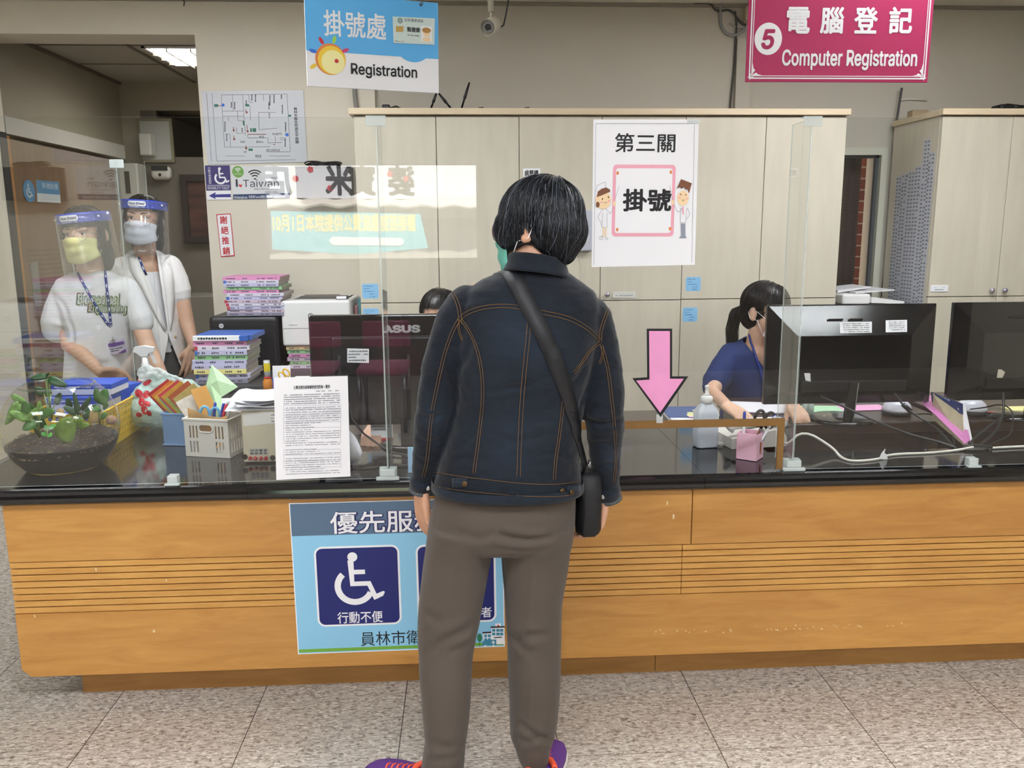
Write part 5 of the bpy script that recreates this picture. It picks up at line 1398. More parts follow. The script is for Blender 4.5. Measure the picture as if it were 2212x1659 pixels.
lb = BVHTree.FromPolygons([wmat(bag) @ v.co for v in me.vertices], [tuple(p.vertices) for p in me.polygons])
kn = MB(); k0 = atY(322, 802, 3.10)
kn.ell(k0+Vector((0, 0, -.012)), (.018, .016, .014))
for dx, dz, rx_, rz_, a_ in ((-.012, -.002, .034, .026, -.4), (.040, -.012, .045, .022, .5), (.085, -.034, .045, .020, .4)):
    kn.ell((0, 0, 0), (rx_, .010, rz_), Matrix.Translation(k0+Vector((dx, 0, dz))) @ Matrix.Rotation(a_, 4, 'Y'), 18, 10)
kn = fuse(kn, .0035, 3); wrinkle(kn, .007, 40, 5)
part(bag, 'knot', kn, mat('white_film', '#dfe8e6', .3, alpha=.6, bump=.5, bscale=50), world=True)
fl = MB()
for px, py, r1, r2, a in ((307, 832, 9, 6, .3), (300, 850, 10, 8, .9), (316, 852, 9, 7, 2.1), (306, 868, 10, 7, 1.6), (318, 872, 8, 6, .4), (312, 886, 10, 7, 1.2), (300, 896, 7, 5, .2), (318, 826, 10, 5, 2.6), (322, 893, 7, 5, .8)):
    ring = [(px+r1*math.cos(t)*math.cos(a)-r2*math.sin(t)*math.sin(a), py+r1*math.cos(t)*math.sin(a)+r2*math.sin(t)*math.cos(a)) for t in [2*PI*k/14 for k in range(14)]]
    h = [lb.ray_cast(CAM, ray(*q).normalized(), 9) for q in ring]; hc = lb.ray_cast(CAM, ray(px, py).normalized(), 9)
    if hc[0] is None or any(x[0] is None for x in h): continue
    dd_ = (CAM-hc[0]).normalized()*.0025
    fl.add([x[0]+dd_ for x in h]+[hc[0]+dd_], [(i, (i+1) % 14, 14) for i in range(14)])
if fl.v: part(bag, 'flower_print', fl, mat('red_flower_ink', '#b3202c', .4), world=True)
sx_ = atY(316, 800, 3.36)
sb = thing('spray_bottle', 'white trigger spray bottle with a pink label behind the plastic bag', 'spray bottle', (sx_.x, 3.36, CTZ+.001))
part(sb, 'bottle', MB().lathe([(.034, 0), (.036, .004), (.036, .12), (.032, .15), (.018, .178), (.015, .19)], 28), M_WHITE)
part(sb, 'label', MB().lathe([(.0364, .075), (.0364, .145)], 28, cap=False), mat('pink_label', '#d96f8c', .5))
b = MB(); b.lathe([(.017, .187), (.017, .205), (.013, .212), (.012, .235)], 20)
b.prism([(-.036, .276), (-.042, .256), (-.028, .252), (-.012, .238), (.012, .238), (.018, .252), (.038, .258), (.038, .274), (.0, .281)], -.011, .011, rot(PI/2))
b.prism([(.016, .254), (.028, .256), (.042, .212), (.034, .208)], -.006, .006, rot(PI/2))
part(sb, 'trigger_head', b, M_WHITE)
# ---- blue tub with fanned envelopes
bt = thing('storage_tub', 'pale blue plastic tub between the plastic bag and the white basket, holding red envelopes', 'tub', (-.96, 2.90, CTZ+.001), -.15)
mb = MB()
for (x0, y0, x1, y1) in ((-.075, -.06, .075, -.057), (-.075, .057, .075, .06), (-.075, -.057, -.072, .057), (.072, -.057, .075, .057)): mb.rbox((x0, y0, 0), (x1, y1, .112), .001, 1)
mb.box((-.072, -.057, 0), (.072, .057, .003)).rbox((-.079, -.064, .106), (.079, -.058, .114), .002).rbox((-.079, -.064, .106), (-.073, .06, .114), .002).rbox((-.079, -.066, 0), (.079, -.058, .006), .002)
part(bt, 'body', mb, mat('pale_blue_plastic', '#86aede', .35, alpha=.9), None)
cols = (('red', '#c8323c'), ('orange', '#e2893a'), ('yellow', '#e9c24a'), ('mint', '#8fc9a4'), ('crimson', '#d2414f'), ('amber', '#d9a136'), ('light green', '#a9cf6e'), ('olive', '#b9a552'), ('rust', '#b5582f'), ('khaki', '#c4ad63'))
for i, (nm, hx) in enumerate(cols):
    a = .62+.02*(i % 3); M = Matrix.Translation((-1.015+.004*i+.0145*i*.55, 2.918-.009*i+.002*(i % 2), CTZ+.072+.002*(i % 3))) @ Matrix.Rotation(.18+.02*i, 4, 'Z') @ Matrix.Rotation(-a, 4, 'Y') @ Matrix.Rotation(.10-.02*i, 4, 'X')
    ww = .078
    mb = MB().rbox((-.012, -.0007, .0), (.074, .0007, .135-.006*(i % 4)), .0004, 1)
    solo('paper_envelope', '%s paper envelope fanned out in the pale blue tub, %s' % (nm, ('rearmost', 'second from the back', 'third from the back', 'fourth from the back', 'fifth from the back', 'sixth from the back', 'seventh from the back', 'third from the front', 'second from the front', 'frontmost')[i]), 'envelope', mb, mat('envelope_'+hx[1:], hx, .6, var=.15, vscale=30), M=M, group='envelopes in the blue tub')
# ---- white slotted basket
WBM = Matrix.Translation((-.921, 2.703, CTZ+.001)) @ Matrix.Rotation(math.radians(-15), 4, 'Z')
wbk = thing('basket', 'white slotted plastic basket full of envelopes, pens and scissors', 'basket', M=WBM)
M_WB = mat('white_basket_plastic', '#dcd9d2', .4)
W_, D_, H_ = .158, .125, .124
sl = []
for x0 in (.018, .030, .042, .110, .122, .134):
    sl += [(x0, .062, x0+.006, .104), (x0, .014, x0+.006, .052)]
mb = MB(); slot_wall(mb, W_, H_, .003, sl+[(.056, .085, .102, .107)], Matrix.Identity(4)); slot_wall(mb, W_, H_, .003, sl, Matrix.Translation((0, D_-.003, 0)))
sd_ = []
for k in range(7):
    x0 = .010+.0155*k; sd_ += [(x0, .062, x0+.006, .104), (x0, .014, x0+.006, .052)]
slot_wall(mb, D_-.006, H_, .003, sd_, Matrix.Translation((W_, .003, 0)) @ Matrix.Rotation(PI/2, 4, 'Z')); slot_wall(mb, D_-.006, H_, .003, sd_, Matrix.Translation((.003, .003, 0)) @ Matrix.Rotation(PI/2, 4, 'Z'))
mb.box((.003, .003, 0), (W_-.003, D_-.003, .003))
part(wbk, 'body', mb, M_WB)
mb = MB()
for a, b in (((-.004, -.004, H_-.004), (W_+.004, .004, H_+.004)), ((-.004, D_-.004, H_-.004), (W_+.004, D_+.004, H_+.004)), ((-.004, .004, H_-.004), (.004, D_-.004, H_+.004)), ((W_-.004, .004, H_-.004), (W_+.004, D_-.004, H_+.004))): mb.rbox(a, b, .0015)
part(wbk, 'rim', mb, M_WB)
part(wbk, 'handle_ring', MB().tube([Vector((x, -.002, z)) for x, z in rrect(.054, .083, .104, .109, .012, 6)+[rrect(.054, .083, .104, .109, .012, 6)[0]]], .0028, 8), M_WB)
def wl(x, y, z): return WBM @ Vector((x*.85, y*.68, z))
# contents
rows = []
for j in range(6):
    v = j/5; rows.append([wl(.01+.165*i/15, .022+.055*math.sin(PI*i/15)*(1-.1*v), .05+.110*v-.045*v*math.sin(i/15*PI)*.6-.02*v*(i/15)) for i in range(16)])
solo('manila_envelope', 'brown manila envelope bent along the front of the white basket', 'envelope', MB().grid(rows, .0015), mat('manila_brown', '#b08a56', .65, var=.2, vscale=18))
solo('manila_envelope', 'tall orange-brown envelope leaning left out of the white basket', 'envelope', MB().rbox((-.03, -.001, 0), (.03, .001, .215), .0005, 1), mat('manila_orange', '#d99f4e', .6, var=.1), M=Matrix.Translation(wl(.10, .135, .015)) @ Matrix.Rotation(-.42, 4, 'Y') @ Matrix.Rotation(-.2, 4, 'X') @ Matrix.Rotation(.9, 4, 'Z'))
solo('paper_bundle', 'thin bundle of white and brown papers leaning left out of the white basket', 'papers', MB().rbox((-.04, -.002, 0), (.03, .002, .20), .0005, 1), mat('greyish_paper', '#c9c2b6', .7, var=.15, vscale=60, stretch=(1, 8, 1)), M=Matrix.Translation(wl(.082, .12, .01)) @ Matrix.Rotation(-.55, 4, 'Y') @ Matrix.Rotation(-.1, 4, 'X') @ Matrix.Rotation(.9, 4, 'Z'))
gr = []
g0 = [atY(448, 862, 2.86), atY(444, 838, 2.875), atY(457, 788, 2.90), atY(514, 836, 2.86), atY(478, 858, 2.83)]
solo('folded_form', 'pale green printed form folded to a point standing in the white basket', 'paper', MB().grid([[g0[0], g0[0].lerp(g0[1], .5)+Vector((-.006, 0, 0)), g0[1]], [wl(.12, .11, .06), atY(455, 830, 2.86), g0[2].lerp(g0[1], .15)], [g0[4], atY(470, 822, 2.85), g0[2]], [g0[3], g0[3].lerp(g0[2], .5), g0[2]+Vector((.001, 0, -.0005))]], .0006, False), mat('mint_form', '#b9dcb0', .65, var=.12, vscale=80, stretch=(1, 1, 9)))
def pen(label, M, cB, cC, L_=.14, r=.0045):
    t = thing('pen', label, 'pen', M=M, group='pens')
    part(t, 'barrel', MB().lathe([(r*.7, 0), (r, .01), (r, L_*.7)], 10), cB)
    part(t, 'cap', MB().lathe([(r*1.15, L_*.7), (r*1.15, L_*.97), (r*.6, L_)], 10).box((-.001, -r*1.6, L_*.72), (.001, -r, L_*.97)), cC)
M_PB = mat('pen_blue', '#2747b5', .3); M_PR = mat('pen_red', '#d83a52', .3); M_PW = mat('pen_white', '#dedee2', .35); M_PK = mat('pen_black', '#18181c', .3)
for lab, x, y, c1, c2, tl in (('blue pen in the white basket beside the blue scissors', .072, .075, M_PW, M_PB, .12), ('second blue pen in the white basket, leaning right', .080, .08, M_PW, M_PB, .25), ('red-capped pen in the white basket', .086, .07, M_PK, M_PR, .3), ('clear tubular pen at the middle of the white basket', .118, .08, mat('clear_tube', '#cfc6bf', .2, alpha=.7), M_PW, .2)):
    pen(lab, Matrix.Translation(wl(x, y, .012)) @ Matrix.Rotation(tl, 4, 'Y') @ Matrix.Rotation(-.1, 4, 'X'), c1, c2, .158)
def scissors(label, M, m, grp='scissors'):
    t = thing('scissors', label, 'scissors', M=M, group=grp)
    b = MB()
    for s_ in (-1, 1): b.prism([(s_*.002, 0), (s_*.009, .02), (s_*.006, .09), (-s_*.004, .09)], -.001+s_*.001, .001+s_*.001, rot(PI/2))
    part(t, 'blades', b, M_CHROME)
    for s_ in (-1, 1):
        part(t, 'handle', MB().tube([Vector((s_*.017+.015*math.cos(a)*(1 if s_ > 0 else 1), 0, .122+.026*math.sin(a))) for a in [2*PI*k/20 for k in range(21)]], .0048, 8), m)
scissors('blue-handled scissors standing handles up in the white basket', Matrix.Translation(wl(.052, .085, .006)) @ Matrix.Rotation(.12, 4, 'Y'), mat('light_blue_grip', '#6fb6e6', .4))
# ---- beige ticket machine with papers on top
tm_ = thing('ticket_machine', 'beige ticket printer box with four red buttons, right of the white basket', 'machine', (-.60, 2.68, CTZ+.001))
part(tm_, 'case', MB().rbox((-.107, -.085, .004), (.095, .095, .172), .004), mat('beige_enamel', '#c9c1a8', .45), None)
M = facing((-.60, 2.5945, CTZ+.09))
def tmp(name, polys, m, dz=.0003):
    o = part(tm_, name, flat(polys, dz), m); o.data.transform(wmat(tm_).inverted() @ M); return o
tmp('label', [pp(M, (523, 892), (588, 889), (594, 897), (594, 914), (526, 921), (524, 900))], mat('label_offwhite', '#e2e0dc', .5))
r2_ = random.Random(6); P = []
for k, (xa, xb) in enumerate(((532, 544), (552, 575), (532, 546), (556, 590), (532, 545), (548, 580))): P += dashes(onplane(M, xa, 0)[0], onplane(M, xb, 0)[0], onplane(M, 550, 897+k*3.4)[1], .003, r2_, .9)
tmp('label_print', P, C_BLACK, .0008)
tmp('button_plate', [pp(M, (538, 969), (579, 968), (580, 982), (539, 983))], mat('plate_grey', '#b4b3ae', .4))
o = part(tm_, 'plate_lettering', merge(ptext(M, '切 送 聲 設', 541, 970.5, 577, 975, .0015, bold=.02), ptext(M, '紙 紙 表 定', 541, 976.5, 577, 981.5, .0015, bold=.02)), C_BLACK); o.data.transform(wmat(tm_).inverted() @ M)
for px in (541, 552, 564, 575):
    c = M.inverted() @ Vector(atY(px, 990, 2.5945)); o = part(tm_, 'button', MB().lathe([(.0068, 0), (.0068, .003), (.0055, .004), (.005, .009), (.0005, .010)], 18, Matrix.Translation((c.x, c.y, 0))), mat('red_button', '#a3232b', .35)); o.data.transform(wmat(tm_).inverted() @ M)
for px, py in ((529, 987), (589, 989)):
    c = onplane(M, px, py); tmp('round_hole', [circle(c[0], c[1], .009, 20)], M_GAP, .0002)
M_SHEET = mat('office_paper', '#e4e4ea', .7, var=.04, vscale=20)
for i, (lab, dx, rz, z, cur) in enumerate((('lowest white sheet on top of the beige ticket machine', -.01, .14, .1735, .004), ('crumpled white sheet in the middle of the papers on the beige ticket machine', .01, .30, .1785, .012), ('white sheet with a folded-over curl on the beige ticket machine', .015, -.05, .187, .02), ('topmost white sheet on the papers on the beige ticket machine', .035, .22, .203, .010))):
    rows = []
    for j in range(9):
        rows.append([Vector((-.155+.27*k/14, -.115+.20*j/8, cur*(math.sin(k*.55+i)*.3+abs(k/14-.3)*1.2+.25*math.sin(j*.8+i*2)))) for k in range(15)])
    mz = min(p.z for r in rows for p in r)
    for r in rows:
        for p in r: p.z -= mz-.001
    solo('paper_sheet', lab, 'paper', MB().grid(rows[::-1], .0008), M_SHEET, M=Matrix.Translation((-.60+dx, 2.70, CTZ+z)) @ Matrix.Rotation(rz, 4, 'Z'), group='papers on the ticket machine')
curl = [[Vector((x, y, 0)) for x, y in ()]]
# ---- papers and small things right of the notice
rows = [[Vector((-.07+.10*k/8, 0-.02*v+.01*math.sin(k*.5), .0+.10*v-.035*(k/8)**2*v)) for k in range(9)] for v in (0, .33, .66, 1)]
solo('leaflet', 'curved white leaflet sticking out to the right behind the small-print notice', 'paper', MB().grid(rows, .0008), M_SHEET, M=Matrix.Translation((-.375, 2.56, CTZ+.002)) @ Matrix.Rotation(.5, 4, 'Y') @ Matrix.Rotation(-.3, 4, 'Z'))
solo('leaflet', 'narrow white leaflet leaning in front of the curved one, right of the notice', 'paper', MB().grid([[Vector((-.05+.11*k/6, -.01*v, .02+.07*v-.02*(1-k/6))) for k in range(7)] for v in (0, .5, 1)], .0008), M_SHEET, M=Matrix.Translation((-.372, 2.52, CTZ-.004)) @ Matrix.Rotation(-.35, 4, 'Y') @ Matrix.Rotation(-.3, 4, 'Z'))
M = facing((-.296, 2.822, CTZ+.05))
t = thing('mask_box', 'small white carton with a red foot strip under the monitor with the logo', 'box', (-.296, 2.845, CTZ+.001))
part(t, 'carton', MB().rbox((-.036, -.022, 0), (.036, .022, .098), .001, 1), C_WHITE)
part(t, 'red_strip', MB().box((-.0363, -.0225, .003), (.0363, .0, .018)), C_RED)
for nm, mbx in (('lettering', merge(place(fit_text('中衛', .03, .014, bold=.02), facing((-.013, -.0226, .077))), place(flat(dashes(-.018, .02, 0, .006, r2_, .95), 0, .0002), facing((.013, -.0226, .077))))), ('small_print', merge(place(flat(dashes(-.028, .028, 0, .003, r2_, .95), 0, .0002), facing((0, -.0226, .058))), place(flat(dashes(-.028, .02, 0, .003, r2_, .95), 0, .0002), facing((0, -.0226, .048)))))): part(t, nm, mbx, C_BLACK)
t = thing('standing_card', 'light blue standing card with a yellow sun, half hidden by the denim sleeve', 'card', (-.150, 2.452, CTZ+.001))
part(t, 'card', MB().rbox((-.03, -.003, 0), (.045, .003, .078), .0008, 1, Matrix.Rotation(-.12, 4, 'X')), mat('card_soft_blue', '#9cc6e6', .5))
part(t, 'card_foot', MB().box((-.03, .0, 0), (.045, .03, .003)), C_WHITE)
Mc = Matrix.Rotation(-.12, 4, 'X') @ facing((0, -.0032, 0))
part(t, 'sun_print', merge(place(flat([circle(.006, .020, .020, 24)], 0, .0002), Mc)), C_YEL); part(t, 'ray_print', place(flat([ring_poly(.008, .022, .021, .0245, 1.6, 4.4, 16), [(-.012, .05), (-.004, .056), (0, .046), (-.004, .044)]], 0, .0002), Mc), C_ORANGE)
t = thing('display_strip', 'black cable loop lying on the granite behind the left acrylic joint', 'cable', (-.30, 2.6, CTZ)) if False else None
mb = MB().tube(smooth_px([(0, 0)], 0) and [Vector(p) for p in [(-.395, 2.775, .86), (-.385, 2.765, .80), (-.345, 2.74, .755), (-.29, 2.70, .725), (-.24, 2.66, .708), (-.17, 2.62, .7045), (-.10, 2.62, .7045)]], .0035, 8)
solo('monitor_cable', 'black cable dropping from the back of the monitor with the logo to the counter', 'cable', mb, M_CABLE)
solo('loose_cable', 'black cable lying on the granite between the notice and the acrylic joint', 'cable', MB().tube([(-.46, 2.49, .7045), (-.38, 2.485, .7045), (-.30, 2.50, .7045), (-.2, 2.52, .7045), (-.1, 2.54, .7045), (.0, 2.58, .7045)], .0035, 8), M_CABLE)
# ================================================================== MONITORS
def monitor_back(name_label, cx, Y, z0, z1, w, tilt, group, wedge=True, logo=False):
    h = z1-z0
    t = thing('computer_monitor', name_label, 'monitor', M=Matrix.Translation((cx, Y, z0)) @ Matrix.Rotation(tilt, 4, 'X'), group=group)
    m = mat('glossy_brown_black', '#1d191c', .06, spec=.6) if logo else mat('glossy_blue_black', '#121216', .12, spec=.6)
    mb = MB()
    if not wedge:
        mb.rbox((-w/2, -.004, 0), (w/2, .028, h), .006, 3)
    else:
        mb.rbox((-w/2, .0, 0), (w/2, .022, h), .003, 2)
    part(t, 'shell', mb, m)
    part(t, 'screen', MB().box((-w/2+.012, .0285 if not wedge else .0222, .016), (w/2-.012, .0292 if not wedge else .023, h-.012)), mat('lit_screen', '#6c7a8c', .3, emit=.5))
    return t, m
NEAR = 'computer monitors seen from behind'
t, m = monitor_back('glossy dark monitor with a silver logo and a white sticker on its back', -.255, 2.80, .775, 1.148, .536, -.03, NEAR, False, True)
part(t, 'lower_housing', MB().rbox((-.19, -.022, .0), (.262, -.0045, .298), .005, 3), mat('dark_housing', '#161419', .14, spec=.6))
part(t, 'seam_stitch', MB().box((-.264, -.0046, .2985), (.264, -.0042, .3005)), mat('seam_grey', '#55505a', .4))
Mm = wmat(t)
def onmon(body, px0, py0, px1, py1, dy, m_, name, **k):
    Mf = Mm @ facing((0, dy, 0)); o = part(t, name, ptext(Mf, body, px0, py0, px1, py1, .0003, **k), m_); o.data.transform(Mm.inverted() @ Mf); return o
onmon('ASUS', 826, 702, 908, 719, -.0046, mat('silver_logo', '#a9a9ad', .35, metal=.3), 'logo', bold=.045)
Mf = Mm @ facing((0, -.0226, 0))
o = part(t, 'sticker', flat([pp(Mf, (750, 752.5), (797, 753.5), (797, 784), (750, 783))], 0, .0004), C_WHITE); o.data.transform(Mm.inverted() @ Mf)
r_ = random.Random(12); P = []
for k, (a, b) in enumerate(((755, 795), (753, 795), (753, 769), (753, 792))): P += dashes(onplane(Mf, a, 770)[0], onplane(Mf, b, 770)[0], onplane(Mf, 770, 759+k*6.5)[1], .0055, r_, .95)
o = part(t, 'sticker_print', flat(P, .0005, .0002), mat('sticker_ink', '#55556a', .5)); o.data.transform(Mm.inverted() @ Mf)
part(t, 'hinge_cover', MB().rbox((.015, -.034, .02), (.125, -.023, .12), .012, 4), M_BLACKG)
part(t, 'stand', MB().rbox((.03, -.030, -.076), (.11, -.012, .06), .006), M_BLACKG)
part(t, 'stand_foot', MB().lathe([(.115, -.0735), (.115, -.067), (.10, -.062)], 40, Matrix.Translation((.07, .015, 0))), M_BLACKG)
for x, z in ((.195, .275), (.199, .19)): part(t, 'screw', MB().ell((x, -.0225, z), (.003, .0015, .003)), M_CHROME)
t, m = monitor_back('black wedge-backed monitor with two white stickers and a round black foot', 1.431, 3.0, .774, 1.146, .640, -.01, NEAR)
def wedge_parts(t, w, h, m):
    x0, x1 = -w/2+.004, w/2-.004
    a, b = -w/2+.105, w/2-.105
    z1, z2, z3 = h-.112, .062, .004
    mb = MB()
    # thicker middle block: upper bevel plane slopes out to the ridge, side bevels slope away
    V = [(x0, -.001, h-.004), (x1, -.001, h-.004), (b, -.034, z1), (a, -.034, z1), (x0, -.001, .03), (x1, -.001, .03), (b, -.034, z2), (a, -.034, z2)]
    mb.add(V, [(0, 1, 2, 3), (0, 3, 7, 4), (1, 5, 6, 2), (3, 2, 6, 7), (4, 7, 6, 5)])
    mb.f = [f[::-1] for f in mb.f]
    part(t, 'back_shell', mb, m)
    part(t, 'lower_ledge', MB().rbox((a+.02, -.040, .052), (b-.01, -.0345, .092), .002), M_BLACK)
    part(t, 'vent_slots', MB().box((-.10, -.0235, h-.058), (-.045, -.0225, h-.05)).box((-.02, -.0235, h-.058), (.03, -.0225, h-.05)), M_GAP)
    return a, b
wedge_parts(t, .640, .372, m)
part(t, 'stand', MB().rbox((-.022, -.046, -.070), (.010, -.028, .085), .003, 2, Matrix.Rotation(.08, 4, 'Y')), M_BLACKG)
part(t, 'stand_edge', MB().rbox((.0105, -.047, -.068), (.0145, -.030, .085), .001, 1, Matrix.Rotation(.08, 4, 'Y')), M_CHROME)
part(t, 'stand_foot', MB().lathe([(.118, -.0735), (.118, -.066), (.11, -.061), (.02, -.060)], 48, Matrix.Translation((0, .045, 0))), M_BLACKG)
Mm = wmat(t)
tl = math.atan2(.033, .108)
for nm, (px0, py0, px1, py1), sd in (('asset_label', (1814, 696, 1883, 720), 1), ('asset_label', (1913, 692, 1959, 718), 2)):
    # lies on the sloping upper bevel
    p0 = Mm @ Vector((0, -.001, .368)); Mb = Mm @ Matrix.Translation((0, -.001, .368)) @ Matrix.Rotation(PI/2-0, 4, 'X') @ Matrix.Rotation(-0.297, 4, 'X')
    q = pp(Mb, (px0, py0), (px1, py0-1), (px1, py1-1), (px0, py1))
    o = part(t, nm, flat([q], .0006, .0006), C_WHITE); o.data.transform(Mm.inverted() @ Mb)
    P = []
    for k in range(5): P += dashes(onplane(Mb, px0+6, py0)[0], onplane(Mb, px1-6, py0)[0], onplane(Mb, px0, py0+4+k*4.2)[1], .0028, r_, .75)
    pr = part(o, 'label_print', flat(P, .0014, .0002), C_BLACK); pr.data.transform(Mm.inverted() @ Mb)
Mb = Mm @ facing((0, -.0345, 0)); q = pp(Mb, (1737, 806), (1750, 806), (1751, 824), (1740, 822)); o = part(t, 'small_label', flat([q], .0003, .0006), C_WHITE); o.data.transform(Mm.inverted() @ Mb)
t, m = monitor_back('black wedge-backed monitor cut off by the right edge of the picture', 2.125, 3.0, .776, 1.148, .612, -.01, NEAR)
wedge_parts(t, .612, .372, m)
part(t, 'stand', MB().rbox((-.02, -.046, -.070), (.02, -.028, .085), .003), M_BLACKG)
part(t, 'stand_foot', MB().lathe([(.118, -.0735), (.118, -.066), (.02, -.060)], 40, Matrix.Translation((0, .045, 0))), M_BLACKG)
Mm = wmat(t); Mb = Mm @ facing((0, -.0345, 0)); q = pp(Mb, (2156, 798), (2163, 798), (2171, 804), (2163, 820), (2153, 815)); o = part(t, 'tag', flat([q], .0003, .0008), mat('beige_tag', '#d8d0bf', .6)); o.data.transform(Mm.inverted() @ Mb)
# ================================================================== PRINTERS, BOOKS
TZ = .749
p = thing('printer', 'black desktop printer with a round silver logo under the tall pile of records', 'printer', (-1.09, 4.34, TZ))
part(p, 'body', MB().rbox((-.168, -.19, .004), (.168, .19, .268), .022, 4), mat('matt_black_printer', '#17181f', .4))
part(p, 'lid_line', MB().box((-.16, -.1915, .215), (.16, -.189, .218)), M_GAP)
part(p, 'foot_tray', MB().rbox((-.15, -.195, .0), (.15, -.15, .03), .004), M_BLACK)
M = facing((-1.09, 4.1485, TZ+.20)); c = onplane(M, 478, 704)
o = part(p, 'logo_disc', flat([circle(c[0], c[1], .0115, 28)], 0, .0006), mat('silver_badge', '#c9ccd2', .3)); o.data.transform(wmat(p).inverted() @ M)
o = part(p, 'logo_lettering', place(fit_text('hp', .013, None, bold=.02, shear=.25), Matrix.Translation((c[0], c[1], .0008))), M_BLACK); o.data.transform(wmat(p).inverted() @ M)
p = thing('printer', 'white desktop printer with a grey output tray behind the monitor with the logo', 'printer', (-.74, 4.36, TZ+.115))
part(p, 'body', MB().rbox((-.165, -.20, .0), (.172, .20, .225), .012, 3), M_WHITE)
part(p, 'output_tray', MB().box((-.12, -.11, .2245), (.09, .12, .2262)).box((-.10, -.04, .226), (.08, .12, .232)), mat('tray_grey', '#5d5a58', .5))
part(p, 'drawer_line', MB().box((-.165, -.2012, .088), (.172, -.1995, .090)).box((-.13, -.2012, .105), (-.09, -.1995, .107)), mat('line_grey', '#7f858c', .5))
part(p, 'control_panel', MB().rbox((.095, -.15, .225), (.155, -.10, .244), .004), mat('panel_frame', '#55505a', .4))
part(p, 'panel_display', MB().box((.101, -.1506, .229), (.149, -.1499, .241)), C_WHITE)
M = facing((-.74, 4.1585, TZ+.2)); c = onplane(M, 671, 682)
o = part(p, 'logo', flat([ring_poly(c[0], c[1], .010, .0125, 0, 2*PI-.01, 28)], 0, .0006), M_BLACK); o.data.transform(wmat(p).inverted() @ M)
def book(label, x0, y0, z, w, d, h, hexc, seed, grp, tab=None, rz=0.0, cat='book'):
    t = thing('record_book', label, cat, (x0+w/2, y0+d/2, z), rz, grp); r = random.Random(seed)
    m = mat('spine_'+hexc[1:], hexc, .55)
    part(t, 'cover', MB().rbox((-w/2, -d/2, 0), (w/2, -d/2+.004, h), .0008, 1).box((-w/2, -d/2+.0041, h-.0012), (w/2, d/2, h)).box((-w/2, -d/2+.0041, 0), (w/2, d/2, .0012)), m)
    part(t, 'pages', MB().box((-w/2+.004, -d/2+.005, .0014), (w/2-.003, d/2-.003, h-.0014)), mat('page_edges', '#b3aa9f', .8, var=.25, vscale=40, stretch=(.2, .2, 14)))
    P = []
    for a, b in ((.06, .22), (.32, .46), (.60, .74), (.78, .95)): P += dashes(-w/2+w*a, -w/2+w*b, 0, h*.42, r, .9)
    part(t, 'spine_print', place(flat(P, 0, .0003), facing((0, -d/2-.0002, h*.5))), mat('spine_ink', '#4a4658', .6))
    if tab: part(t, 'colour_tab', MB().box((-w/2-.0003, -d/2-.0005, .001), (-w/2+w*.055, -d/2+.002, h-.001)), mat('tab_'+tab[1:], tab, .5))
    return t
LIL, PNK, GRN, YEL, RED, BLU, TAN = '#bdbcd8', '#d98fbb', '#8fc48c', '#e3d98c', '#b8404a', '#3f66b0', '#cdb88c'
def nth(i, n): return ('bottom', 'second from the bottom', 'third from the bottom', 'fourth from the bottom', 'fifth from the bottom', 'sixth from the bottom', 'sixth from the top', 'fifth from the top', 'fourth from the top', 'third from the top', 'second from the top', 'top')[i+12-n if i >= n/2 else i]
def pile(specs, x0, y0, z, w, d, h, grp, where):
    n = len(specs); r = random.Random(len(grp)); zz = z
    names = {LIL: 'lilac', PNK: 'pink', GRN: 'green', YEL: 'yellow', TAN: 'tan', '#c9b7c4': 'dusty pink', '#8f8ea0': 'grey', '#d3cfdc': 'pale grey'}
    for i, (c, tab) in enumerate(specs):
        book('%s spined record book %s, %s' % (names[c], where, nth(i, n)), x0+r.uniform(-.010, .010), y0+r.uniform(-.006, .006), zz, w+r.uniform(-.008, .008), d, h, c, i+len(where), grp, tab, r.uniform(-.015, .015)); zz += h+.0004
    return zz
D2 = '#c9b7c4'
pile([('#8f8ea0', None), (D2, None), (LIL, RED), ('#d3cfdc', RED), (D2, RED), (LIL, BLU), ('#d3cfdc', None), (PNK, None), (GRN, None), (LIL, None), ('#d3cfdc', BLU), (PNK, None)], -1.168, 4.155, TZ+.2685, .272, .25, .0155, 'record books on the black printer', 'on the black printer')
zz = pile([('#8f8ea0', None), (LIL, BLU), (YEL, None), (LIL, None), (LIL, None), (GRN, None), (LIL, BLU), ('#d3cfdc', RED), (PNK, None)], -1.225, 3.79, TZ, .238, .24, .0210, 'record books in front of the black printer', 'in front of the black printer')
t = thing('binder', 'white binder with a blue side lying on the record books before the black printer', 'binder', (-1.10, 3.91, zz+.001), -.04)
part(t, 'spine', MB().rbox((-.118, -.124, 0), (.09, -.10, .022), .001, 1), C_WHITE); part(t, 'cover', MB().rbox((-.118, -.0995, 0), (.138, .12, .022), .001, 1).box((.0905, -.124, 0), (.128, -.0995, .022)), mat('binder_blue', '#3463b8', .4))
part(t, 'spine_print', place(flat(dashes(-.095, .04, 0, .010, random.Random(4), 1, .9, 1), 0, .0003), facing((0, -.1242, .011))), C_BLACK)
pile([('#d3cfdc', None), (GRN, None), (D2, None), (PNK, None), (GRN, None), (TAN, None)], -.885, 4.17, TZ, .27, .34, .0185, 'record books under the white printer', 'under the white printer')
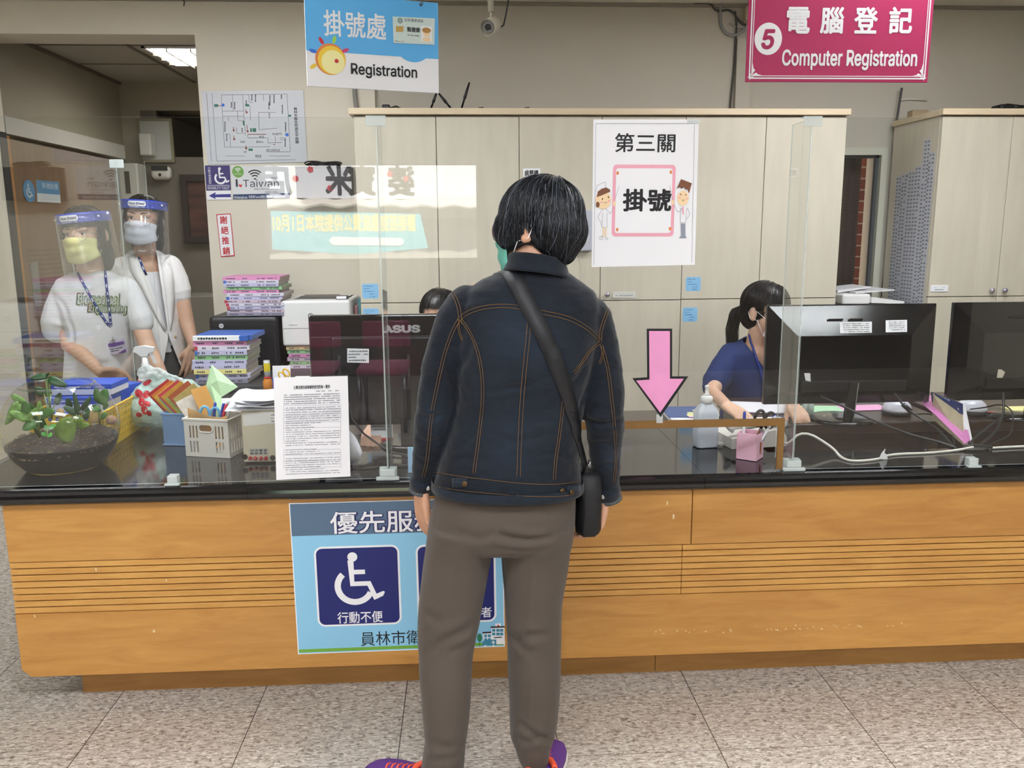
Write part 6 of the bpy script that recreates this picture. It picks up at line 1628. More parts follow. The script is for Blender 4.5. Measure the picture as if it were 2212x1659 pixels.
for i, (c, lab) in enumerate((('#dcdce6', 'white'), ('#5a5f8a', 'navy'), ('#7db07a', 'green-labelled'), ('#c48a93', 'dull pink'), ('#4c7f86', 'teal'))):
    x = atY(742+i*9, 670, 4.3).x
    solo('file_folder', '%s upright folder in the row beside the white printer, %s' % (lab, ('first from the printer', 'second from the printer', 'in the middle of the row', 'second from the cupboard', 'next to the cupboard')[i]), 'folder', MB().rbox((x-.008, 4.28+.02*(i % 2), TZ+.002), (x+.008, 4.52, TZ+.30+.02*((i*2) % 3)), .001, 1), mat('folder_'+c[1:], c, .5), group='folders beside the white printer')
# ---- clutter on the side slab before the books
SZ0 = CTZ+.001
t = thing('glue_bottle', 'clear bottle of orange liquid with a tall yellow-labelled top, right of the record books', 'bottle', (atY(577, 800, 3.62).x, 3.62, SZ0+.05))
part(t, 'bottle', MB().lathe([(.020, 0), (.021, .003), (.021, .032), (.014, .044), (.012, .050)], 22), mat('orange_liquid', '#d98a2c', .15, alpha=.85))
part(t, 'ring', MB().lathe([(.0145, .047), (.0145, .053)], 20), C_RED)
part(t, 'applicator', MB().lathe([(.012, .053), (.0125, .07), (.0135, .075), (.0135, .125)], 20), mat('clear_grey_tube', '#c9cfcf', .25, alpha=.8)); part(t, 'label', MB().lathe([(.0138, .078), (.0138, .114)], 20, cap=False), mat('yellow_label', '#e6cf2e', .5))
solo('stationery_riser', 'low dark stand the glue bottle and desk calendar rest on', 'stand', MB().rbox((-.90, 3.44, SZ0), (-.70, 3.70, SZ0+.049), .003), mat('dark_riser', '#2a2a2e', .5))
x = atY(603, 780, 3.6).x
t = thing('desk_calendar', 'blue and white desk calendar card standing right of the glue bottle', 'calendar', (x, 3.62, SZ0+.05))
part(t, 'sheet', MB().rbox((-.037, -.001, .045), (.040, .001, .100), .0005, 1, Matrix.Rotation(-.1, 4, 'X')), C_WHITE); part(t, 'blue_block', MB().rbox((-.035, -.012, 0), (.040, -.002, .046), .001, 1), mat('calendar_blue', '#6b7fe0', .4))
part(t, 'square_print', place(flat([rect(-.027+.018*i, .010+.015*j, -.021+.018*i, .016+.015*j) for i in range(4) for j in range(2)], 0, .0003), facing((0, -.0122, 0))), C_WHITE)
x = atY(650, 792, 3.55).x
t = thing('pen_cup', 'pink pen cup beside the left edge of the monitor with the logo', 'pen holder', (x, 3.55, SZ0+.05))
part(t, 'cup', MB().rbox((-.028, -.028, 0), (.028, .028, .055), .003), mat('cup_pink', '#e5a9c4', .5)); part(t, 'rim', MB().rbox((-.030, -.030, .055), (.030, .030, .061), .002), C_WHITE)
scissors('yellow-handled scissors leaning left out of the pink pen cup', Matrix.Translation((x-.02, 3.53, SZ0+.058)) @ Matrix.Rotation(-.6, 4, 'Y') @ Matrix.Scale(.7, 4), mat('yellow_grip', '#e6bd1f', .4))
x = atY(625, 786, 3.5).x
t = thing('tape_dispenser', 'white tape roll on a blue stand before the pink pen cup', 'tape', (x, 3.5, SZ0+.052))
part(t, 'stand', MB().rbox((-.028, -.015, 0), (.028, .015, .030), .005), mat('dispenser_blue', '#4f6fb0', .4)); part(t, 'roll', MB().tube([Vector((.018*math.cos(a), 0, .040+.018*math.sin(a))) for a in [2*PI*k/20 for k in range(21)]], .008, 8), C_WHITE)
x = atZ(572, 835, .72).x
t = thing('stationery_tray', 'dark red stationery tray behind the papers on the ticket machine', 'tray', (-.86, 3.30, SZ0))
mb = MB().box((-.085, -.06, 0), (.085, .06, .004))
for a, b in (((-.085, -.06, .004), (.085, -.056, .03)), ((-.085, .056, .004), (.085, .06, .03)), ((-.085, -.056, .004), (-.081, .056, .03)), ((.081, -.056, .004), (.085, .056, .03))): mb.rbox(a, b, .001, 1)
part(t, 'body', mb, mat('dark_red_plastic', '#8a2429', .3))
def marker(label, M, c1, c2):
    t = thing('marker_pen', label, 'marker', M=M, group='marker pens'); part(t, 'barrel', MB().lathe([(.009, 0), (.009, .06), (.007, .065)], 14), c1); part(t, 'cap', MB().lathe([(.0095, .066), (.0095, .10), (.006, .108)], 14), c2)
marker('grey marker lying across the dark red tray', Matrix.Translation((-.94, 3.27, SZ0+.042)) @ Matrix.Rotation(1.5, 4, 'Y') @ Matrix.Rotation(.1, 4, 'X'), mat('marker_grey', '#8b8f8f', .4), mat('marker_dark', '#4d4a45', .4))
marker('blue marker with a paper tag left of the dark red tray', Matrix.Translation((-1.02, 3.24, SZ0+.012)) @ Matrix.Rotation(1.0, 4, 'Y') @ Matrix.Rotation(-.3, 4, 'X'), M_PB, C_WHITE)
solo('stapler', 'grey stapler lying right of the dark red tray', 'stapler', MB().rbox((-.06, -.014, 0), (.06, .014, .016), .005).rbox((-.055, -.012, .018), (.06, .012, .034), .008, 3), mat('stapler_grey', '#7c7f86', .35), (-.695, 3.36, SZ0), .3)
solo('white_cup', 'small white and blue cup right of the grey stapler', 'cup', MB().lathe([(.016, 0), (.019, .04), (.0175, .04), (.015, .003)], 22), mat('cup_bluewhite', '#cfdcec', .4), (atZ(664, 815, .72).x, 3.42, SZ0))
solo('paper_sheet', 'blank white sheet lying in front of the record books', 'paper', MB().rbox((-.13, -.07, 0), (.13, .07, .002), .0005, 1, Matrix.Identity(4)), M_SHEET, (-1.09, 3.60, SZ0), .05)
solo('yellow_folder', 'pale yellow folder edge lying before the blank sheet', 'folder', MB().rbox((-.09, -.02, 0), (.09, .02, .006), .001, 1), mat('folder_pale_yellow', '#c9bd7c', .6), (-1.0, 3.47, SZ0), -.06)
solo('blue_paper', 'light blue sheet showing behind the papers on the ticket machine', 'paper', MB().rbox((-.09, -.07, 0), (.09, .07, .003), .001, 1), mat('light_blue_paper', '#9cc4e6', .6), (-.82, 3.12, SZ0), .2)
# ================================================================== RIGHT PART OF THE COUNTER
bp = Vector((.802, 2.690, CTZ+.001))
t = thing('dispenser_bottle', 'square white translucent dispenser bottle with a pointed nozzle behind the brown slot tape', 'bottle', bp, .12)
def sq(r, z, k=.018): return [Vector((x, y, z)) for x, y in rrect(-r, -r*.72, r, r*.72, min(k, r*.5), 5)]
M_HD = mat('milky_plastic', '#d5dee8', .35, alpha=.93, sss=.1)
part(t, 'body', MB().loft([sq(.034, 0, .01), sq(.0375, .004, .01), sq(.0375, .112, .01), sq(.034, .128, .012), sq(.020, .146, .010), sq(.018, .152, .010)]), M_HD)
part(t, 'collar', MB().lathe([(.020, .150), (.020, .170), (.016, .173), (.010, .176)], 26), M_WHITE)
part(t, 'nozzle', MB().lathe([(.010, .175), (.011, .179), (.006, .182), (.005, .200), (.007, .202), (.007, .208), (.001, .211)], 20), M_WHITE)
PCM = Matrix.Translation((.902, 2.535, CTZ+.001)) @ Matrix.Rotation(math.radians(52), 4, 'Z')
t = thing('pen_holder', 'pink square pen holder with a small brown charm, in front of the telephone', 'pen holder', M=PCM)
mb = MB()
for a, b in (((-.033, -.033, 0), (.033, -.030, .086)), ((-.033, .030, 0), (.033, .033, .086)), ((-.033, -.030, 0), (-.030, .030, .086)), ((.030, -.030, 0), (.033, .030, .086))): mb.rbox(a, b, .001, 1)
mb.box((-.030, -.030, 0), (.030, .030, .003))
part(t, 'box', mb, mat('pale_pink_board', '#eebfd2', .5, var=.05))
part(t, 'charm', MB().rbox((-.004, -.036, .026), (.005, -.0331, .056), .002, 2).ell((0, -.0345, .022), (.003, .0015, .006)), mat('brown_charm', '#a06a42', .5))
for lab, x, y, ry, rx, c1, c2, L_ in (('blue-capped white pen in the pink pen holder', -.018, .016, -.02, .05, M_PW, M_PB, .150), ('black and yellow patterned pen leaning right in the pink pen holder', -.004, .002, .42, -.1, mat('pen_pattern', '#8c5a2a', .4, var=.9, vscale=90), M_PK, .138), ('white pen leaning right in the pink pen holder', .005, -.006, .45, .12, M_PW, M_PW, .150), ('dark blue pen leaning right in the pink pen holder', .014, -.010, .40, .1, M_PK, M_PB, .148)):
    pen(lab, PCM @ Matrix.Translation((x, y, .006)) @ PCM.to_3x3().to_4x4().inverted() @ Matrix.Rotation(ry, 4, 'Y') @ Matrix.Rotation(rx, 4, 'X'), c1, c2, L_)
scissors('black-handled scissors standing in the pink pen holder', PCM @ Matrix.Translation((.012, -.012, .006)) @ PCM.to_3x3().to_4x4().inverted() @ Matrix.Rotation(.22, 4, 'Y'), M_BLACK)
t = thing('telephone', 'white desk telephone behind the pink pen holder', 'telephone', (.965, 2.74, CTZ+.001), .15)
part(t, 'base', MB().prism([(-.10, 0), (.10, 0), (.10, .03), (.08, .062), (-.10, .035)], -.085, .085, Matrix.Rotation(PI/2, 4, 'X')), mat('phone_ivory', '#d2d0c8', .4))
part(t, 'handset', MB().tube([(-.10, -.055, .062), (-.085, -.055, .075), (0, -.055, .085), (.085, -.055, .078), (.10, -.055, .064)], [.019, .017, .013, .017, .019], 12), M_WHITE)
part(t, 'keypad', MB().box((-.02, -.02, .053), (.07, .06, .062)), mat('phone_grey', '#a9a9a4', .4))
part(t, 'rest_leg', MB().rbox((-.06, -.12, .0), (-.04, -.088, .03), .003), M_WHITE)
part(t, 'coiled_cord', MB().tube([Vector((-.115-.05*k/60+.0, -.05+.02*math.sin(k*.05)+.006*math.cos(k*1.3), .010+.006*math.sin(k*1.3))) for k in range(61)], .0018, 5), M_WHITE)
t = thing('document_stack', 'navy folder bristling with yellow and pink sticky tabs, left of the dispenser bottle', 'documents', (.80, 3.14, .696), -.05)
part(t, 'papers', MB().rbox((-.02, -.10, 0), (.16, .10, .018), .001, 1), M_SHEET); part(t, 'folder', MB().rbox((-.025, -.07, .0185), (.16, .12, .022), .001, 1), mat('navy_folder', '#3a5288', .5))
for i, (x, y, c, w_) in enumerate(((.06, -.02, '#ecec9a', .07), (.05, -.055, '#ecec9a', .08), (.05, -.085, '#e9c3dc', .06), (.09, .02, '#ecec9a', .06))): part(t, 'sticky_tab', MB().box((x, y, .0222+i*.0004), (x+w_, y+.025, .0225+i*.0004)), mat('tab_'+c[1:], c, .6))
for i, c in enumerate(('#d96a78', '#ecec9a', '#e9a9c4', '#8fc9a4', '#ecec9a')): part(t, 'edge_tab', MB().box((-.032+.006*i, -.10+.03*i-.02, .004+.002*i), (-.015+.006*i, -.085+.03*i-.02, .0045+.002*i)), mat('tab_'+c[1:], c, .6))
solo('clipboard', 'white clipboard of papers under the forearm of the person in navy scrubs', 'clipboard', MB().rbox((-.14, -.10, 0), (.14, .10, .006), .002), M_SHEET, (1.22, 3.26, .702), -.25)
solo('green_form', 'pale green form lying beside the white clipboard', 'paper', MB().rbox((-.10, -.06, 0), (.10, .06, .002), .0005, 1), mat('mint_paper', '#aedbb4', .6), (1.40, 3.20, .709), -.12)
solo('pink_form', 'pink form lying behind the round monitor foot', 'paper', MB().rbox((-.11, -.05, 0), (.11, .05, .002), .0005, 1), mat('pink_paper', '#e8a9cf', .6, var=.1, vscale=90), (1.60, 3.24, .701), .05)
t = thing('pen_stand', 'clear acrylic pen stand on the desk behind the right acrylic fin', 'pen holder', (1.333, 3.115, .701)); part(t, 'cup', MB().lathe([(.022, 0), (.022, .06), (.020, .06), (.020, .004)], 20), mat('clear_cup', '#cfd8d6', .1, alpha=.4)); part(t, 'refill', MB().cyl((.0, 0, .005), .003, .045, 8), M_BLACK)
solo('eraser', 'small white eraser beside the clear pen stand', 'eraser', MB().rbox((-.02, -.01, 0), (.02, .01, .012), .005, 3), M_WHITE, (1.385, 3.06, .701), .2)
solo('computer_mouse', 'dark computer mouse under the hand of the person in navy scrubs', 'mouse', MB().ell((0, 0, .014), (.028, .048, .014)), M_BLACK, (atZ(1592, 890, .70).x, atZ(1592, 890, .70).y-.03, .703)) if False else None
for x, y, lab in ((1.690, 3.115, 'white dome card reader on the desk under the monitor with the round black foot'), (1.985, 3.10, 'white dome card reader on the desk at the right, beside the red pen')):
    t = thing('card_reader', lab, 'card reader', (x, y, .701), group='white dome card readers')
    part(t, 'base', MB().lathe([(.052, 0), (.055, .008), (.055, .016)], 32), M_BLACK); part(t, 'dome', MB().lathe([(.056, .0165), (.055, .024), (.048, .042), (.034, .054), (.015, .060), (.001, .061)], 32), mat('white_dome', '#d6d6de', .25))
# pink folder, tent calendar
solo('pink_folder', 'glossy pink folder leaning against the desk edge beside the tent calendar', 'folder', MB().grid([[(1.742, 3.10, .775), (1.80, 3.13, .775), (1.87, 3.05, .76)], [(1.70, 2.86, .75), (1.77, 2.88, .78), (1.80, 2.85, .752)], [(1.655, 2.60, .712), (1.668, 2.60, .725), (1.675, 2.62, .712)]], .004, False), mat('glossy_pink', '#c57bb0', .3))
t = thing('tent_calendar', 'tent-shaped desk calendar with a navy header between the two right monitors', 'calendar', (1.69, 2.7, CTZ))
A0, A1, B1, B0 = atY(2012, 846, 2.98), atY(2080, 872, 2.74), atY(2082, 962, 2.64), atY(2015, 905, 2.95)
part(t, 'front_sheet', MB().grid([[A0, A1], [B0, B1]], .0012, False), mat('calendar_sheet', '#cfc5a4', .6, var=.1, vscale=30), world=True)
lerp2 = lambda u, v: (A0.lerp(A1, u)).lerp(B0.lerp(B1, u), v)
off_ = Vector((-.001, -.0016, 0))
part(t, 'navy_header', MB().grid([[lerp2(0, 0)+off_, lerp2(1, 0)+off_], [lerp2(0, .36)+off_, lerp2(1, .27)+off_]], .0006, False), mat('header_navy', '#22356f', .4), world=True)
tx = fit_text('2023', 1, None); P = dashes(.08, .75, .5, .12, r_, .95)
mb = MB()
for u0, u1, v0, v1 in ((.05, .62, .03, .09), (.2, .32, .14, .22), (.36, .48, .14, .22), (.58, .66, .16, .22), (.78, .88, .16, .22), (.4, .45, .25, .27)):
    n_ = 6
    for k in range(n_):
        a, b = u0+(u1-u0)*k/n_, u0+(u1-u0)*(k+.75)/n_; mb.add([lerp2(a, v0)+off_*2, lerp2(b, v0)+off_*2, lerp2(b, v1)+off_*2, lerp2(a, v1)+off_*2], [(0, 1, 2, 3)])
part(t, 'header_print', mb, C_WHITE, world=True)
C1 = A1+Vector((.035, .05, -.005)); part(t, 'rear_sheet', MB().grid([[A1+Vector((.002, .002, 0)), C1], [B1+Vector((.002, .002, 0)), B1+Vector((.05, .03, -.002))]], .0012, False), M_SHEET, world=True)
pen('red pen lying on the desk beside the right dome card reader', Matrix.Translation((2.02, 3.09, .707)) @ Matrix.Rotation(1.35, 4, 'Z') @ Matrix.Rotation(PI/2, 4, 'X') , mat('pen_redb', '#c8432f', .35), C_WHITE, .12, .006)
solo('sticky_pad', 'pale yellow note pad lying on the desk at the right edge of the picture', 'note pad', MB().rbox((-.10, -.04, 0), (.10, .04, .012), .002), mat('pad_yellow', '#e9e29a', .6), (2.25, 3.13, .701), .02)
solo('black_tray', 'flat black tray on the desk at the right edge of the picture, under the cables', 'tray', MB().rbox((-.16, -.04, 0), (.16, .04, .012), .003), M_BLACK, (2.30, 3.03, .701), .02)
# cables at the right
def cable(label, pts, r=.0035, m=None, it=2):
    P = [Vector(p) for p in pts]
    for _ in range(it):
        q = [P[0]]
        for a, b in zip(P[:-1], P[1:]): q += [a.lerp(b, .25), a.lerp(b, .75)]
        P = q+[P[-1]]
    return solo('cable', label, 'cable', MB().tube(P, r, 7), m or M_CABLE, group='cables behind the counter')
Q = lambda px, py, Y: atY(px, py, Y)
cable('long black cable slanting from under the round-footed monitor to the cable knot', [Q(1773, 856, 2.955), Q(1800, 868, 2.90), Q(1880, 905, 2.82), Q(1960, 938, 2.68), Q(2030, 955, 2.62), Q(2066, 968, 2.585)], .0042)
cable('black cable with a ferrite lump below the monitor with the round foot', [Q(1932, 850, 2.955), Q(1945, 868, 2.93), Q(1960, 885, 2.90), Q(2000, 910, 2.85), Q(2030, 930, 2.75), Q(2060, 966, 2.60)], .0040)
t_ = atY(1957, 881, 2.905); solo('ferrite_core', 'black ferrite lump on the cable below the monitor with the round foot', 'cable part', MB().tube([Q(1950, 873, 2.912), Q(1968, 889, 2.898)], .0088, 12), M_BLACK)
cable('thin black cable curving down from the left dome card reader', [Q(1975, 895, 3.06), Q(2010, 893, 3.0), Q(2030, 905, 2.97), Q(2040, 915, 2.93), Q(2058, 940, 2.75), Q(2062, 962, 2.61)], .0025)
cable('black cable hanging from the monitor at the right edge of the picture', [Q(2167, 848, 2.95), Q(2168, 875, 2.93), Q(2166, 900, 2.88), Q(2150, 935, 2.75), Q(2120, 958, 2.65), Q(2105, 970, 2.59)], .0046)
cable('thin black cable from the right dome card reader up to the right monitor', [Q(2095, 884, 3.03), Q(2130, 880, 3.0), Q(2160, 872, 2.955), Q(2185, 883, 2.95), Q(2189, 905, 2.93), Q(2185, 940, 2.80), Q(2150, 955, 2.68), Q(2112, 970, 2.60)], .0026)
cable('black cable arching from the cable knot towards the right desk', [Q(2085, 972, 2.585), Q(2105, 945, 2.70), Q(2140, 918, 2.85), Q(2165, 900, 2.96), Q(2230, 897, 3.0)], .0042)
solo('cable_knot', 'dark bundle where the black cables meet on the granite edge', 'cable bundle', MB().ell((1.665, 2.57, CTZ+.006), (.05, .02, .006)).tube([(1.62, 2.565, CTZ+.008), (1.67, 2.58, CTZ+.014), (1.73, 2.575, CTZ+.008)], .006, 8), M_CABLE)
cable('white flat cable snaking over the granite behind the right acrylic screen', [(1.075, 2.70, CTZ+.012), Q(1700, 962, 2.64), Q(1735, 928, 2.62), (1.19, 2.57, CTZ+.02), (1.185, 2.50, CTZ+.004), (1.205, 2.455, CTZ+.004), (1.30, 2.475, CTZ+.004), (1.36, 2.53, CTZ+.004), (1.50, 2.535, CTZ+.004), (1.60, 2.56, CTZ+.004), (1.66, 2.565, CTZ+.012)], .0042, M_WCABLE)
cable('white cable lying along the back of the granite at the right edge', [(1.72, 2.575, CTZ+.005), (1.85, 2.59, CTZ+.005), (2.2, 2.585, CTZ+.005)], .0042, M_WCABLE)
solo('cable_tag', 'white tape tag on the white flat cable behind the right acrylic screen', 'tag', MB().prism([(-.014, 0), (.014, 0), (.010, .016), (.002, .020), (.004, .034), (-.008, .018)], -.001, .001, Matrix.Rotation(PI/2, 4, 'X')), C_WHITE, (1.315, 2.482, CTZ+.002))
# photocopier behind the right monitor
t = thing('photocopier', 'white photocopier top showing below the narrow window, above the right monitor', 'photocopier', (2.13, 4.42, 0))
part(t, 'body', MB().rbox((1.965, 4.22, 0), (2.30, 4.64, 1.03), .01), mat('copier_white', '#d5d6d9', .4), world=True)
part(t, 'feeder', MB().rbox((1.968, 4.25, 1.032), (2.12, 4.60, 1.085), .012, 3).prism([(2.12, 1.04), (2.295, 1.032), (2.295, 1.045), (2.12, 1.07)], -4.60, -4.24, rot(PI/2)), M_WHITE, world=True)
part(t, 'paper_tray', MB().prism([(2.05, 1.086), (2.26, 1.10), (2.26, 1.104), (2.05, 1.094)], -4.56, -4.28, rot(PI/2)).prism([(1.98, 1.086), (2.16, 1.112), (2.16, 1.117), (1.98, 1.10)], -4.56, -4.34, rot(PI/2)), mat('tray_white', '#e6e6ea', .4), world=True)
# speaker on the cupboard
M = facing(atY(1252, 497, 4.165))
t = thing('wall_speaker', 'silver square speaker with a round perforated grille on the cupboard, right of the grey hair', 'speaker', M=M)
a = onplane(M, 1223, 543); b = onplane(M, 1281, 453)
part(t, 'case', MB().rbox((a[0], a[1], -.034), (b[0], b[1], 0), .008, 3), mat('silver_plastic', '#b9bcc8', .35))
c = onplane(M, 1253, 512); part(t, 'grille', MB().lathe([(.047, 0), (.047, .002), (.045, .003), (.0005, .0032)], 40, Matrix.Translation((c[0], c[1], 0))), mat('grille_white', '#d9dbe4', .4))
P = []
for k in range(1, 8):
    for i in range(k*6): P.append(circle(c[0]+.0058*k*math.cos(2*PI*i/(k*6)), c[1]+.0058*k*math.sin(2*PI*i/(k*6)), .0011, 6))
part(t, 'perforation_dots', flat(P, .0034, .0003), M_INK)
solo('speaker_cord', 'thin white cord hanging from the silver speaker down the cupboard door', 'cord', MB().tube([atY(x, y, 4.193) for x, y in ((1249, 543), (1253, 560), (1259, 575), (1257, 600), (1254, 625))], .0016, 6), M_WCABLE)
# wall display with a coil of cable on top
a = atY(641, 430, 4.56); b = atY(757, 362, 4.56)
t = thing('wall_display', 'dark flat display box hung on the wall left of the cupboards', 'display', ((a.x+b.x)/2, 4.6, (a.z+b.z)/2))
part(t, 'case', MB().rbox((a.x, 4.56, a.z), (b.x, 4.662, b.z), .004), mat('charcoal_plastic', '#3a3739', .4), world=True)
part(t, 'top_edge', MB().box((a.x-.002, 4.556, b.z), (b.x+.002, 4.662, b.z+.006)), M_BLACK, world=True)
mb = MB(); r_ = random.Random(9)
for k in range(7):
    cx = atY(698+r_.uniform(-12, 12), 356, 4.6).x; rx, ry = r_.uniform(.06, .10), r_.uniform(.012, .03)
    mb.tube([Vector((cx+rx*math.cos(s), 4.605+ry*math.sin(s), b.z+.012+.005*k*.5+.008*math.sin(2*s+k))) for s in [2*PI*i/20 for i in range(21)]], .0035, 6)
mb.rbox((atY(690, 350, 4.6).x, 4.59, b.z+.012), (atY(730, 350, 4.6).x, 4.62, b.z+.030), .004)
solo('cable_coil', 'coil of black cable lying on top of the dark wall display', 'cable', mb, M_CABLE)
# routers and cables on the cupboards
t = thing('network_router', 'black network router with three raised aerials on top of the cupboards', 'router', (-.06, 4.45, 2.004))
part(t, 'body', MB().rbox((-.12, -.07, 0), (.13, .07, .028), .006), M_BLACK)
for px0, px1, py1 in ((931, 944, 198), (974, 948, 202), (997, 1014, 178)):
    p0 = atY(px0, 234, 4.40); p1 = atY(px1, py1, 4.40); d_ = p1-p0
    part(t, 'aerial', MB().tube([p0, p0+d_*.35, p0+d_*.4, p1], [.005, .005, .008, .0045], 8), M_BLACK, world=True)
t = thing('network_switch', 'flat black network box with an adapter on the left end of the cupboard top', 'network box', (-.36, 4.42, 2.004))
part(t, 'body', MB().rbox((-.08, -.06, 0), (.08, .06, .018), .003), M_BLACK); part(t, 'adapter', MB().rbox((-.04, -.03, .0185), (.0, .02, .045), .006), M_BLACK); part(t, 'lead', MB().tube([(.0, 0, .03), (.03, -.01, .038), (.07, .0, .02), (.10, 0, .02), (.12, 0, .004)], .005, 8), M_CABLE)
for x, lab in ((.10, 'short loop of black cable on the cupboard top right of the router'), (.33, 'small loop of black cable on the cupboard top above the grey hair')):
    solo('cable_loop', lab, 'cable', MB().tube([(x-.03, 4.36, 2.006), (x-.012, 4.36, 2.028), (x+.006, 4.36, 2.030), (x+.02, 4.37, 2.006)], .004, 7), M_CABLE, group='cable loops on the cupboard top')
solo('dark_cap', 'pair of dark objects with a cord on top of the cupboard at the right edge', 'cord', MB().rbox((2.71, 4.23, 2.004), (2.79, 4.32, 2.035), .012, 3).rbox((2.83, 4.23, 2.004), (2.92, 4.32, 2.032), .012, 3).tube([(2.66, 4.24, 2.006), (2.70, 4.24, 2.022), (2.75, 4.24, 2.034), (2.84, 4.24, 2.024)], .004, 7), M_CABLE)
solo('wood_offcut', 'small brown block on the rear left of the right cupboard top', 'block', MB().rbox((2.41, 4.52, 2.004), (2.50, 4.58, 2.045), .006), mat('offcut_brown', '#9a8a6c', .7))
# security camera
t = thing('security_camera', 'small beige bullet security camera hanging from the ceiling left of the poster', 'camera', (.135, 3.8, CZ))
pc = atY(1061, 56, 3.8); axd = (atY(1050, 60, 3.72)-atY(1075, 47, 3.86)).normalized()
M_CAMB = mat('camera_beige', '#a9a392', .4)
q = axd.to_track_quat('Z', 'Y').to_matrix().to_4x4(); Mc = Matrix.Translation(pc) @ q
part(t, 'housing', MB().lathe([(.020, -.045), (.031, -.040), (.033, -.01), (.033, .035), (.028, .038)], 28, Mc), M_CAMB, world=True)
part(t, 'sun_shield', MB().lathe([(.0345, -.03), (.0345, .048), (.0335, .048), (.0335, -.03)], 28, Mc, cap=False), M_CAMB, world=True)
part(t, 'lens', MB().lathe([(.026, .0385), (.012, .0395), (.011, .036), (.001, .036)], 28, Mc), M_BLACKG, world=True)
part(t, 'led_ring', MB().lathe([(.024, .0397), (.015, .0400)], 28, Mc, cap=False), mat('led_grey', '#6b6a66', .3), world=True)
part(t, 'mount', MB().tube([pc+Vector((0, 0, .033)), pc+Vector((0, 0, .06))], .006, 10).tube([pc+Vector((0, 0, .055)), (pc.x-.005, pc.y, CZ)], .013, 14), M_CAMB, world=True)
part(t, 'lead', MB().tube([pc+Vector((.03, .03, -.005)), pc+Vector((.055, .03, .01)), pc+Vector((.065, .03, .05)), pc+Vector((.075, .03, .10)), Vector((pc.x+.085, pc.y+.03, CZ))], .0035, 7), M_CABLE, world=True)
# cables and trunking on the back wall
def wallcable(label, pts, r, m, Y=YW-.012): solo('wall_cable', label, 'cable', MB().tube([atY(x, y, Y) for x, y in smooth_px(pts, 2)], r, 7), m, group='cables on the back wall')
wallcable('thick grey cable looping down from the ceiling left of the magenta sign', [(1557, 5), (1556, 30), (1557, 55), (1568, 74), (1590, 78), (1610, 62)], .008, M_GREY)
wallcable('thin pale cable crossing behind the left edge of the magenta sign', [(1575, 50), (1588, 58), (1612, 62)], .004, mat('pale_cable', '#a9a69c', .5))
wallcable('dark cable running down the wall left of the magenta sign to the cupboards', [(1588, 25), (1592, 60), (1588, 95), (1586, 150), (1581, 190), (1577, 234)], .005, mat('dark_grey_cable', '#3c3b3a', .5))
wallcable('dark cable bundle along the ceiling left of the magenta sign', [(1500, 7), (1535, 6), (1545, 22), (1555, 24), (1580, 20), (1600, 50), (1612, 55)], .006, MATS['dark_grey_cable'])
wallcable('bundle of grey cables in the corner left of the cupboards', [(763, 5), (764, 100), (765, 195), (770, 236)], .012, mat('grey_bundle', '#8d8b86', .6), YD-.016)
solo('trunking', 'cream cable trunking on the wall behind the left edge of the magenta sign', 'trunking', MB().box((atY(1590, 85, YW).x, YW-.03, 2.004), (atY(1622, 85, YW).x, YW-.001, atY(1600, 85, YW).z)), M_WALLG)
solo('junction_box', 'cream junction box under the ceiling behind the left edge of the magenta sign', 'box', MB().rbox((atY(1603, 50, YW).x, YW-.06, atY(1603, 50, YW).z), (atY(1640, 50, YW).x, YW-.001, CZ-.02), .003), mat('junction_cream', '#b9ae96', .5))
solo('wall_cable', 'dark cable running down the corner between the window and the forward cupboard', 'cable', MB().tube([atY(x, y, 4.66) for x, y in smooth_px([(1948, 190), (1940, 240), (1932, 300), (1929, 380), (1922, 470), (1914, 560), (1905, 640)], 2)], .006, 7), MATS['dark_grey_cable'], group='cables on the back wall')
solo('wall_cable', 'thin white cable crossing the wall above the forward cupboard', 'cable', MB().tube([atY(x, y, YW-.01) for x, y in ((1940, 217), (1965, 214), (2002, 217))], .004, 6), M_WCABLE, group='cables on the back wall')
solo('ceiling_hook', 'small black wire hook on the ceiling above the doorway', 'hook', MB().tube([atY(395, -8, YD-.01), atY(398, 5, YD-.01), atY(397, 13, YD-.01)], .003, 6), M_CABLE)
# ================================================================== ACROSS THE STREET, SEEN REFLECTED IN THE ACRYLIC
def mir(px, py, Y):
    p = atY(px, py, Y); return Vector((p.x, 2*AY-p.y, p.z))
struct('street_ground', MB().box((-14, -26, -.2), (14, YF-.21, -.12)), mat('street_asphalt', '#77756f', .9))
VY = 13.0; ang = .30
Mst = Matrix.Translation(mir(800, 470, VY)) @ Matrix.Rotation(-ang, 4, 'Z') @ Matrix.Rotation(PI, 4, 'Z') @ Matrix.Rotation(PI/2, 4, 'X')   # drawing x to the right seen from our hall's back
def mpl(px, py):
    d = ray(px, py); d = Vector((d.x, -d.y, d.z)); o = Vector((0, 2*AY, CAM_H)); n = Mst.to_3x3() @ Vector((0, 0, 1))
    t = (Mst.translation-o).dot(n)/d.dot(n); q = Mst.inverted() @ (o+d*t); return q.x, q.y
def mpoly(*p): return [mpl(*q) for q in p]
sh = thing('shop_building', 'pale shop building across the street, mirrored in the acrylic', 'building', M=Mst)
part(sh, 'wall', MB().box((-6, -3, -.6), (6, 4.5, -.4)), mat('shop_wall', '#b9b7b0', .8))
part(sh, 'roof', MB().grid([[(-6+.25*i, mpl(700, 425)[1]+.05*(i % 2), -.35) for i in range(49)], [(-6+.25*i, mpl(700, 452)[1]+.05*(i % 2), .25) for i in range(49)]], .03, False), mat('corrugated_roof', '#d9d3c8', .6))
part(sh, 'upper_cladding', MB().box((mpl(1060, 0)[0], mpl(900, 470)[1], -.39), (mpl(900, 0)[0], 4.4, -.36)), mat('white_cladding', '#e3e6ea', .6))
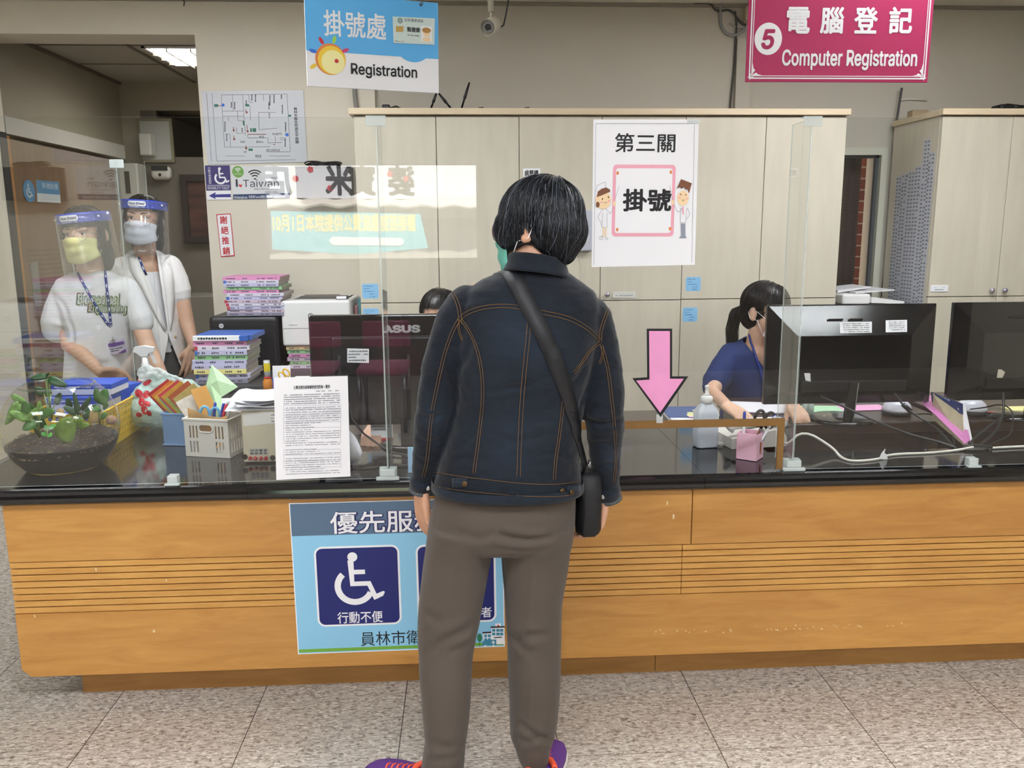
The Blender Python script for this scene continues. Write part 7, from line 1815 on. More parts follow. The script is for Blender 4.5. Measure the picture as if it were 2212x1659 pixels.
sg = thing('shop_signboard', 'white shop signboard with large brush characters, mirrored in the acrylic', 'sign', M=Mst)
xa, xb = sorted((mpl(540, 400)[0], mpl(908, 400)[0])); ya, yb_ = mpl(720, 428)[1], mpl(720, 362)[1]
part(sg, 'board', MB().box((xa, ya, -.3), (xb, yb_+.1, -.1)), mat('sign_white', '#e6e6ec', .5))
w_ = (xb-xa)
part(sg, 'lettering', merge(*[place(fit_text(ch, .42, .46, bold=.03), Matrix.Translation(((mpl(px, 395)[0]), (ya+yb_)/2+.05, -.095))) for ch, px in (('婆', 870), ('寳', 785), ('米', 735), ('店', 600))]), C_BLACK)
part(sg, 'flower_print', flat([circle(mpl(px, py)[0], mpl(px, py)[1], .05, 5) for px, py in ((672, 365), (715, 406), (640, 385), (845, 375), (880, 385))], -.098, .003), C_RED)
bn = thing('banner', 'turquoise street banner with yellow characters, mirrored in the acrylic', 'banner', M=Mst)
q0 = [mpl(580, 457), mpl(895, 463), mpl(912, 535), mpl(760, 548), mpl(584, 538)]
part(bn, 'cloth', flat([q0], .35, .01), mat('banner_turquoise', '#58c3d2', .6))
def btext(body, px0, py0, px1, py1, m, name, **k):
    a, b = mpl(px0, py0), mpl(px1, py1); tx = fit_text(body, abs(a[0]-b[0]), abs(a[1]-b[1]), **k)
    for i, v in enumerate(tx.v): tx.v[i] = (-v[0], v[1], v[2])
    tx.f = [f[::-1] for f in tx.f]
    part(bn, name, place(tx, Matrix.Translation(((a[0]+b[0])/2, (a[1]+b[1])/2, .364))), m)
btext('10月1日本院提供公費流感疫苗接種', 583, 462, 886, 500, mat('banner_yellow', '#f3e48a', .6), 'lettering', bold=.03)
part(bn, 'lower_pill', flat([[mpl(x, y) for x, y in ((705, 514), (712, 511), (855, 514), (862, 522), (855, 530), (712, 529), (705, 524))]], .364, .004), C_WHITE)
btext('流感疫苗快來接種', 735, 515, 845, 528, mat('pill_red', '#c2506a', .6), 'pill_lettering')
# pink seats of the waiting hall, mirrored in the monitor back
c0 = None
for i, (x, lab) in enumerate(((-1.12, 'pink waiting chair behind the photographer, the left one'), (-.60, 'pink waiting chair behind the photographer, the right one'))):
    if c0 is None:
        c0 = thing('waiting_chair', lab, 'chair', (x, -1.3, 0), group='pink waiting chairs')
        part(c0, 'seat', MB().rbox((-.18, -.22, .42), (.18, .22, .47), .02, 3), mat('seat_pink', '#c9728f', .5)); part(c0, 'backrest', MB().rbox((-.18, -.27, .56), (.18, -.23, .76), .02, 3), MATS['seat_pink'])
        for sx in (-1, 1):
            for sy in (-1, 1): part(c0, 'leg', MB().tube([(sx*.16, sy*.2, 0), (sx*.16, sy*.2, .42)], .014, 10), M_CHROME)
            part(c0, 'back_post', MB().tube([(sx*.16, -.22, .42), (sx*.16, -.25, .5)], .012, 8), M_CHROME)
    else:
        c = copy_tree(c0); c.location = (x, -1.3, 0); c['label'] = lab
# ================================================================== THE WOMAN AT THE COUNTER
YWM = 1.95
wo = thing('person', 'person seen from behind in a dark denim jacket and brown trousers, standing at the counter', 'person', (atZ(1090, 1640, 0.06).x, 1.93, 0))
HW = Matrix.Translation(atY(1162, 497, 1.965)) @ Matrix.Rotation(math.radians(236), 4, 'Z') @ Matrix.Rotation(math.radians(6), 4, 'X') @ Matrix.Rotation(math.radians(-4), 4, 'Y') @ Matrix.Scale(.97, 4)
b = MB(); add_head(b, HW)
limb(b, [(1160, 545, 1.955, .056), (1162, 600, 1.95, .058)])
limb(b, [(1160, 600, 1.955, .06), (1135, 760, 1.965, .08), (1110, 960, 1.965, .08), (1095, 1110, 1.96, .08)], 20)
limb(b, [(1150, 625, 1.95, .06), (1000, 665, 1.95, .045), (965, 745, 1.945, .034), (943, 860, 1.94, .032), (925, 975, 1.965, .026), (913, 1046, 1.983, .0215), (911, 1060, 1.984, .0215)])
limb(b, [(1160, 625, 1.95, .06), (1283, 690, 1.95, .042), (1302, 800, 1.945, .034), (1305, 880, 1.945, .032), (1308, 975, 1.975, .025), (1312, 1050, 1.99, .0225), (1304, 1076, 2.0, .022)])
limb(b, [(1005, 1110, 1.945, .07), (985, 1260, 1.93, .062), (966, 1400, 1.91, .05), (955, 1560, 1.87, .036), (950, 1660, 1.86, .034)])
limb(b, [(1160, 1110, 1.95, .07), (1158, 1260, 1.95, .062), (1155, 1400, 1.95, .05), (1155, 1560, 1.94, .036), (1157, 1630, 1.94, .034)])
HL = Matrix.Translation(atY(911, 1057, 1.984)) @ Matrix.Rotation(.05, 4, 'Y') @ Matrix.Rotation(math.radians(-62), 4, 'Z') @ Matrix.Rotation(.10, 4, 'X')
add_hand(b, HL, -1, (.22, .3, .25), .04, .3, .93)
HR = Matrix.Translation(atY(1304, 1074, 2.0)) @ Matrix.Rotation(.12, 4, 'Y') @ Matrix.Rotation(math.radians(100), 4, 'Z') @ Matrix.Rotation(.12, 4, 'X') @ Matrix.Rotation(.1, 4, 'Y')
add_hand(b, HR, 1, (.5, .6, .4), .04, .3, .85)
body = fuse(b, .0036, 3, .5)
part(wo, 'body', body, M_SKIN, world=True)
# hair
hb = MB()
hb.ell((0, .012, .034), (.087, .106, .092)); hb.ell((0, .046, -.004), (.080, .074, .068)); hb.ell((0, .058, -.040), (.058, .040, .038)); hb.ell((.0, .066, -.062), (.034, .022, .024))
for sx in (-1, 1): hb.ell((sx*.065, -.036, .002), (.016, .046, .048)); hb.ell((sx*.070, .002, .004), (.013, .045, .040))
hm = fuse(hb, .006, 6, .6)
WH = (-.012, .046, .118)
cut_mesh(hm, lambda c: c.y < -.060 and c.z < .050 and abs(c.x) < .050)
wrinkle(hm, .0015, 40, 3, (1, 1, .25))
def zend_w(p):
    return -.038-.044*max(0, min(1, (p.y-.0)/.06)) if p.y > 0 else -.050+.012*max(0, min(1, (p.y+.03)/.03))
st, tn = flow_hair(hm, HW, WH, 3400, zend_w, 5, .0009, zjit=.010, down=.62, keep=lambda p: not (p.y < -.060 and p.z < .05 and abs(p.x) < .05), steps=22, ds=.011, lift=.0055)
hair_part(wo, hm, st, tn, HW, M_HAIRG, .06)
# pale parting and crown
# mask, glasses
M_MINT = mat('mint_mask', '#5fa896', 0.7, var=.04, vscale=60, bump=.1, bscale=200)
face_mask(wo, HW, M_MINT, mloop=C_WHITE)
glasses(wo, HW, mat('reddish_frame', '#7d3026', .3), r=.022)
# ---- jacket
def denim_mat():
    m = bpy.data.materials.new('dark_denim'); m.use_nodes = True
    N, L = m.node_tree.nodes, m.node_tree.links; p = N['Principled BSDF']
    tc = N.new('ShaderNodeTexCoord')
    n1 = N.new('ShaderNodeTexNoise'); n1.inputs['Scale'].default_value = 5; n1.inputs['Detail'].default_value = 4
    L.new(tc.outputs['Object'], n1.inputs['Vector'])
    mp = N.new('ShaderNodeMapping'); mp.inputs['Scale'].default_value = (60, 60, 420); L.new(tc.outputs['Object'], mp.inputs[0])
    n2 = N.new('ShaderNodeTexNoise'); n2.inputs['Scale'].default_value = 1; n2.inputs['Detail'].default_value = 3; L.new(mp.outputs[0], n2.inputs['Vector'])
    ad = N.new('ShaderNodeMath'); ad.operation = 'MULTIPLY_ADD'; ad.inputs[1].default_value = .35; L.new(n2.outputs['Fac'], ad.inputs[0])
    wear = N.new('ShaderNodeAttribute'); wear.attribute_name = 'wear'
    a2 = N.new('ShaderNodeMath'); a2.operation = 'MULTIPLY_ADD'; a2.inputs[1].default_value = .30; L.new(n1.outputs['Fac'], a2.inputs[0]); L.new(wear.outputs['Fac'], a2.inputs[2])
    L.new(a2.outputs[0], ad.inputs[2])
    cr = N.new('ShaderNodeValToRGB'); e = cr.color_ramp.elements
    e[0].position = .28; e[0].color = lin('#04060a'); e[1].position = 1.0; e[1].color = lin('#1e2a38'); x = e.new(.5); x.color = lin('#080e18')
    L.new(ad.outputs[0], cr.inputs[0]); L.new(cr.outputs[0], p.inputs['Base Color'])
    bp = N.new('ShaderNodeBump'); bp.inputs['Strength'].default_value = .25; bp.inputs['Distance'].default_value = .002; L.new(n2.outputs['Fac'], bp.inputs['Height']); L.new(bp.outputs[0], p.inputs['Normal'])
    p.inputs['Roughness'].default_value = .8; p.inputs['Sheen Weight'].default_value = .15; p.inputs['Specular IOR Level'].default_value = .25
    return m
M_DENIM = denim_mat()
M_STITCH = mat('tan_topstitching', '#6b4f2c', .8)
j = MB()
j.loft(rings_from([(568, 1120, 1208, .045, .05, 1.955), (585, 1085, 1222, .06, .062, 1.953), (604, 1040, 1248, .075, .078, 1.95), (628, 1002, 1282, .090, .092, 1.95), (660, 988, 1298, .102, .105, 1.95),
                   (710, 986, 1296, .112, .118, 1.95), (770, 987, 1284, .118, .118, 1.95), (830, 987, 1268, .115, .108, 1.95), (885, 984, 1257, .112, .100, 1.95), (940, 968, 1252, .115, .104, 1.95), (1000, 948, 1252, .122, .118, 1.95), (1048, 938, 1254, .126, .130, 1.95)], 44, 2.35))
limb(j, [(1012, 664, 1.95, .054), (985, 695, 1.948, .050), (966, 745, 1.945, .046), (951, 800, 1.94, .0455), (943, 860, 1.94, .046), (935, 918, 1.95, .045), (925, 978, 1.965, .038), (916, 1025, 1.98, .031), (912, 1043, 1.985, .028)])
limb(j, [(1275, 688, 1.95, .052), (1290, 725, 1.948, .047), (1301, 790, 1.945, .0475), (1305, 838, 1.943, .050), (1304, 880, 1.945, .050), (1307, 920, 1.955, .048), (1307, 975, 1.972, .040), (1311, 1030, 1.985, .033), (1314, 1055, 1.992, .028)])
jm = fuse(j, .0055, 4, .55)
wrinkle(jm, .0018, 16, 2, (1, 1, 1.6)); wrinkle(jm, .0011, 42, 9, (.6, 1, 1.8))
_bv = bvh_of(jm)
def w3(*pts): return [h[0] for h in cast(_bv, smooth_px(list(pts), 1), 0)]
for ln, wd, dp in (([(1180, 812), (1140, 835), (1095, 838), (1050, 850)], .009, .0045), ([(1225, 940), (1180, 935), (1130, 955), (1080, 950)], .010, .0045), ([(1235, 990), (1190, 975), (1150, 985)], .009, .004), ([(1000, 960), (1030, 930), (1045, 890)], .010, .0035),
                   ([(975, 1000), (1010, 985), (1060, 1000)], .009, .003), ([(985, 800), (1010, 770), (1020, 730)], .012, .004), ([(1265, 790), (1250, 820), (1225, 840)], .012, .005), ([(1270, 830), (1255, 870), (1245, 920)], .012, .004),
                   ([(905, 900), (935, 905), (965, 890)], .009, .004), ([(898, 945), (930, 960), (955, 950)], .009, .004), ([(900, 990), (925, 1000), (945, 995)], .007, .003), ([(1265, 905), (1300, 920), (1345, 905)], .009, .006), ([(1275, 960), (1305, 955), (1340, 970)], .008, .004), ([(1285, 1010), (1312, 1002), (1338, 1010)], .007, .003),
                   ([(1290, 760), (1315, 790), (1340, 800)], .010, .003), ([(950, 760), (965, 800), (980, 850)], .010, .003), ([(1200, 690), (1180, 760), (1170, 860)], .014, .002)):
    L_ = w3(*ln)
    if len(L_) > 2: fold(jm, L_, wd, dp)
wa = jm.attributes.new('wear', 'FLOAT', 'POINT')
vals = []
def blob(c, p, s): return math.exp(-((p-c).length/s)**2)
wc = [(_h[0], s_, k_) for pts, s_, k_ in (([(1110, 720), (1112, 721)], .075, .26), ([(1180, 760), (1181, 761)], .06, .16), ([(1085, 940), (1086, 941)], .09, .16), ([(1330, 985), (1331, 986)], .035, .42), ([(930, 900), (931, 901)], .04, .30), ([(1040, 800), (1041, 801)], .06, .08), ([(1180, 900), (1181, 901)], .07, .12), ([(1150, 1030), (1151, 1031)], .09, .1)) for _h in cast(_bv, pts, 0)[:1]]
for v in jm.vertices:
    vals.append(.22+sum(k_*blob(c, v.co, s_) for c, s_, k_ in wc)+.06*noise.noise(v.co*30))
wa.data.foreach_set('value', vals)
jk = part(wo, 'jacket', jm, M_DENIM, world=False)
jm.transform(wmat(wo).inverted());
JB = _bv = BVHTree.FromPolygons([wmat(wo) @ v.co for v in jm.vertices], [tuple(p.vertices) for p in jm.polygons])
def denim_part(parent, name, mb, lab=None, wear=.3):
    o = part(parent, name, mb, M_DENIM, lab, world=True)
    a = o.data.attributes.new('wear', 'FLOAT', 'POINT'); a.data.foreach_set('value', [wear+.12*noise.noise(v.co*60) for v in o.data.vertices]); return o
# waistband
def ringband(py0, py1, xl0, xr0, xl1, xr1, d0, d1, Y, off, n=72):
    r0 = rings_from([(py0, xl0, xr0, d0[0], d0[1], Y)], n, 2.35)[0]; r1 = rings_from([(py1, xl1, xr1, d1[0], d1[1], Y)], n, 2.35)[0]
    return r0, r1
r0, r1 = ringband(1033, 1052, 933, 1259, 931, 1260, (.135, .139), (.137, .143), 1.95, 0)
mid = [(a+b_)/2+Vector((0, -.002, 0)) for a, b_ in zip(r0, r1)]
rings = [[Vector((p.x*1, p.y, p.z)) for p in r0], mid, r1]
cxy = Vector((sum(p.x for p in r1)/len(r1), 1.95, 0))
inn = [[cxy.lerp(Vector((p.x, p.y, 0)), .965)+Vector((0, 0, p.z)) for p in R_] for R_ in (r1, r0)]
wb = MB().loft(rings+inn, cap=False);
denim_part(jk, 'waistband', wb, wear=.42)
# collar
cn = atY(1160, 575, 1.952)
rows = []
for jj in range(7):
    v = jj/6; row = []
    for i in range(33):
        a = math.radians(-118+236*i/32)
        rr = .061+.013*v+.005*math.cos(a*1.0)
        zz = cn.z+.016+.014*math.cos(a)*1.0-.040*v
        bend = .028*(1-v)*0
        row.append(Vector((cn.x+math.sin(a-.12)*rr*1.02, cn.y-.004-math.cos(a-.12)*rr*.98, zz+.010*math.sin(a)*-1.0)))
    rows.append(row)
col_o = denim_part(jk, 'collar', MB().grid(rows, .004), wear=.3)
rows2 = [[Vector((cn.x+math.sin(a)*(.060-.003*v), cn.y-.004-math.cos(a)*(.059-.003*v), cn.z-.022+.042*v+.010*math.cos(a))) for a in [math.radians(-125+250*i/32) for i in range(33)]] for v in (0, .5, 1)]
denim_part(jk, 'collar_stand', MB().grid(rows2, .003), wear=.2)
# cuffs
def cuff(px, py, Y, px2, py2, Y2, r, nm):
    a = atY(px, py, Y); b_ = atY(px2, py2, Y2); ax = (b_-a).normalized()
    u = ax.orthogonal().normalized(); w_ = ax.cross(u)
    prof = [(0, r), (.25, r+.003), (1, r+.002), (1.0, r-.003), (.2, r-.004)]
    rg = [[a+(b_-a)*t+(u*math.cos(2*PI*k/28)+w_*math.sin(2*PI*k/28))*q for k in range(28)] for t, q in prof]
    o = denim_part(jk, 'cuff', MB().loft(rg, cap=False), wear=.42)
    d = (CAM-(a+b_)/2); d = (d-ax*d.dot(ax)).normalized()
    side = ax.cross(d)
    p = a+(b_-a)*.5+d*(r+.0035)*.8+side*(r*.55)*(-1 if nm == 'l' else 1)
    part(o, 'button', MB().lathe([(.0065, 0), (.0065, .002), (.004, .003), (.0005, .003)], 16, Matrix.Translation(p) @ d.to_track_quat('Z', 'Y').to_matrix().to_4x4()), C_CHR if 'C_CHR' in globals() else M_CHROME, world=True)
    g = MB().loft([[b_-ax*.002+(u*math.cos(2*PI*k/28)+w_*math.sin(2*PI*k/28))*(r+.001) for k in range(28)], [b_+ax*.008+(u*math.cos(2*PI*k/28)+w_*math.sin(2*PI*k/28))*(r+.0035) for k in range(28)], [b_+ax*.008+(u*math.cos(2*PI*k/28)+w_*math.sin(2*PI*k/28))*(r-.002) for k in range(28)]], cap=False)
    part(o, 'rolled_lining', g, mat('washed_lining', '#5d656b', .8, var=.2, vscale=80), 'greyish turned edge of the cuff', world=True)
cuff(914, 1030, 1.981, 911, 1053, 1.988, .0285, 'l'); cuff(1311, 1046, 1.988, 1316, 1072, 1.996, .0285, 'r')
# seams
sm_ = MB()
for pts, g in (([(985, 702), (1000, 680), (1040, 664), (1095, 660), (1140, 667), (1180, 677), (1215, 683), (1250, 697), (1280, 718), (1297, 738)], .008),
               ([(972, 624), (985, 645), (993, 670), (994, 700)], .007), ([(1313, 668), (1305, 690), (1297, 715), (1296, 740)], .007),
               ([(1145, 680), (1137, 760), (1128, 850), (1123, 940), (1120, 1030)], .008),
               ([(995, 688), (1015, 715), (1032, 755), (1041, 800), (1044, 850), (1038, 920), (1030, 980), (1024, 1022)], .006),
               ([(1296, 740), (1275, 755), (1262, 775), (1240, 806)], .006), ([(1218, 850), (1213, 900), (1205, 960), (1199, 1000), (1197, 1036)], .006),
               ([(991, 690), (975, 720), (958, 770), (945, 830), (933, 890), (927, 950), (922, 1000), (914, 1030)], .006),
               ([(1299, 745), (1312, 790), (1320, 850), (1328, 930), (1331, 990), (1326, 1040)], .006),
               ([(990, 700), (993, 720), (1000, 735)], .004), ([(1300, 745), (1303, 765), (1295, 785)], .004),
               ([(940, 1020), (1000, 1030), (1060, 1037), (1130, 1045), (1200, 1047), (1253, 1040)], 0)):
    seam(sm_, JB, pts, g)
part(jk, 'stitching', sm_, M_STITCH, 'tan twin topstitching', world=True)
CB_ = bvh_of(MB().grid(rows, 0).mesh('tmp'))
cs = MB()
for pts in ([(1116, 572), (1140, 565), (1170, 566), (1200, 578), (1225, 600)], [(1112, 577), (1140, 569), (1170, 570), (1200, 582), (1222, 604)]): seam(cs, CB_, pts, 0, .0008, .0012)
if cs.v: part(col_o, 'collar_stitching', cs, M_STITCH, world=True)
WB_ = BVHTree.FromPolygons([Vector(v) for v in wb.v]+[wmat(wo) @ v.co for v in jm.vertices], list(wb.f)+[tuple(i+len(wb.v) for i in p.vertices) for p in jm.polygons])
ws = MB(); seam(ws, WB_, [(938, 1050), (1000, 1061), (1060, 1066), (1130, 1072), (1200, 1074), (1256, 1066)], 0, .0008, .002)
part(jk, 'hem_stitching', ws, M_STITCH, world=True)
for px, py, w_, h_ in ((994, 1043, 32, 22), (1238, 1060, 30, 24)):
    h = cast(WB_, [(px-w_/2, py), (px+w_/2, py)], .0022, 2)
    if len(h) > 2:
        o = denim_part(jk, 'waist_tab', ribbon(MB(), h, .022, .0025), wear=.5)
for px, py in ((1005, 1045), (1213, 1061), (1233, 1063)):
    h = cast(WB_, [(px, py), (px+1, py)], .004)
    if h: part(jk, 'button', MB().lathe([(.007, -.001), (.007, .0015), (.0045, .0022), (.0005, .0022)], 18, Matrix.Translation(h[0][0]) @ h[0][1].to_track_quat('Z', 'Y').to_matrix().to_4x4()), mat('dark_brass_button', '#5b4a32', .35, metal=.8), world=True)
# ---- trousers
tr = MB()
tr.loft(rings_from([(1015, 962, 1236, .105, .110, 1.95), (1050, 945, 1242, .112, .120, 1.95), (1090, 934, 1243, .115, .128, 1.95), (1130, 926, 1241, .115, .128, 1.95), (1160, 921, 1236, .11, .115, 1.95), (1176, 930, 1226, .09, .09, 1.95)], 44, 2.3))
def leg(spec):
    tr.loft(rings_from(spec, 32, 2.2))
leg([(1128, 926, 1088, .108, .118, 1.947), (1165, 921, 1073, .100, .105, 1.945), (1189, 918, 1065, .094, .096, 1.944), (1227, 912, 1056, .090, .090, 1.94), (1264, 908, 1050, .086, .086, 1.938), (1301, 904, 1043, .082, .080, 1.933), (1338, 902, 1037, .078, .074, 1.925), (1376, 901, 1029, .074, .068, 1.92), (1413, 904, 1022, .072, .070, 1.912), (1450, 905, 1020, .072, .074, 1.905), (1500, 909, 1018, .072, .075, 1.895), (1550, 913, 1014, .071, .073, 1.885), (1600, 918, 1007, .068, .071, 1.877), (1650, 911, 1003, .068, .072, 1.87), (1682, 908, 1000, .070, .076, 1.865)])
leg([(1128, 1070, 1241, .108, .118, 1.952), (1162, 1077, 1237, .098, .108, 1.952), (1189, 1082, 1231, .090, .096, 1.952), (1227, 1085, 1226, .087, .089, 1.952), (1264, 1088, 1220, .083, .084, 1.952), (1301, 1090, 1214, .080, .078, 1.951), (1338, 1092, 1213, .077, .073, 1.95), (1376, 1095, 1213, .073, .068, 1.95), (1413, 1096, 1212, .072, .070, 1.95), (1450, 1097, 1211, .072, .074, 1.948), (1500, 1100, 1208, .071, .074, 1.946), (1550, 1101, 1204, .069, .071, 1.944), (1588, 1102, 1197, .066, .068, 1.942), (1605, 1110, 1190, .064, .064, 1.941), (1640, 1121, 1184, .056, .058, 1.94)])
tm = fuse(tr, .0055, 4, .55)
wrinkle(tm, .0014, 12, 7, (1, 1, .5))
tv = bvh_of(tm)
def t3(*pts): return [h[0] for h in cast(tv, smooth_px(list(pts), 1), 0)]
for ln, wd, dp, rg in (([(1075, 1150), (1085, 1158), (1110, 1165), (1150, 1168), (1200, 1160)], .010, .010, .5), ([(1070, 1150), (1040, 1165), (1010, 1160), (985, 1150)], .012, .005, .4),
                       ([(1095, 1360), (1120, 1385), (1150, 1372), (1190, 1375)], .014, .006, .7), ([(1098, 1375), (1130, 1400), (1150, 1410)], .012, .006, .5), ([(920, 1420), (960, 1385), (1000, 1365), (1030, 1345)], .014, .007, .7), ([(930, 1440), (980, 1400), (1022, 1390)], .012, .005, .5),
                       ([(905, 1300), (925, 1330), (960, 1345)], .014, .004, .4), ([(1120, 1560), (1145, 1580), (1175, 1600), (1195, 1598)], .010, .007, .6), ([(1110, 1590), (1140, 1605), (1185, 1585)], .010, .005, .5), ([(920, 1590), (960, 1620), (1000, 1605)], .012, .005, .5), ([(925, 1640), (960, 1640), (1000, 1630)], .010, .005, .5),
                       ([(1150, 1190), (1150, 1260), (1143, 1320), (1140, 1360)], .005, -.0035, .0), ([(1147, 1420), (1147, 1500), (1142, 1560)], .005, -.0035, .0), ([(985, 1200), (965, 1290), (950, 1340)], .006, -.0025, 0), ([(1085, 1200), (1095, 1300)], .012, .003, .3)):
    L_ = t3(*ln)
    if len(L_) > 2: fold(tm, L_, wd, dp, rg)
part(wo, 'trousers', tm, mat('brown_grey_trousers', '#4d443c', .85, var=.05, vscale=5, bump=.12, bscale=900, sheen=.1), world=True)
# ---- shoes
M_PURP = mat('purple_mesh_shoe', '#5f3286', .6, bump=.3, bscale=500); M_CORAL = mat('coral_trim', '#f2603f', .6); M_SOLE = mat('white_sole', '#dcd8d2', .5)
def shoe(name, heel, ang, lab):
    M = Matrix.Translation(heel) @ Matrix.Rotation(ang, 4, 'Z')      # toe along +y
    sec = [(-.012, .024, .060, .0), (.0, .032, .072, 0), (.03, .036, .075, 0), (.07, .037, .070, .003), (.11, .040, .064, .006), (.15, .045, .056, .006), (.19, .046, .046, .004), (.22, .038, .036, .002), (.238, .020, .026, 0)]
    up = []
    for y, w, h, c in sec:
        up.append([M @ Vector((c+w*math.copysign(abs(math.cos(t))**.8, math.cos(t)), y, .022+(h-.022)*max(0, math.sin(t))**.8 if math.sin(t) > 0 else .022+.006*math.sin(t))) for t in [2*PI*k/24 for k in range(24)]])
    o = part(wo, name, MB().loft(up), M_PURP, lab, world=True)
    so = []
    for y, w, h, c in sec:
        so.append([M @ Vector((c+(w+.004)*math.cos(t), y*1.02, .013+.013*math.sin(t))) for t in [2*PI*k/24 for k in range(24)]])
    part(o, 'sole', MB().loft(so), M_SOLE, world=True)
    part(o, 'collar', MB().tube([M @ Vector((.034*math.cos(t), .034+.046*math.sin(t), .076+.012*max(0, -math.sin(t))-.004*math.sin(t))) for t in [2*PI*k/24 for k in range(25)]], .008, 8), M_CORAL, 'coral padded collar', world=True)
    lc = MB()
    for k in range(5):
        y = .095+.017*k; z = .068-.004*k
        lc.tube([M @ Vector((-.022+c, y, z-.006)), M @ Vector((0, y+.006, z+.001)), M @ Vector((.024, y, z-.006))], .0028, 6)
    part(o, 'laces', lc, M_CORAL, 'coral laces', world=True)
    return o
shoe('shoe', (atZ(955, 1640, .06).x+.004, 1.892, 0), math.radians(60), 'left purple running shoe')
shoe('shoe', (atZ(1158, 1640, .06).x, 1.868, 0), math.radians(-13), 'right purple running shoe')
# ---- shoulder bag
M_BAG = mat('black_bag_nylon', '#0c0d12', .6, var=.1, vscale=10, bump=.15, bscale=300)
bg_ = thing('shoulder_bag', 'small black shoulder bag hanging at the right hip of the person in the denim jacket', 'bag', atY(1266, 1147, 1.98))
sp = smooth_px([(1098, 583), (1112, 600), (1136, 650), (1165, 705), (1196, 770), (1222, 840), (1240, 905), (1251, 960), (1258, 1000)], 2)
h = cast(JB, sp, .0035)
ext = [h[-1][0]+Vector((.006*k, .012*k, -.022*k)) for k in (1, 2, 3)]
hits = h+[(p, h[-1][1].lerp(Vector((1, -.5, 0)).normalized(), .5+.2*i)) for i, p in enumerate(ext)]
fro = [(Vector((h[0][0].x-.012*k, h[0][0].y+.05*k, h[0][0].z-.012*k*k+.004)), Vector((-.3, .1, .95)).normalized()) for k in (3, 2, 1)]
part(bg_, 'strap', ribbon(MB(), fro+hits, (.043, .032), .002), mat('black_webbing', '#15171c', .45, bump=.2, bscale=700), world=True)
bt_ = atY(1269, 1010, 1.985); bb = atY(1265, 1140, 1.985)
rg = []
for t, wx, wy in ((0, .020, .045), (.06, .029, .06), (.25, .031, .072), (.6, .032, .075), (.93, .031, .073), (1.0, .026, .066)):
    c = bt_.lerp(bb, t)
    rg.append([Vector((c.x+wx*math.copysign(abs(math.cos(a))**.6, math.cos(a))+.003*math.sin(7*a+t*5), c.y+wy*math.copysign(abs(math.sin(a))**.6, math.sin(a)), c.z)) for a in [2*PI*k/32 for k in range(32)]])
part(bg_, 'pouch', MB().loft(rg), M_BAG, world=True)
part(bg_, 'zip', MB().tube([Vector((bt_.x-.028, bt_.y-.05+.1*k/8, bt_.z-.035-.004*math.sin(k))) for k in range(9)], .002, 6), M_CHROME, world=True)
part(bg_, 'strap_ring', MB().tube([bt_+Vector((.0, -.03+.010*math.cos(2*PI*k/16), .016+.012*math.sin(2*PI*k/16))) for k in range(17)], .002, 6), M_CHROME, world=True)
# ================================================================== STAFF
M_YMASK = mat('yellow_mask', '#e6e19a', 0.7, var=.03, bump=.08, bscale=200); M_WMASK = mat('white_mask', '#dfdfe6', 0.7, var=.03, bump=.08, bscale=200); M_PMASK = mat('pale_pink_mask', '#ecd9e4', 0.7)
M_TEE = mat('white_cotton', '#e4e4e6', .85, var=.02, vscale=20, bump=.05, bscale=500); M_BLAZ = mat('white_linen', '#eceae8', .85, var=.03, vscale=14, bump=.12, bscale=300)
M_LAN = mat('navy_lanyard', '#273a8c', .5); M_WIRE = mat('silver_wire', '#9a9aa0', .3, metal=.9)
M_BADGE = mat('badge_card', '#cfc9de', .3)
def head_frame(px, py, Y, yaw, tilt=0.0, roll=0.0, s=1.0):
    return Matrix.Translation(atY(px, py, Y)) @ Matrix.Rotation(yaw, 4, 'Z') @ Matrix.Rotation(tilt, 4, 'X') @ Matrix.Rotation(roll, 4, 'Y') @ Matrix.Scale(s, 4)
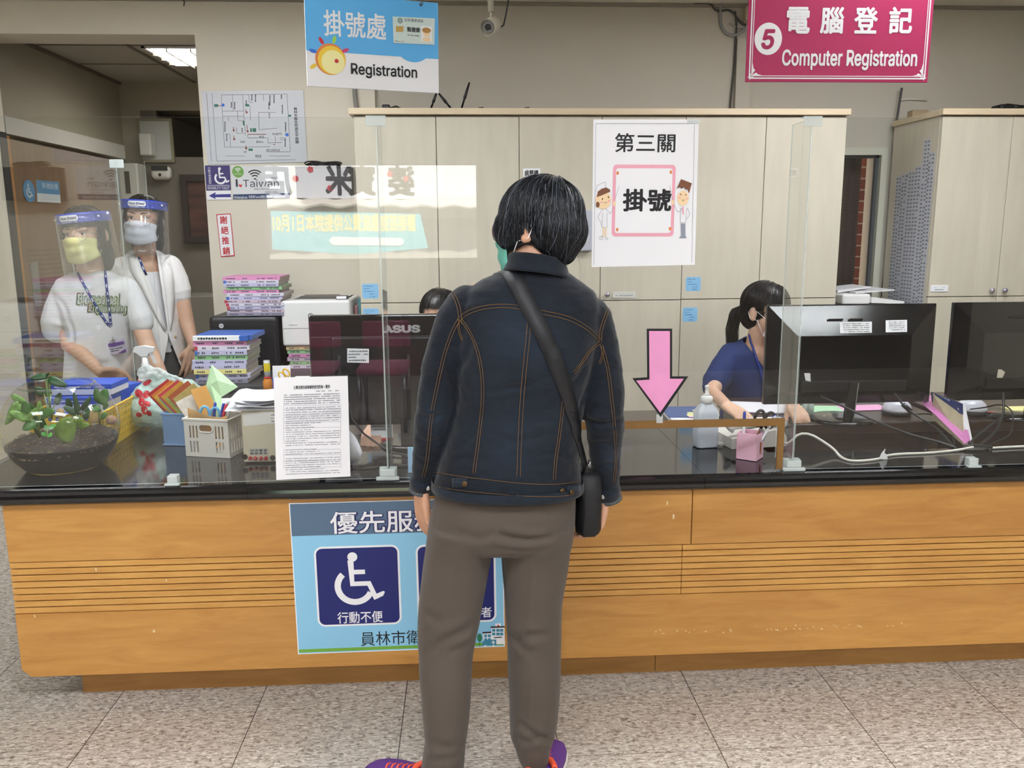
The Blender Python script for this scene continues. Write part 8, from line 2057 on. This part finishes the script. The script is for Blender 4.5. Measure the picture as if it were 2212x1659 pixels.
def lanyard(p, bv, left, right, clip_px, badge, seed, off=.004):
    o = None
    for pts in (left, right):
        h = cast(bv, smooth_px(pts, 2), off)
        rb = part(p, 'lanyard_ribbon', ribbon(MB(), h, .0105, .001), M_LAN, 'navy printed lanyard ribbon', world=True)
        r_ = random.Random(seed); mb = MB()
        for i in range(2, len(h)-2, 2):
            a, n_ = h[i]; b_ = h[i+1][0]; s_ = (b_-a).cross(n_)
            if s_.length < 1e-9: continue
            s_.normalize(); d = (b_-a)*r_.uniform(.4, .9); q = a+n_*.0012
            mb.add([q-s_*.0022, q+s_*.0022, q+d+s_*.0022, q+d-s_*.0022], [(0, 1, 2, 3)])
        if mb.v: part(rb, 'print', mb, C_WHITE, world=True)
    x0, y0, x1, y1 = badge
    h = cast(bv, [((x0+x1)/2, (y0+y1)/2), ((x0+x1)/2+1, (y0+y1)/2)], .012)
    c = h[0][0]; M = facing(c, rz=0.0, roll=badge_roll.get(seed, 0))
    a = onplane(M, x0, y1); b_ = onplane(M, x1, y0); w, hh = abs(b_[0]-a[0])/2, abs(b_[1]-a[1])/2
    bo = part(p, 'name_badge', MB().rbox((-w, -hh, -.001), (w, hh, .001), .001, 1).box((-w-.004, -hh-.004, -.0016), (w+.004, hh+.012, -.0011)), M_BADGE, 'pale lilac name card in a clear holder', world=False)
    bo.data.transform(wmat(p).inverted() @ M)
    r_ = random.Random(seed)
    pm = flat([[(-w, hh), (w, hh), (w, hh*.45), (0, hh*.25), (-w, hh*.55)], [(w, -hh), (w, -hh*.4), (w*.2, -hh)]], .0012)
    o1 = part(bo, 'badge_print', pm, mat('badge_purple', '#6d4f96', .4)); o1.data.transform(wmat(p).inverted() @ M)
    pm = flat(dashes(-w*.35, w*.8, -.002, .005, r_, .9)+dashes(-w*.3, w*.4, -hh*.45, .005, r_, .9), .0014)
    o2 = part(bo, 'badge_lettering', pm, C_BLACK); o2.data.transform(wmat(p).inverted() @ M)
    cl = MB().tube([c+Vector((0, -.002, hh+.006)), c+Vector((0, -.004, hh+.03))], .003, 6).rbox((c.x-.006, c.y-.007, c.z+hh+.004), (c.x+.006, c.y-.001, c.z+hh+.016), .001)
    part(p, 'badge_clip', cl, M_CHROME, world=True)
badge_roll = {1: .16, 2: .12}
def straight_hair(p, M, m, seed, fringe=True, back=-.17, side=-.06, n=1100, tail=None, facecut=.030, lo=.0, sides=True):
    hb = MB(); hb.ell((0, .014, .036), (.084, .103, .090)); hb.ell((0, .045, -.01), (.078, .066, .075))
    if back < -.1: hb.ell((0, .06, -.085), (.072, .040, .085))
    for sx in ((-1, 1) if sides else ()): hb.ell((sx*.070, -.008, -.012+side*.2), (.014, .040, .065))
    hm = fuse(hb, .006, 5, .6)
    keep = lambda c: not (c.y < -.030 and c.z < facecut+lo*abs(c.x) and abs(c.x) < .075) and not (c.y < -.058 and c.z < .062 and not fringe)
    cut_mesh(hm, lambda c: not keep(c))
    st, tn = flow_hair(hm, M, (.012, -.01, .124), n, back, seed, .0011, keep=keep, down=.6, steps=26, ds=.013, lift=.004)
    if tail:
        r = random.Random(seed); T = [M @ Vector(q) for q in tail]
        for k in range(260):
            o = Vector([max(-1.5, min(1.5, r.gauss(0, .9))) for _ in range(3)])*.011; q = [T[0]+o*.4]
            for i, t_ in enumerate(T[1:]): q.append(t_+o*(1.3 if i < len(T)-2 else .9)+Vector((r.uniform(-.003, .003), r.uniform(-.003, .003), 0)))
            n0 = len(st.v); st.tube(q, [.0012]*(len(q)-1)+[.0004], 3, cap=False); tn += [r.random()]*(len(st.v)-n0)
    return hair_part(p, hm, st, tn, M, m, .2)
# ------------------------------------------------ front girl in the white T-shirt
YA = 3.97; LS[0] = 1.2
pa = thing('person', 'person in a printed white T-shirt, yellow mask and face shield, standing behind the glass bowl', 'person', (atY(215, 800, YA).x, YA, 0))
HA = head_frame(184, 509, YA-.01, math.radians(-6), math.radians(2), math.radians(-5), 1.09)
b = MB(); add_head(b, HA)
limb(b, [(192, 548, YA+.01, .046), (200, 610, YA+.03, .052)])
limb(b, [(203, 610, YA+.03, .065), (205, 700, YA+.03, .085), (212, 820, YA+.02, .085), (215, 1000, YA+.02, .09)], 18)
limb(b, [(150, 625, YA+.03, .036), (140, 690, YA+.01, .034), (152, 745, YA-.04, .033), (190, 776, YA-.16, .026), (214, 800, YA-.20, .021)])
limb(b, [(262, 625, YA+.03, .04), (300, 690, YA+.03, .036), (318, 745, YA+.0, .032), (343, 795, YA-.08, .024), (352, 815, YA-.10, .021)])
add_hand(b, Matrix.Translation(atY(216, 802, YA-.20)) @ Matrix.Rotation(-1.0, 4, 'Y') @ Matrix.Rotation(1.0, 4, 'X') @ Matrix.Rotation(2.6, 4, 'Z'), 1, (.3, .4, .3), .05, .4, 1.08)
add_hand(b, Matrix.Translation(atY(353, 816, YA-.10)) @ Matrix.Rotation(.3, 4, 'Y') @ Matrix.Rotation(.5, 4, 'X'), -1, (.3, .4, .3), .05, .4, 1.08)
limb(b, [(188, 1000, YA+.02, .08), (188, 1250, YA+.02, .055), (188, 1480, YA+.02, .04)])
limb(b, [(250, 1000, YA+.02, .08), (250, 1250, YA+.02, .055), (250, 1480, YA+.02, .04)])
part(pa, 'body', fuse(b, .004, 3, .5), M_SKINL, world=True)
add_eyes(pa, HA, .2)
straight_hair(pa, HA, M_HAIRB, 12, True, -.15, -.05, 1000, facecut=.040, lo=-.1)
face_mask(pa, HA, M_YMASK); glasses(pa, HA, M_WIRE, .023, .004); face_shield(pa, HA)
j = MB()
j.loft(rings_from([(584, 168, 232, .045, .05, YA+.03), (592, 150, 250, .06, .06, YA+.03), (604, 124, 278, .075, .072, YA+.03), (625, 116, 292, .092, .088, YA+.03), (660, 124, 290, .098, .100, YA+.03), (720, 146, 284, .10, .106, YA+.025), (780, 144, 286, .10, .106, YA+.02), (840, 142, 290, .10, .106, YA+.02), (930, 138, 300, .11, .11, YA+.02)], 36, 2.3))
limb(j, [(142, 630, YA+.03, .050), (130, 665, YA+.015, .056), (125, 700, YA+.005, .062), (124, 710, YA+.005, .056)])
limb(j, [(272, 628, YA+.03, .055), (291, 660, YA+.025, .050), (303, 688, YA+.02, .050), (306, 697, YA+.02, .045)])
tm = fuse(j, .006, 4, .55); wrinkle(tm, .003, 9, 4, (1, 1, .6)); wrinkle(tm, .0014, 26, 6, (1, 1, .7))
# open the sleeves and the neck so arms and neck come out of cloth, not out of a lump
tv = bvh_of(tm)
for ln, wd, dp in (([(150, 690), (160, 720), (152, 780)], .012, .006), ([(285, 640), (278, 690), (282, 750)], .012, .006), ([(160, 760), (200, 790), (250, 780)], .016, .005), ([(120, 640), (140, 660), (150, 700)], .012, .004), ([(240, 640), (270, 700), (275, 740)], .014, .003), ([(100, 690), (125, 700), (150, 705)], .012, -.003)):
    L_ = [h[0] for h in cast(tv, smooth_px(ln, 1), 0)]
    if len(L_) > 2: fold(tm, L_, wd, dp)
ts = part(pa, 't_shirt', tm, M_TEE, world=True)
tv = BVHTree.FromPolygons([wmat(pa) @ v.co for v in tm.vertices], [tuple(p.vertices) for p in tm.polygons])
def printed(p, bv, body, x0, y0, x1, y1, m, name, off, rot_=0.0, **k):
    mb = fit_text(body, x1-x0, y1-y0, **k)
    bm = bmesh.new(); vs = [bm.verts.new(v) for v in mb.v]
    for f in mb.f:
        try: bm.faces.new([vs[i] for i in f])
        except ValueError: pass
    bmesh.ops.subdivide_edges(bm, edges=[e for e in bm.edges if e.calc_length() > 6], cuts=2)
    out = []; cx, cy = (x0+x1)/2, (y0+y1)/2; ok = {}
    bm.verts.index_update()
    for v in bm.verts:
        x, y = v.co.x, -v.co.y
        d = ray(cx+x*math.cos(rot_)-y*math.sin(rot_), cy+x*math.sin(rot_)+y*math.cos(rot_)).normalized(); h = bv.ray_cast(CAM, d, 12)
        out.append((h[0]-d*(off+v.co.z*.5)) if h[0] is not None else None)
    R_ = MB(); fs = [tuple(v.index for v in f.verts) for f in bm.faces if all(out[v.index] is not None for v in f.verts)]
    R_.add([o if o is not None else (0, 0, 0) for o in out], fs); bm.free()
    return part(p, name, R_, m, world=True)
M_DKG = mat('print_dark_olive', '#2d3b22', .7); M_GRAD = mat('print_leaf_green', '#77924a', .7, var=.35, vscale=25)
for body, bx in (('Biomedical', (166, 633, 258, 660)), ('Engineering', (190, 656, 274, 680))):
    printed(ts, tv, body, bx[0]-2, bx[1]-1, bx[2]+2, bx[3]+1, M_DKG, 'print_outline', .0022, .02, bold=.055, shear=.12)
    printed(ts, tv, body, *bx, C_WHITE, 'print_edge', .0032, .02, bold=.028, shear=.12)
    printed(ts, tv, body, *bx, M_GRAD, 'print_lettering', .0042, .02, bold=.0, shear=.12)
printed(ts, tv, 'mcu', 249, 671, 271, 677, M_DKG, 'small_print_lettering', .0025)
lanyard(pa, tv, [(160, 572), (168, 590), (190, 630), (212, 668), (232, 700), (239, 704)], [(226, 582), (231, 620), (234, 650), (238, 690), (240, 704)], (240, 712), (224, 736, 266, 768), 1)
solo_tr = MB(); solo_tr.loft(rings_from([(925, 140, 300, .11, .11, YA+.02), (1000, 142, 298, .11, .115, YA+.02), (1060, 150, 290, .11, .11, YA+.02)], 32, 2.3))
for x0, x1 in ((142, 222), (218, 298)): solo_tr.loft(rings_from([(1010, x0, x1, .10, .10, YA+.02), (1250, x0+6, x1-6, .08, .08, YA+.02), (1460, x0+12, x1-12, .07, .07, YA+.02)], 28, 2.2))
part(pa, 'trousers', fuse(solo_tr, .008, 3), mat('dark_trousers', '#3c3d42', .85), world=True)
# ------------------------------------------------ second staff member in the white blazer
YB = 4.36; LS[0] = 1.17
pb = thing('person', 'person in a white short-sleeved blazer, white mask and face shield, standing by the doorway', 'person', (atY(335, 800, YB).x, YB, 0))
HB = head_frame(310, 478, YB-.02, math.radians(4), math.radians(-3), math.radians(3), 1.07)
b = MB(); add_head(b, HB)
limb(b, [(312, 515, YB, .045), (316, 575, YB+.02, .050)])
limb(b, [(318, 580, YB+.02, .06), (322, 660, YB+.04, .07), (335, 780, YB+.03, .07), (340, 900, YB+.03, .09)], 18)
limb(b, [(372, 590, YB+.02, .04), (392, 645, YB+.02, .036), (404, 698, YB+.01, .031), (416, 738, YB-.02, .024), (419, 750, YB-.025, .021)])
limb(b, [(268, 590, YB+.02, .04), (255, 650, YB+.02, .036), (262, 720, YB+.01, .031), (285, 770, YB-.02, .024)])
add_hand(b, Matrix.Translation(atY(419, 748, YB-.025)) @ Matrix.Rotation(.22, 4, 'Y') @ Matrix.Rotation(-.05, 4, 'X') @ Matrix.Rotation(math.radians(30), 4, 'Z'), -1, (.15, .25, .2), .16, .6, 1.08)
limb(b, [(318, 900, YB+.03, .08), (318, 1100, YB+.03, .055), (318, 1300, YB+.03, .04)]); limb(b, [(365, 900, YB+.03, .08), (365, 1100, YB+.03, .055), (365, 1300, YB+.03, .04)])
part(pb, 'body', fuse(b, .004, 3, .5), M_SKINL, world=True)
add_eyes(pb, HB, 0)
straight_hair(pb, HB, M_HAIRB, 13, False, -.155, -.05, 1000, facecut=.050, lo=-.1)
face_mask(pb, HB, M_WMASK); glasses(pb, HB, M_WIRE, .022, .008); face_shield(pb, HB)
# undershirt
u_ = MB().loft(rings_from([(586, 300, 350, .05, .076, YB+.02), (620, 288, 360, .07, .096, YB+.02), (700, 286, 372, .085, .108, YB+.02), (757, 292, 386, .085, .108, YB+.02)], 32, 2.3))
part(pb, 'undershirt', fuse(u_, .006, 3), M_TEE, world=True)
j = MB()
j.loft(rings_from([(540, 282, 342, .045, .04, YB+.02), (556, 266, 362, .06, .045, YB+.02), (575, 254, 378, .075, .080, YB+.02), (600, 248, 388, .088, .104, YB+.02), (640, 252, 388, .095, .116, YB+.02), (700, 256, 392, .098, .122, YB+.02), (750, 254, 398, .10, .122, YB+.02), (792, 252, 400, .10, .120, YB+.02)], 40, 2.3))
limb(j, [(366, 575, YB+.02, .052), (380, 605, YB+.02, .052), (388, 630, YB+.02, .050), (390, 638, YB+.02, .044)])
limb(j, [(266, 580, YB+.02, .052), (256, 612, YB+.02, .052), (250, 650, YB+.02, .052)])
bm_ = fuse(j, .0055, 4, .55); wrinkle(bm_, .003, 10, 14, (1, 1, .6)); wrinkle(bm_, .0015, 30, 16)
# cut the open front: V from the neck to the button, then the parted hem
def vfront(c):
    q = c-CAM; z = q.dot(_f); px = 1106+FPX*q.dot(_r)/z; py = 829.5-FPX*q.dot(_u)/z
    if c.y > YB+.0: return False
    if py < 725:
        t = max(0, (py-545)/180); return 300+64*t < px < 338+26*t
    t = (py-725)/70
    return 364-12*t < px < 364+28*t*1.0
cut_mesh(bm_, vfront); smooth_rim(bm_)
bz = part(pb, 'blazer', bm_, M_BLAZ, world=True)
bv_ = BVHTree.FromPolygons([wmat(pb) @ v.co for v in bm_.vertices], [tuple(p.vertices) for p in bm_.polygons])
def lapel(pts, edge, w):
    A = cast(bv_, smooth_px(pts, 1), .006); B = cast(bv_, smooth_px(edge, 1), .009)
    n_ = min(len(A), len(B))
    if n_ < 3: return
    def rs(h): return [h[int(i*(len(h)-1)/11)][0] for i in range(12)]
    a, b_ = rs(A), rs(B)
    part(bz, 'lapel', MB().grid([a, [p.lerp(q, .5)+Vector((0, -.003, 0)) for p, q in zip(a, b_)], b_], .002), M_BLAZ, world=True)
lapel([(296, 548), (306, 580), (325, 630), (345, 680), (358, 715)], [(278, 556), (284, 590), (300, 612), (320, 650), (352, 712)], 1)
lapel([(343, 548), (350, 590), (358, 640), (363, 690), (366, 715)], [(366, 560), (374, 590), (376, 610), (376, 650), (368, 712)], 1)
part(bz, 'button', MB().lathe([(.0075, 0), (.0075, .003), (.0005, .0035)], 18, Matrix.Translation(cast(bv_, [(378, 727), (379, 727)], .001)[0][0]) @ Matrix.Rotation(PI/2, 4, 'X')), mat('horn_button', '#b39a6e', .4), world=True)
ub = BVHTree.FromPolygons([wmat(pb) @ v.co for v in bm_.vertices]+[wmat(pb) @ v.co for v in pb.children[0].data.vertices], [tuple(p.vertices) for p in bm_.polygons]+[tuple(i+len(bm_.vertices) for i in p.vertices) for p in pb.children[0].data.polygons])
lanyard(pb, ub, [(300, 556), (314, 590), (332, 625), (345, 655), (351, 672)], [(332, 552), (342, 590), (346, 625), (350, 655), (353, 672)], (353, 680), (341, 682, 374, 705), 2, .008)
sk = MB().loft(rings_from([(742, 266, 392, .09, .10, YB+.03), (800, 262, 396, .10, .105, YB+.03), (900, 270, 392, .10, .11, YB+.03)], 32, 2.3))
for x0, x1 in ((276, 335), (331, 390)): sk.loft(rings_from([(880, x0, x1, .095, .10, YB+.03), (1100, x0+4, x1-4, .08, .08, YB+.03), (1290, x0+8, x1-8, .07, .07, YB+.03)], 28, 2.2))
part(pb, 'trousers', fuse(sk, .008, 3), mat('charcoal_trousers', '#4d4e50', .85), world=True)
# ------------------------------------------------ clerk behind the monitor: forehead and hair show, hands below
YCk = 3.42; LS[0] = 1.0
pc = thing('person', 'person seated behind the monitor with the logo, only hair, forehead and fingers showing', 'person', (atY(950, 700, YCk).x, YCk, 0))
HC = head_frame(952, 690, YCk, math.radians(2), math.radians(8), 0)
b = MB(); add_head(b, HC)
limb(b, [(952, 740, YCk+.02, .046), (952, 800, YCk+.05, .05)])
limb(b, [(952, 800, YCk+.05, .07), (952, 900, YCk+.08, .09), (952, 1040, YCk+.08, .10)], 18)
limb(b, [(890, 805, YCk+.05, .045), (850, 890, YCk+.02, .036), (838, 878, YCk-.06, .03), (806, 926, atZ(806, 926, .735).y, .024)])
limb(b, [(1015, 805, YCk+.05, .045), (1040, 890, YCk+.02, .036), (1020, 878, YCk-.06, .03), (930, 926, atZ(930, 926, .735).y, .024)])
add_hand(b, Matrix.Translation(atZ(806, 926, .735)) @ Matrix.Rotation(-1.35, 4, 'X'), 1, (.35, .45, .3), .08, .3, .95)
add_hand(b, Matrix.Translation(atZ(930, 926, .735)) @ Matrix.Rotation(-1.35, 4, 'X'), -1, (.35, .45, .3), .08, .3, .95)
part(pc, 'body', fuse(b, .0042, 3, .5), M_SKINL, world=True)
add_eyes(pc, HC); straight_hair(pc, HC, M_HAIRB, 17, False, -.12, -.05, 900, facecut=.055)
j = MB().loft(rings_from([(775, 925, 980, .05, .05, YCk+.05), (800, 880, 1025, .08, .07, YCk+.05), (850, 872, 1034, .10, .10, YCk+.06), (950, 880, 1030, .11, .11, YCk+.08), (1050, 876, 1034, .12, .12, YCk+.08)], 32, 2.3))
limb(j, [(892, 806, YCk+.05, .055), (860, 870, YCk+.03, .048), (848, 905, YCk+.0, .045)]); limb(j, [(1012, 806, YCk+.05, .055), (1036, 870, YCk+.03, .048), (1036, 905, YCk+.0, .045)])
part(pc, 'shirt', fuse(j, .007, 3), mat('dim_blue_shirt', '#3d4658', .8), world=True)
# ------------------------------------------------ clerk in navy scrubs
YDk = 3.62
pd = thing('person', 'person in navy scrubs with a ponytail, seated at the monitor with the round black foot', 'person', (atY(1640, 900, YDk).x, YDk, 0))
HD = head_frame(1656, 674, YDk, math.radians(38), math.radians(6), math.radians(2), 1.08)
b = MB(); add_head(b, HD)
limb(b, [(1640, 712, YDk+.01, .045), (1630, 765, YDk+.03, .050)])
limb(b, [(1630, 765, YDk+.03, .07), (1632, 860, YDk+.05, .095), (1635, 1000, YDk+.05, .10)], 18)
limb(b, [(1575, 768, YDk+.02, .042), (1552, 818, YDk-.02, .037), (1538, 848, YDk-.10, .033), (1554, 860, YDk-.18, .026), (1570, 876, atZ(1570, 876, .745).y, .022)])
limb(b, [(1690, 768, YDk+.02, .045), (1712, 830, YDk-.02, .037), (1715, 853, YDk-.12, .03), (1712, 878, atZ(1712, 878, .74).y, .024)])
add_hand(b, Matrix.Translation(atZ(1570, 876, .745)) @ Matrix.Rotation(.45, 4, 'Z') @ Matrix.Rotation(-1.3, 4, 'X'), 1, (.30, .45, .3), .12, .4, 1.0)
add_hand(b, Matrix.Translation(atZ(1712, 878, .74)) @ Matrix.Rotation(-1.3, 4, 'X'), -1, (.3, .4, .3), .08, .3, .95)
part(pd, 'body', fuse(b, .004, 3, .5), M_SKINL, world=True)
add_eyes(pd, HD)
straight_hair(pd, HD, M_HAIRB, 15, True, -.075, -.02, 1000, tail=[(-.02, .095, .01), (-.03, .125, -.03), (-.04, .125, -.09), (-.05, .105, -.15), (-.055, .09, -.185)], facecut=.030, lo=.0, sides=False)
face_mask(pd, HD, M_PMASK, mloop=C_WHITE); glasses(pd, HD, mat('brown_frame', '#4a3a34', .4), .022, .004)
j = MB()
j.loft(rings_from([(728, 1610, 1660, .045, .05, YDk+.03), (742, 1585, 1680, .06, .062, YDk+.03), (762, 1558, 1704, .082, .08, YDk+.03), (800, 1552, 1712, .10, .105, YDk+.04), (880, 1558, 1712, .11, .115, YDk+.05), (1000, 1556, 1716, .12, .12, YDk+.05)], 36, 2.3))
limb(j, [(1580, 766, YDk+.03, .056), (1562, 795, YDk+.0, .058), (1546, 826, YDk-.03, .060), (1542, 836, YDk-.045, .05)])
limb(j, [(1684, 766, YDk+.03, .056), (1702, 800, YDk+.0, .056), (1712, 832, YDk-.03, .056)])
sm2 = fuse(j, .0055, 4, .55); wrinkle(sm2, .003, 11, 24, (1, 1, .6)); wrinkle(sm2, .0014, 30, 26)
def vneck(c):
    q = c-CAM; z = q.dot(_f); px = 1106+FPX*q.dot(_r)/z; py = 829.5-FPX*q.dot(_u)/z
    return c.y < YDk+.03 and py < 800 and 1604+(py-735)*.80 < px < 1672-(py-735)*.1
cut_mesh(sm2, vneck); smooth_rim(sm2)
sb_ = part(pd, 'scrub_top', sm2, mat('navy_scrubs', '#1f3266', .8, var=.06, vscale=8, bump=.1, bscale=500), world=True)
sbv = BVHTree.FromPolygons([wmat(pd) @ v.co for v in sm2.vertices]+[wmat(pd) @ v.co for v in pd.children[0].data.vertices], [tuple(p.vertices) for p in sm2.polygons]+[tuple(i+len(sm2.vertices) for i in p.vertices) for p in pd.children[0].data.polygons])
h = cast(sbv, smooth_px([(1619, 722), (1624, 745), (1634, 775), (1644, 805), (1655, 850)], 2), .004)
part(pd, 'lanyard_ribbon', ribbon(MB(), h, .0105, .001), M_LAN, 'navy printed lanyard ribbon', world=True)
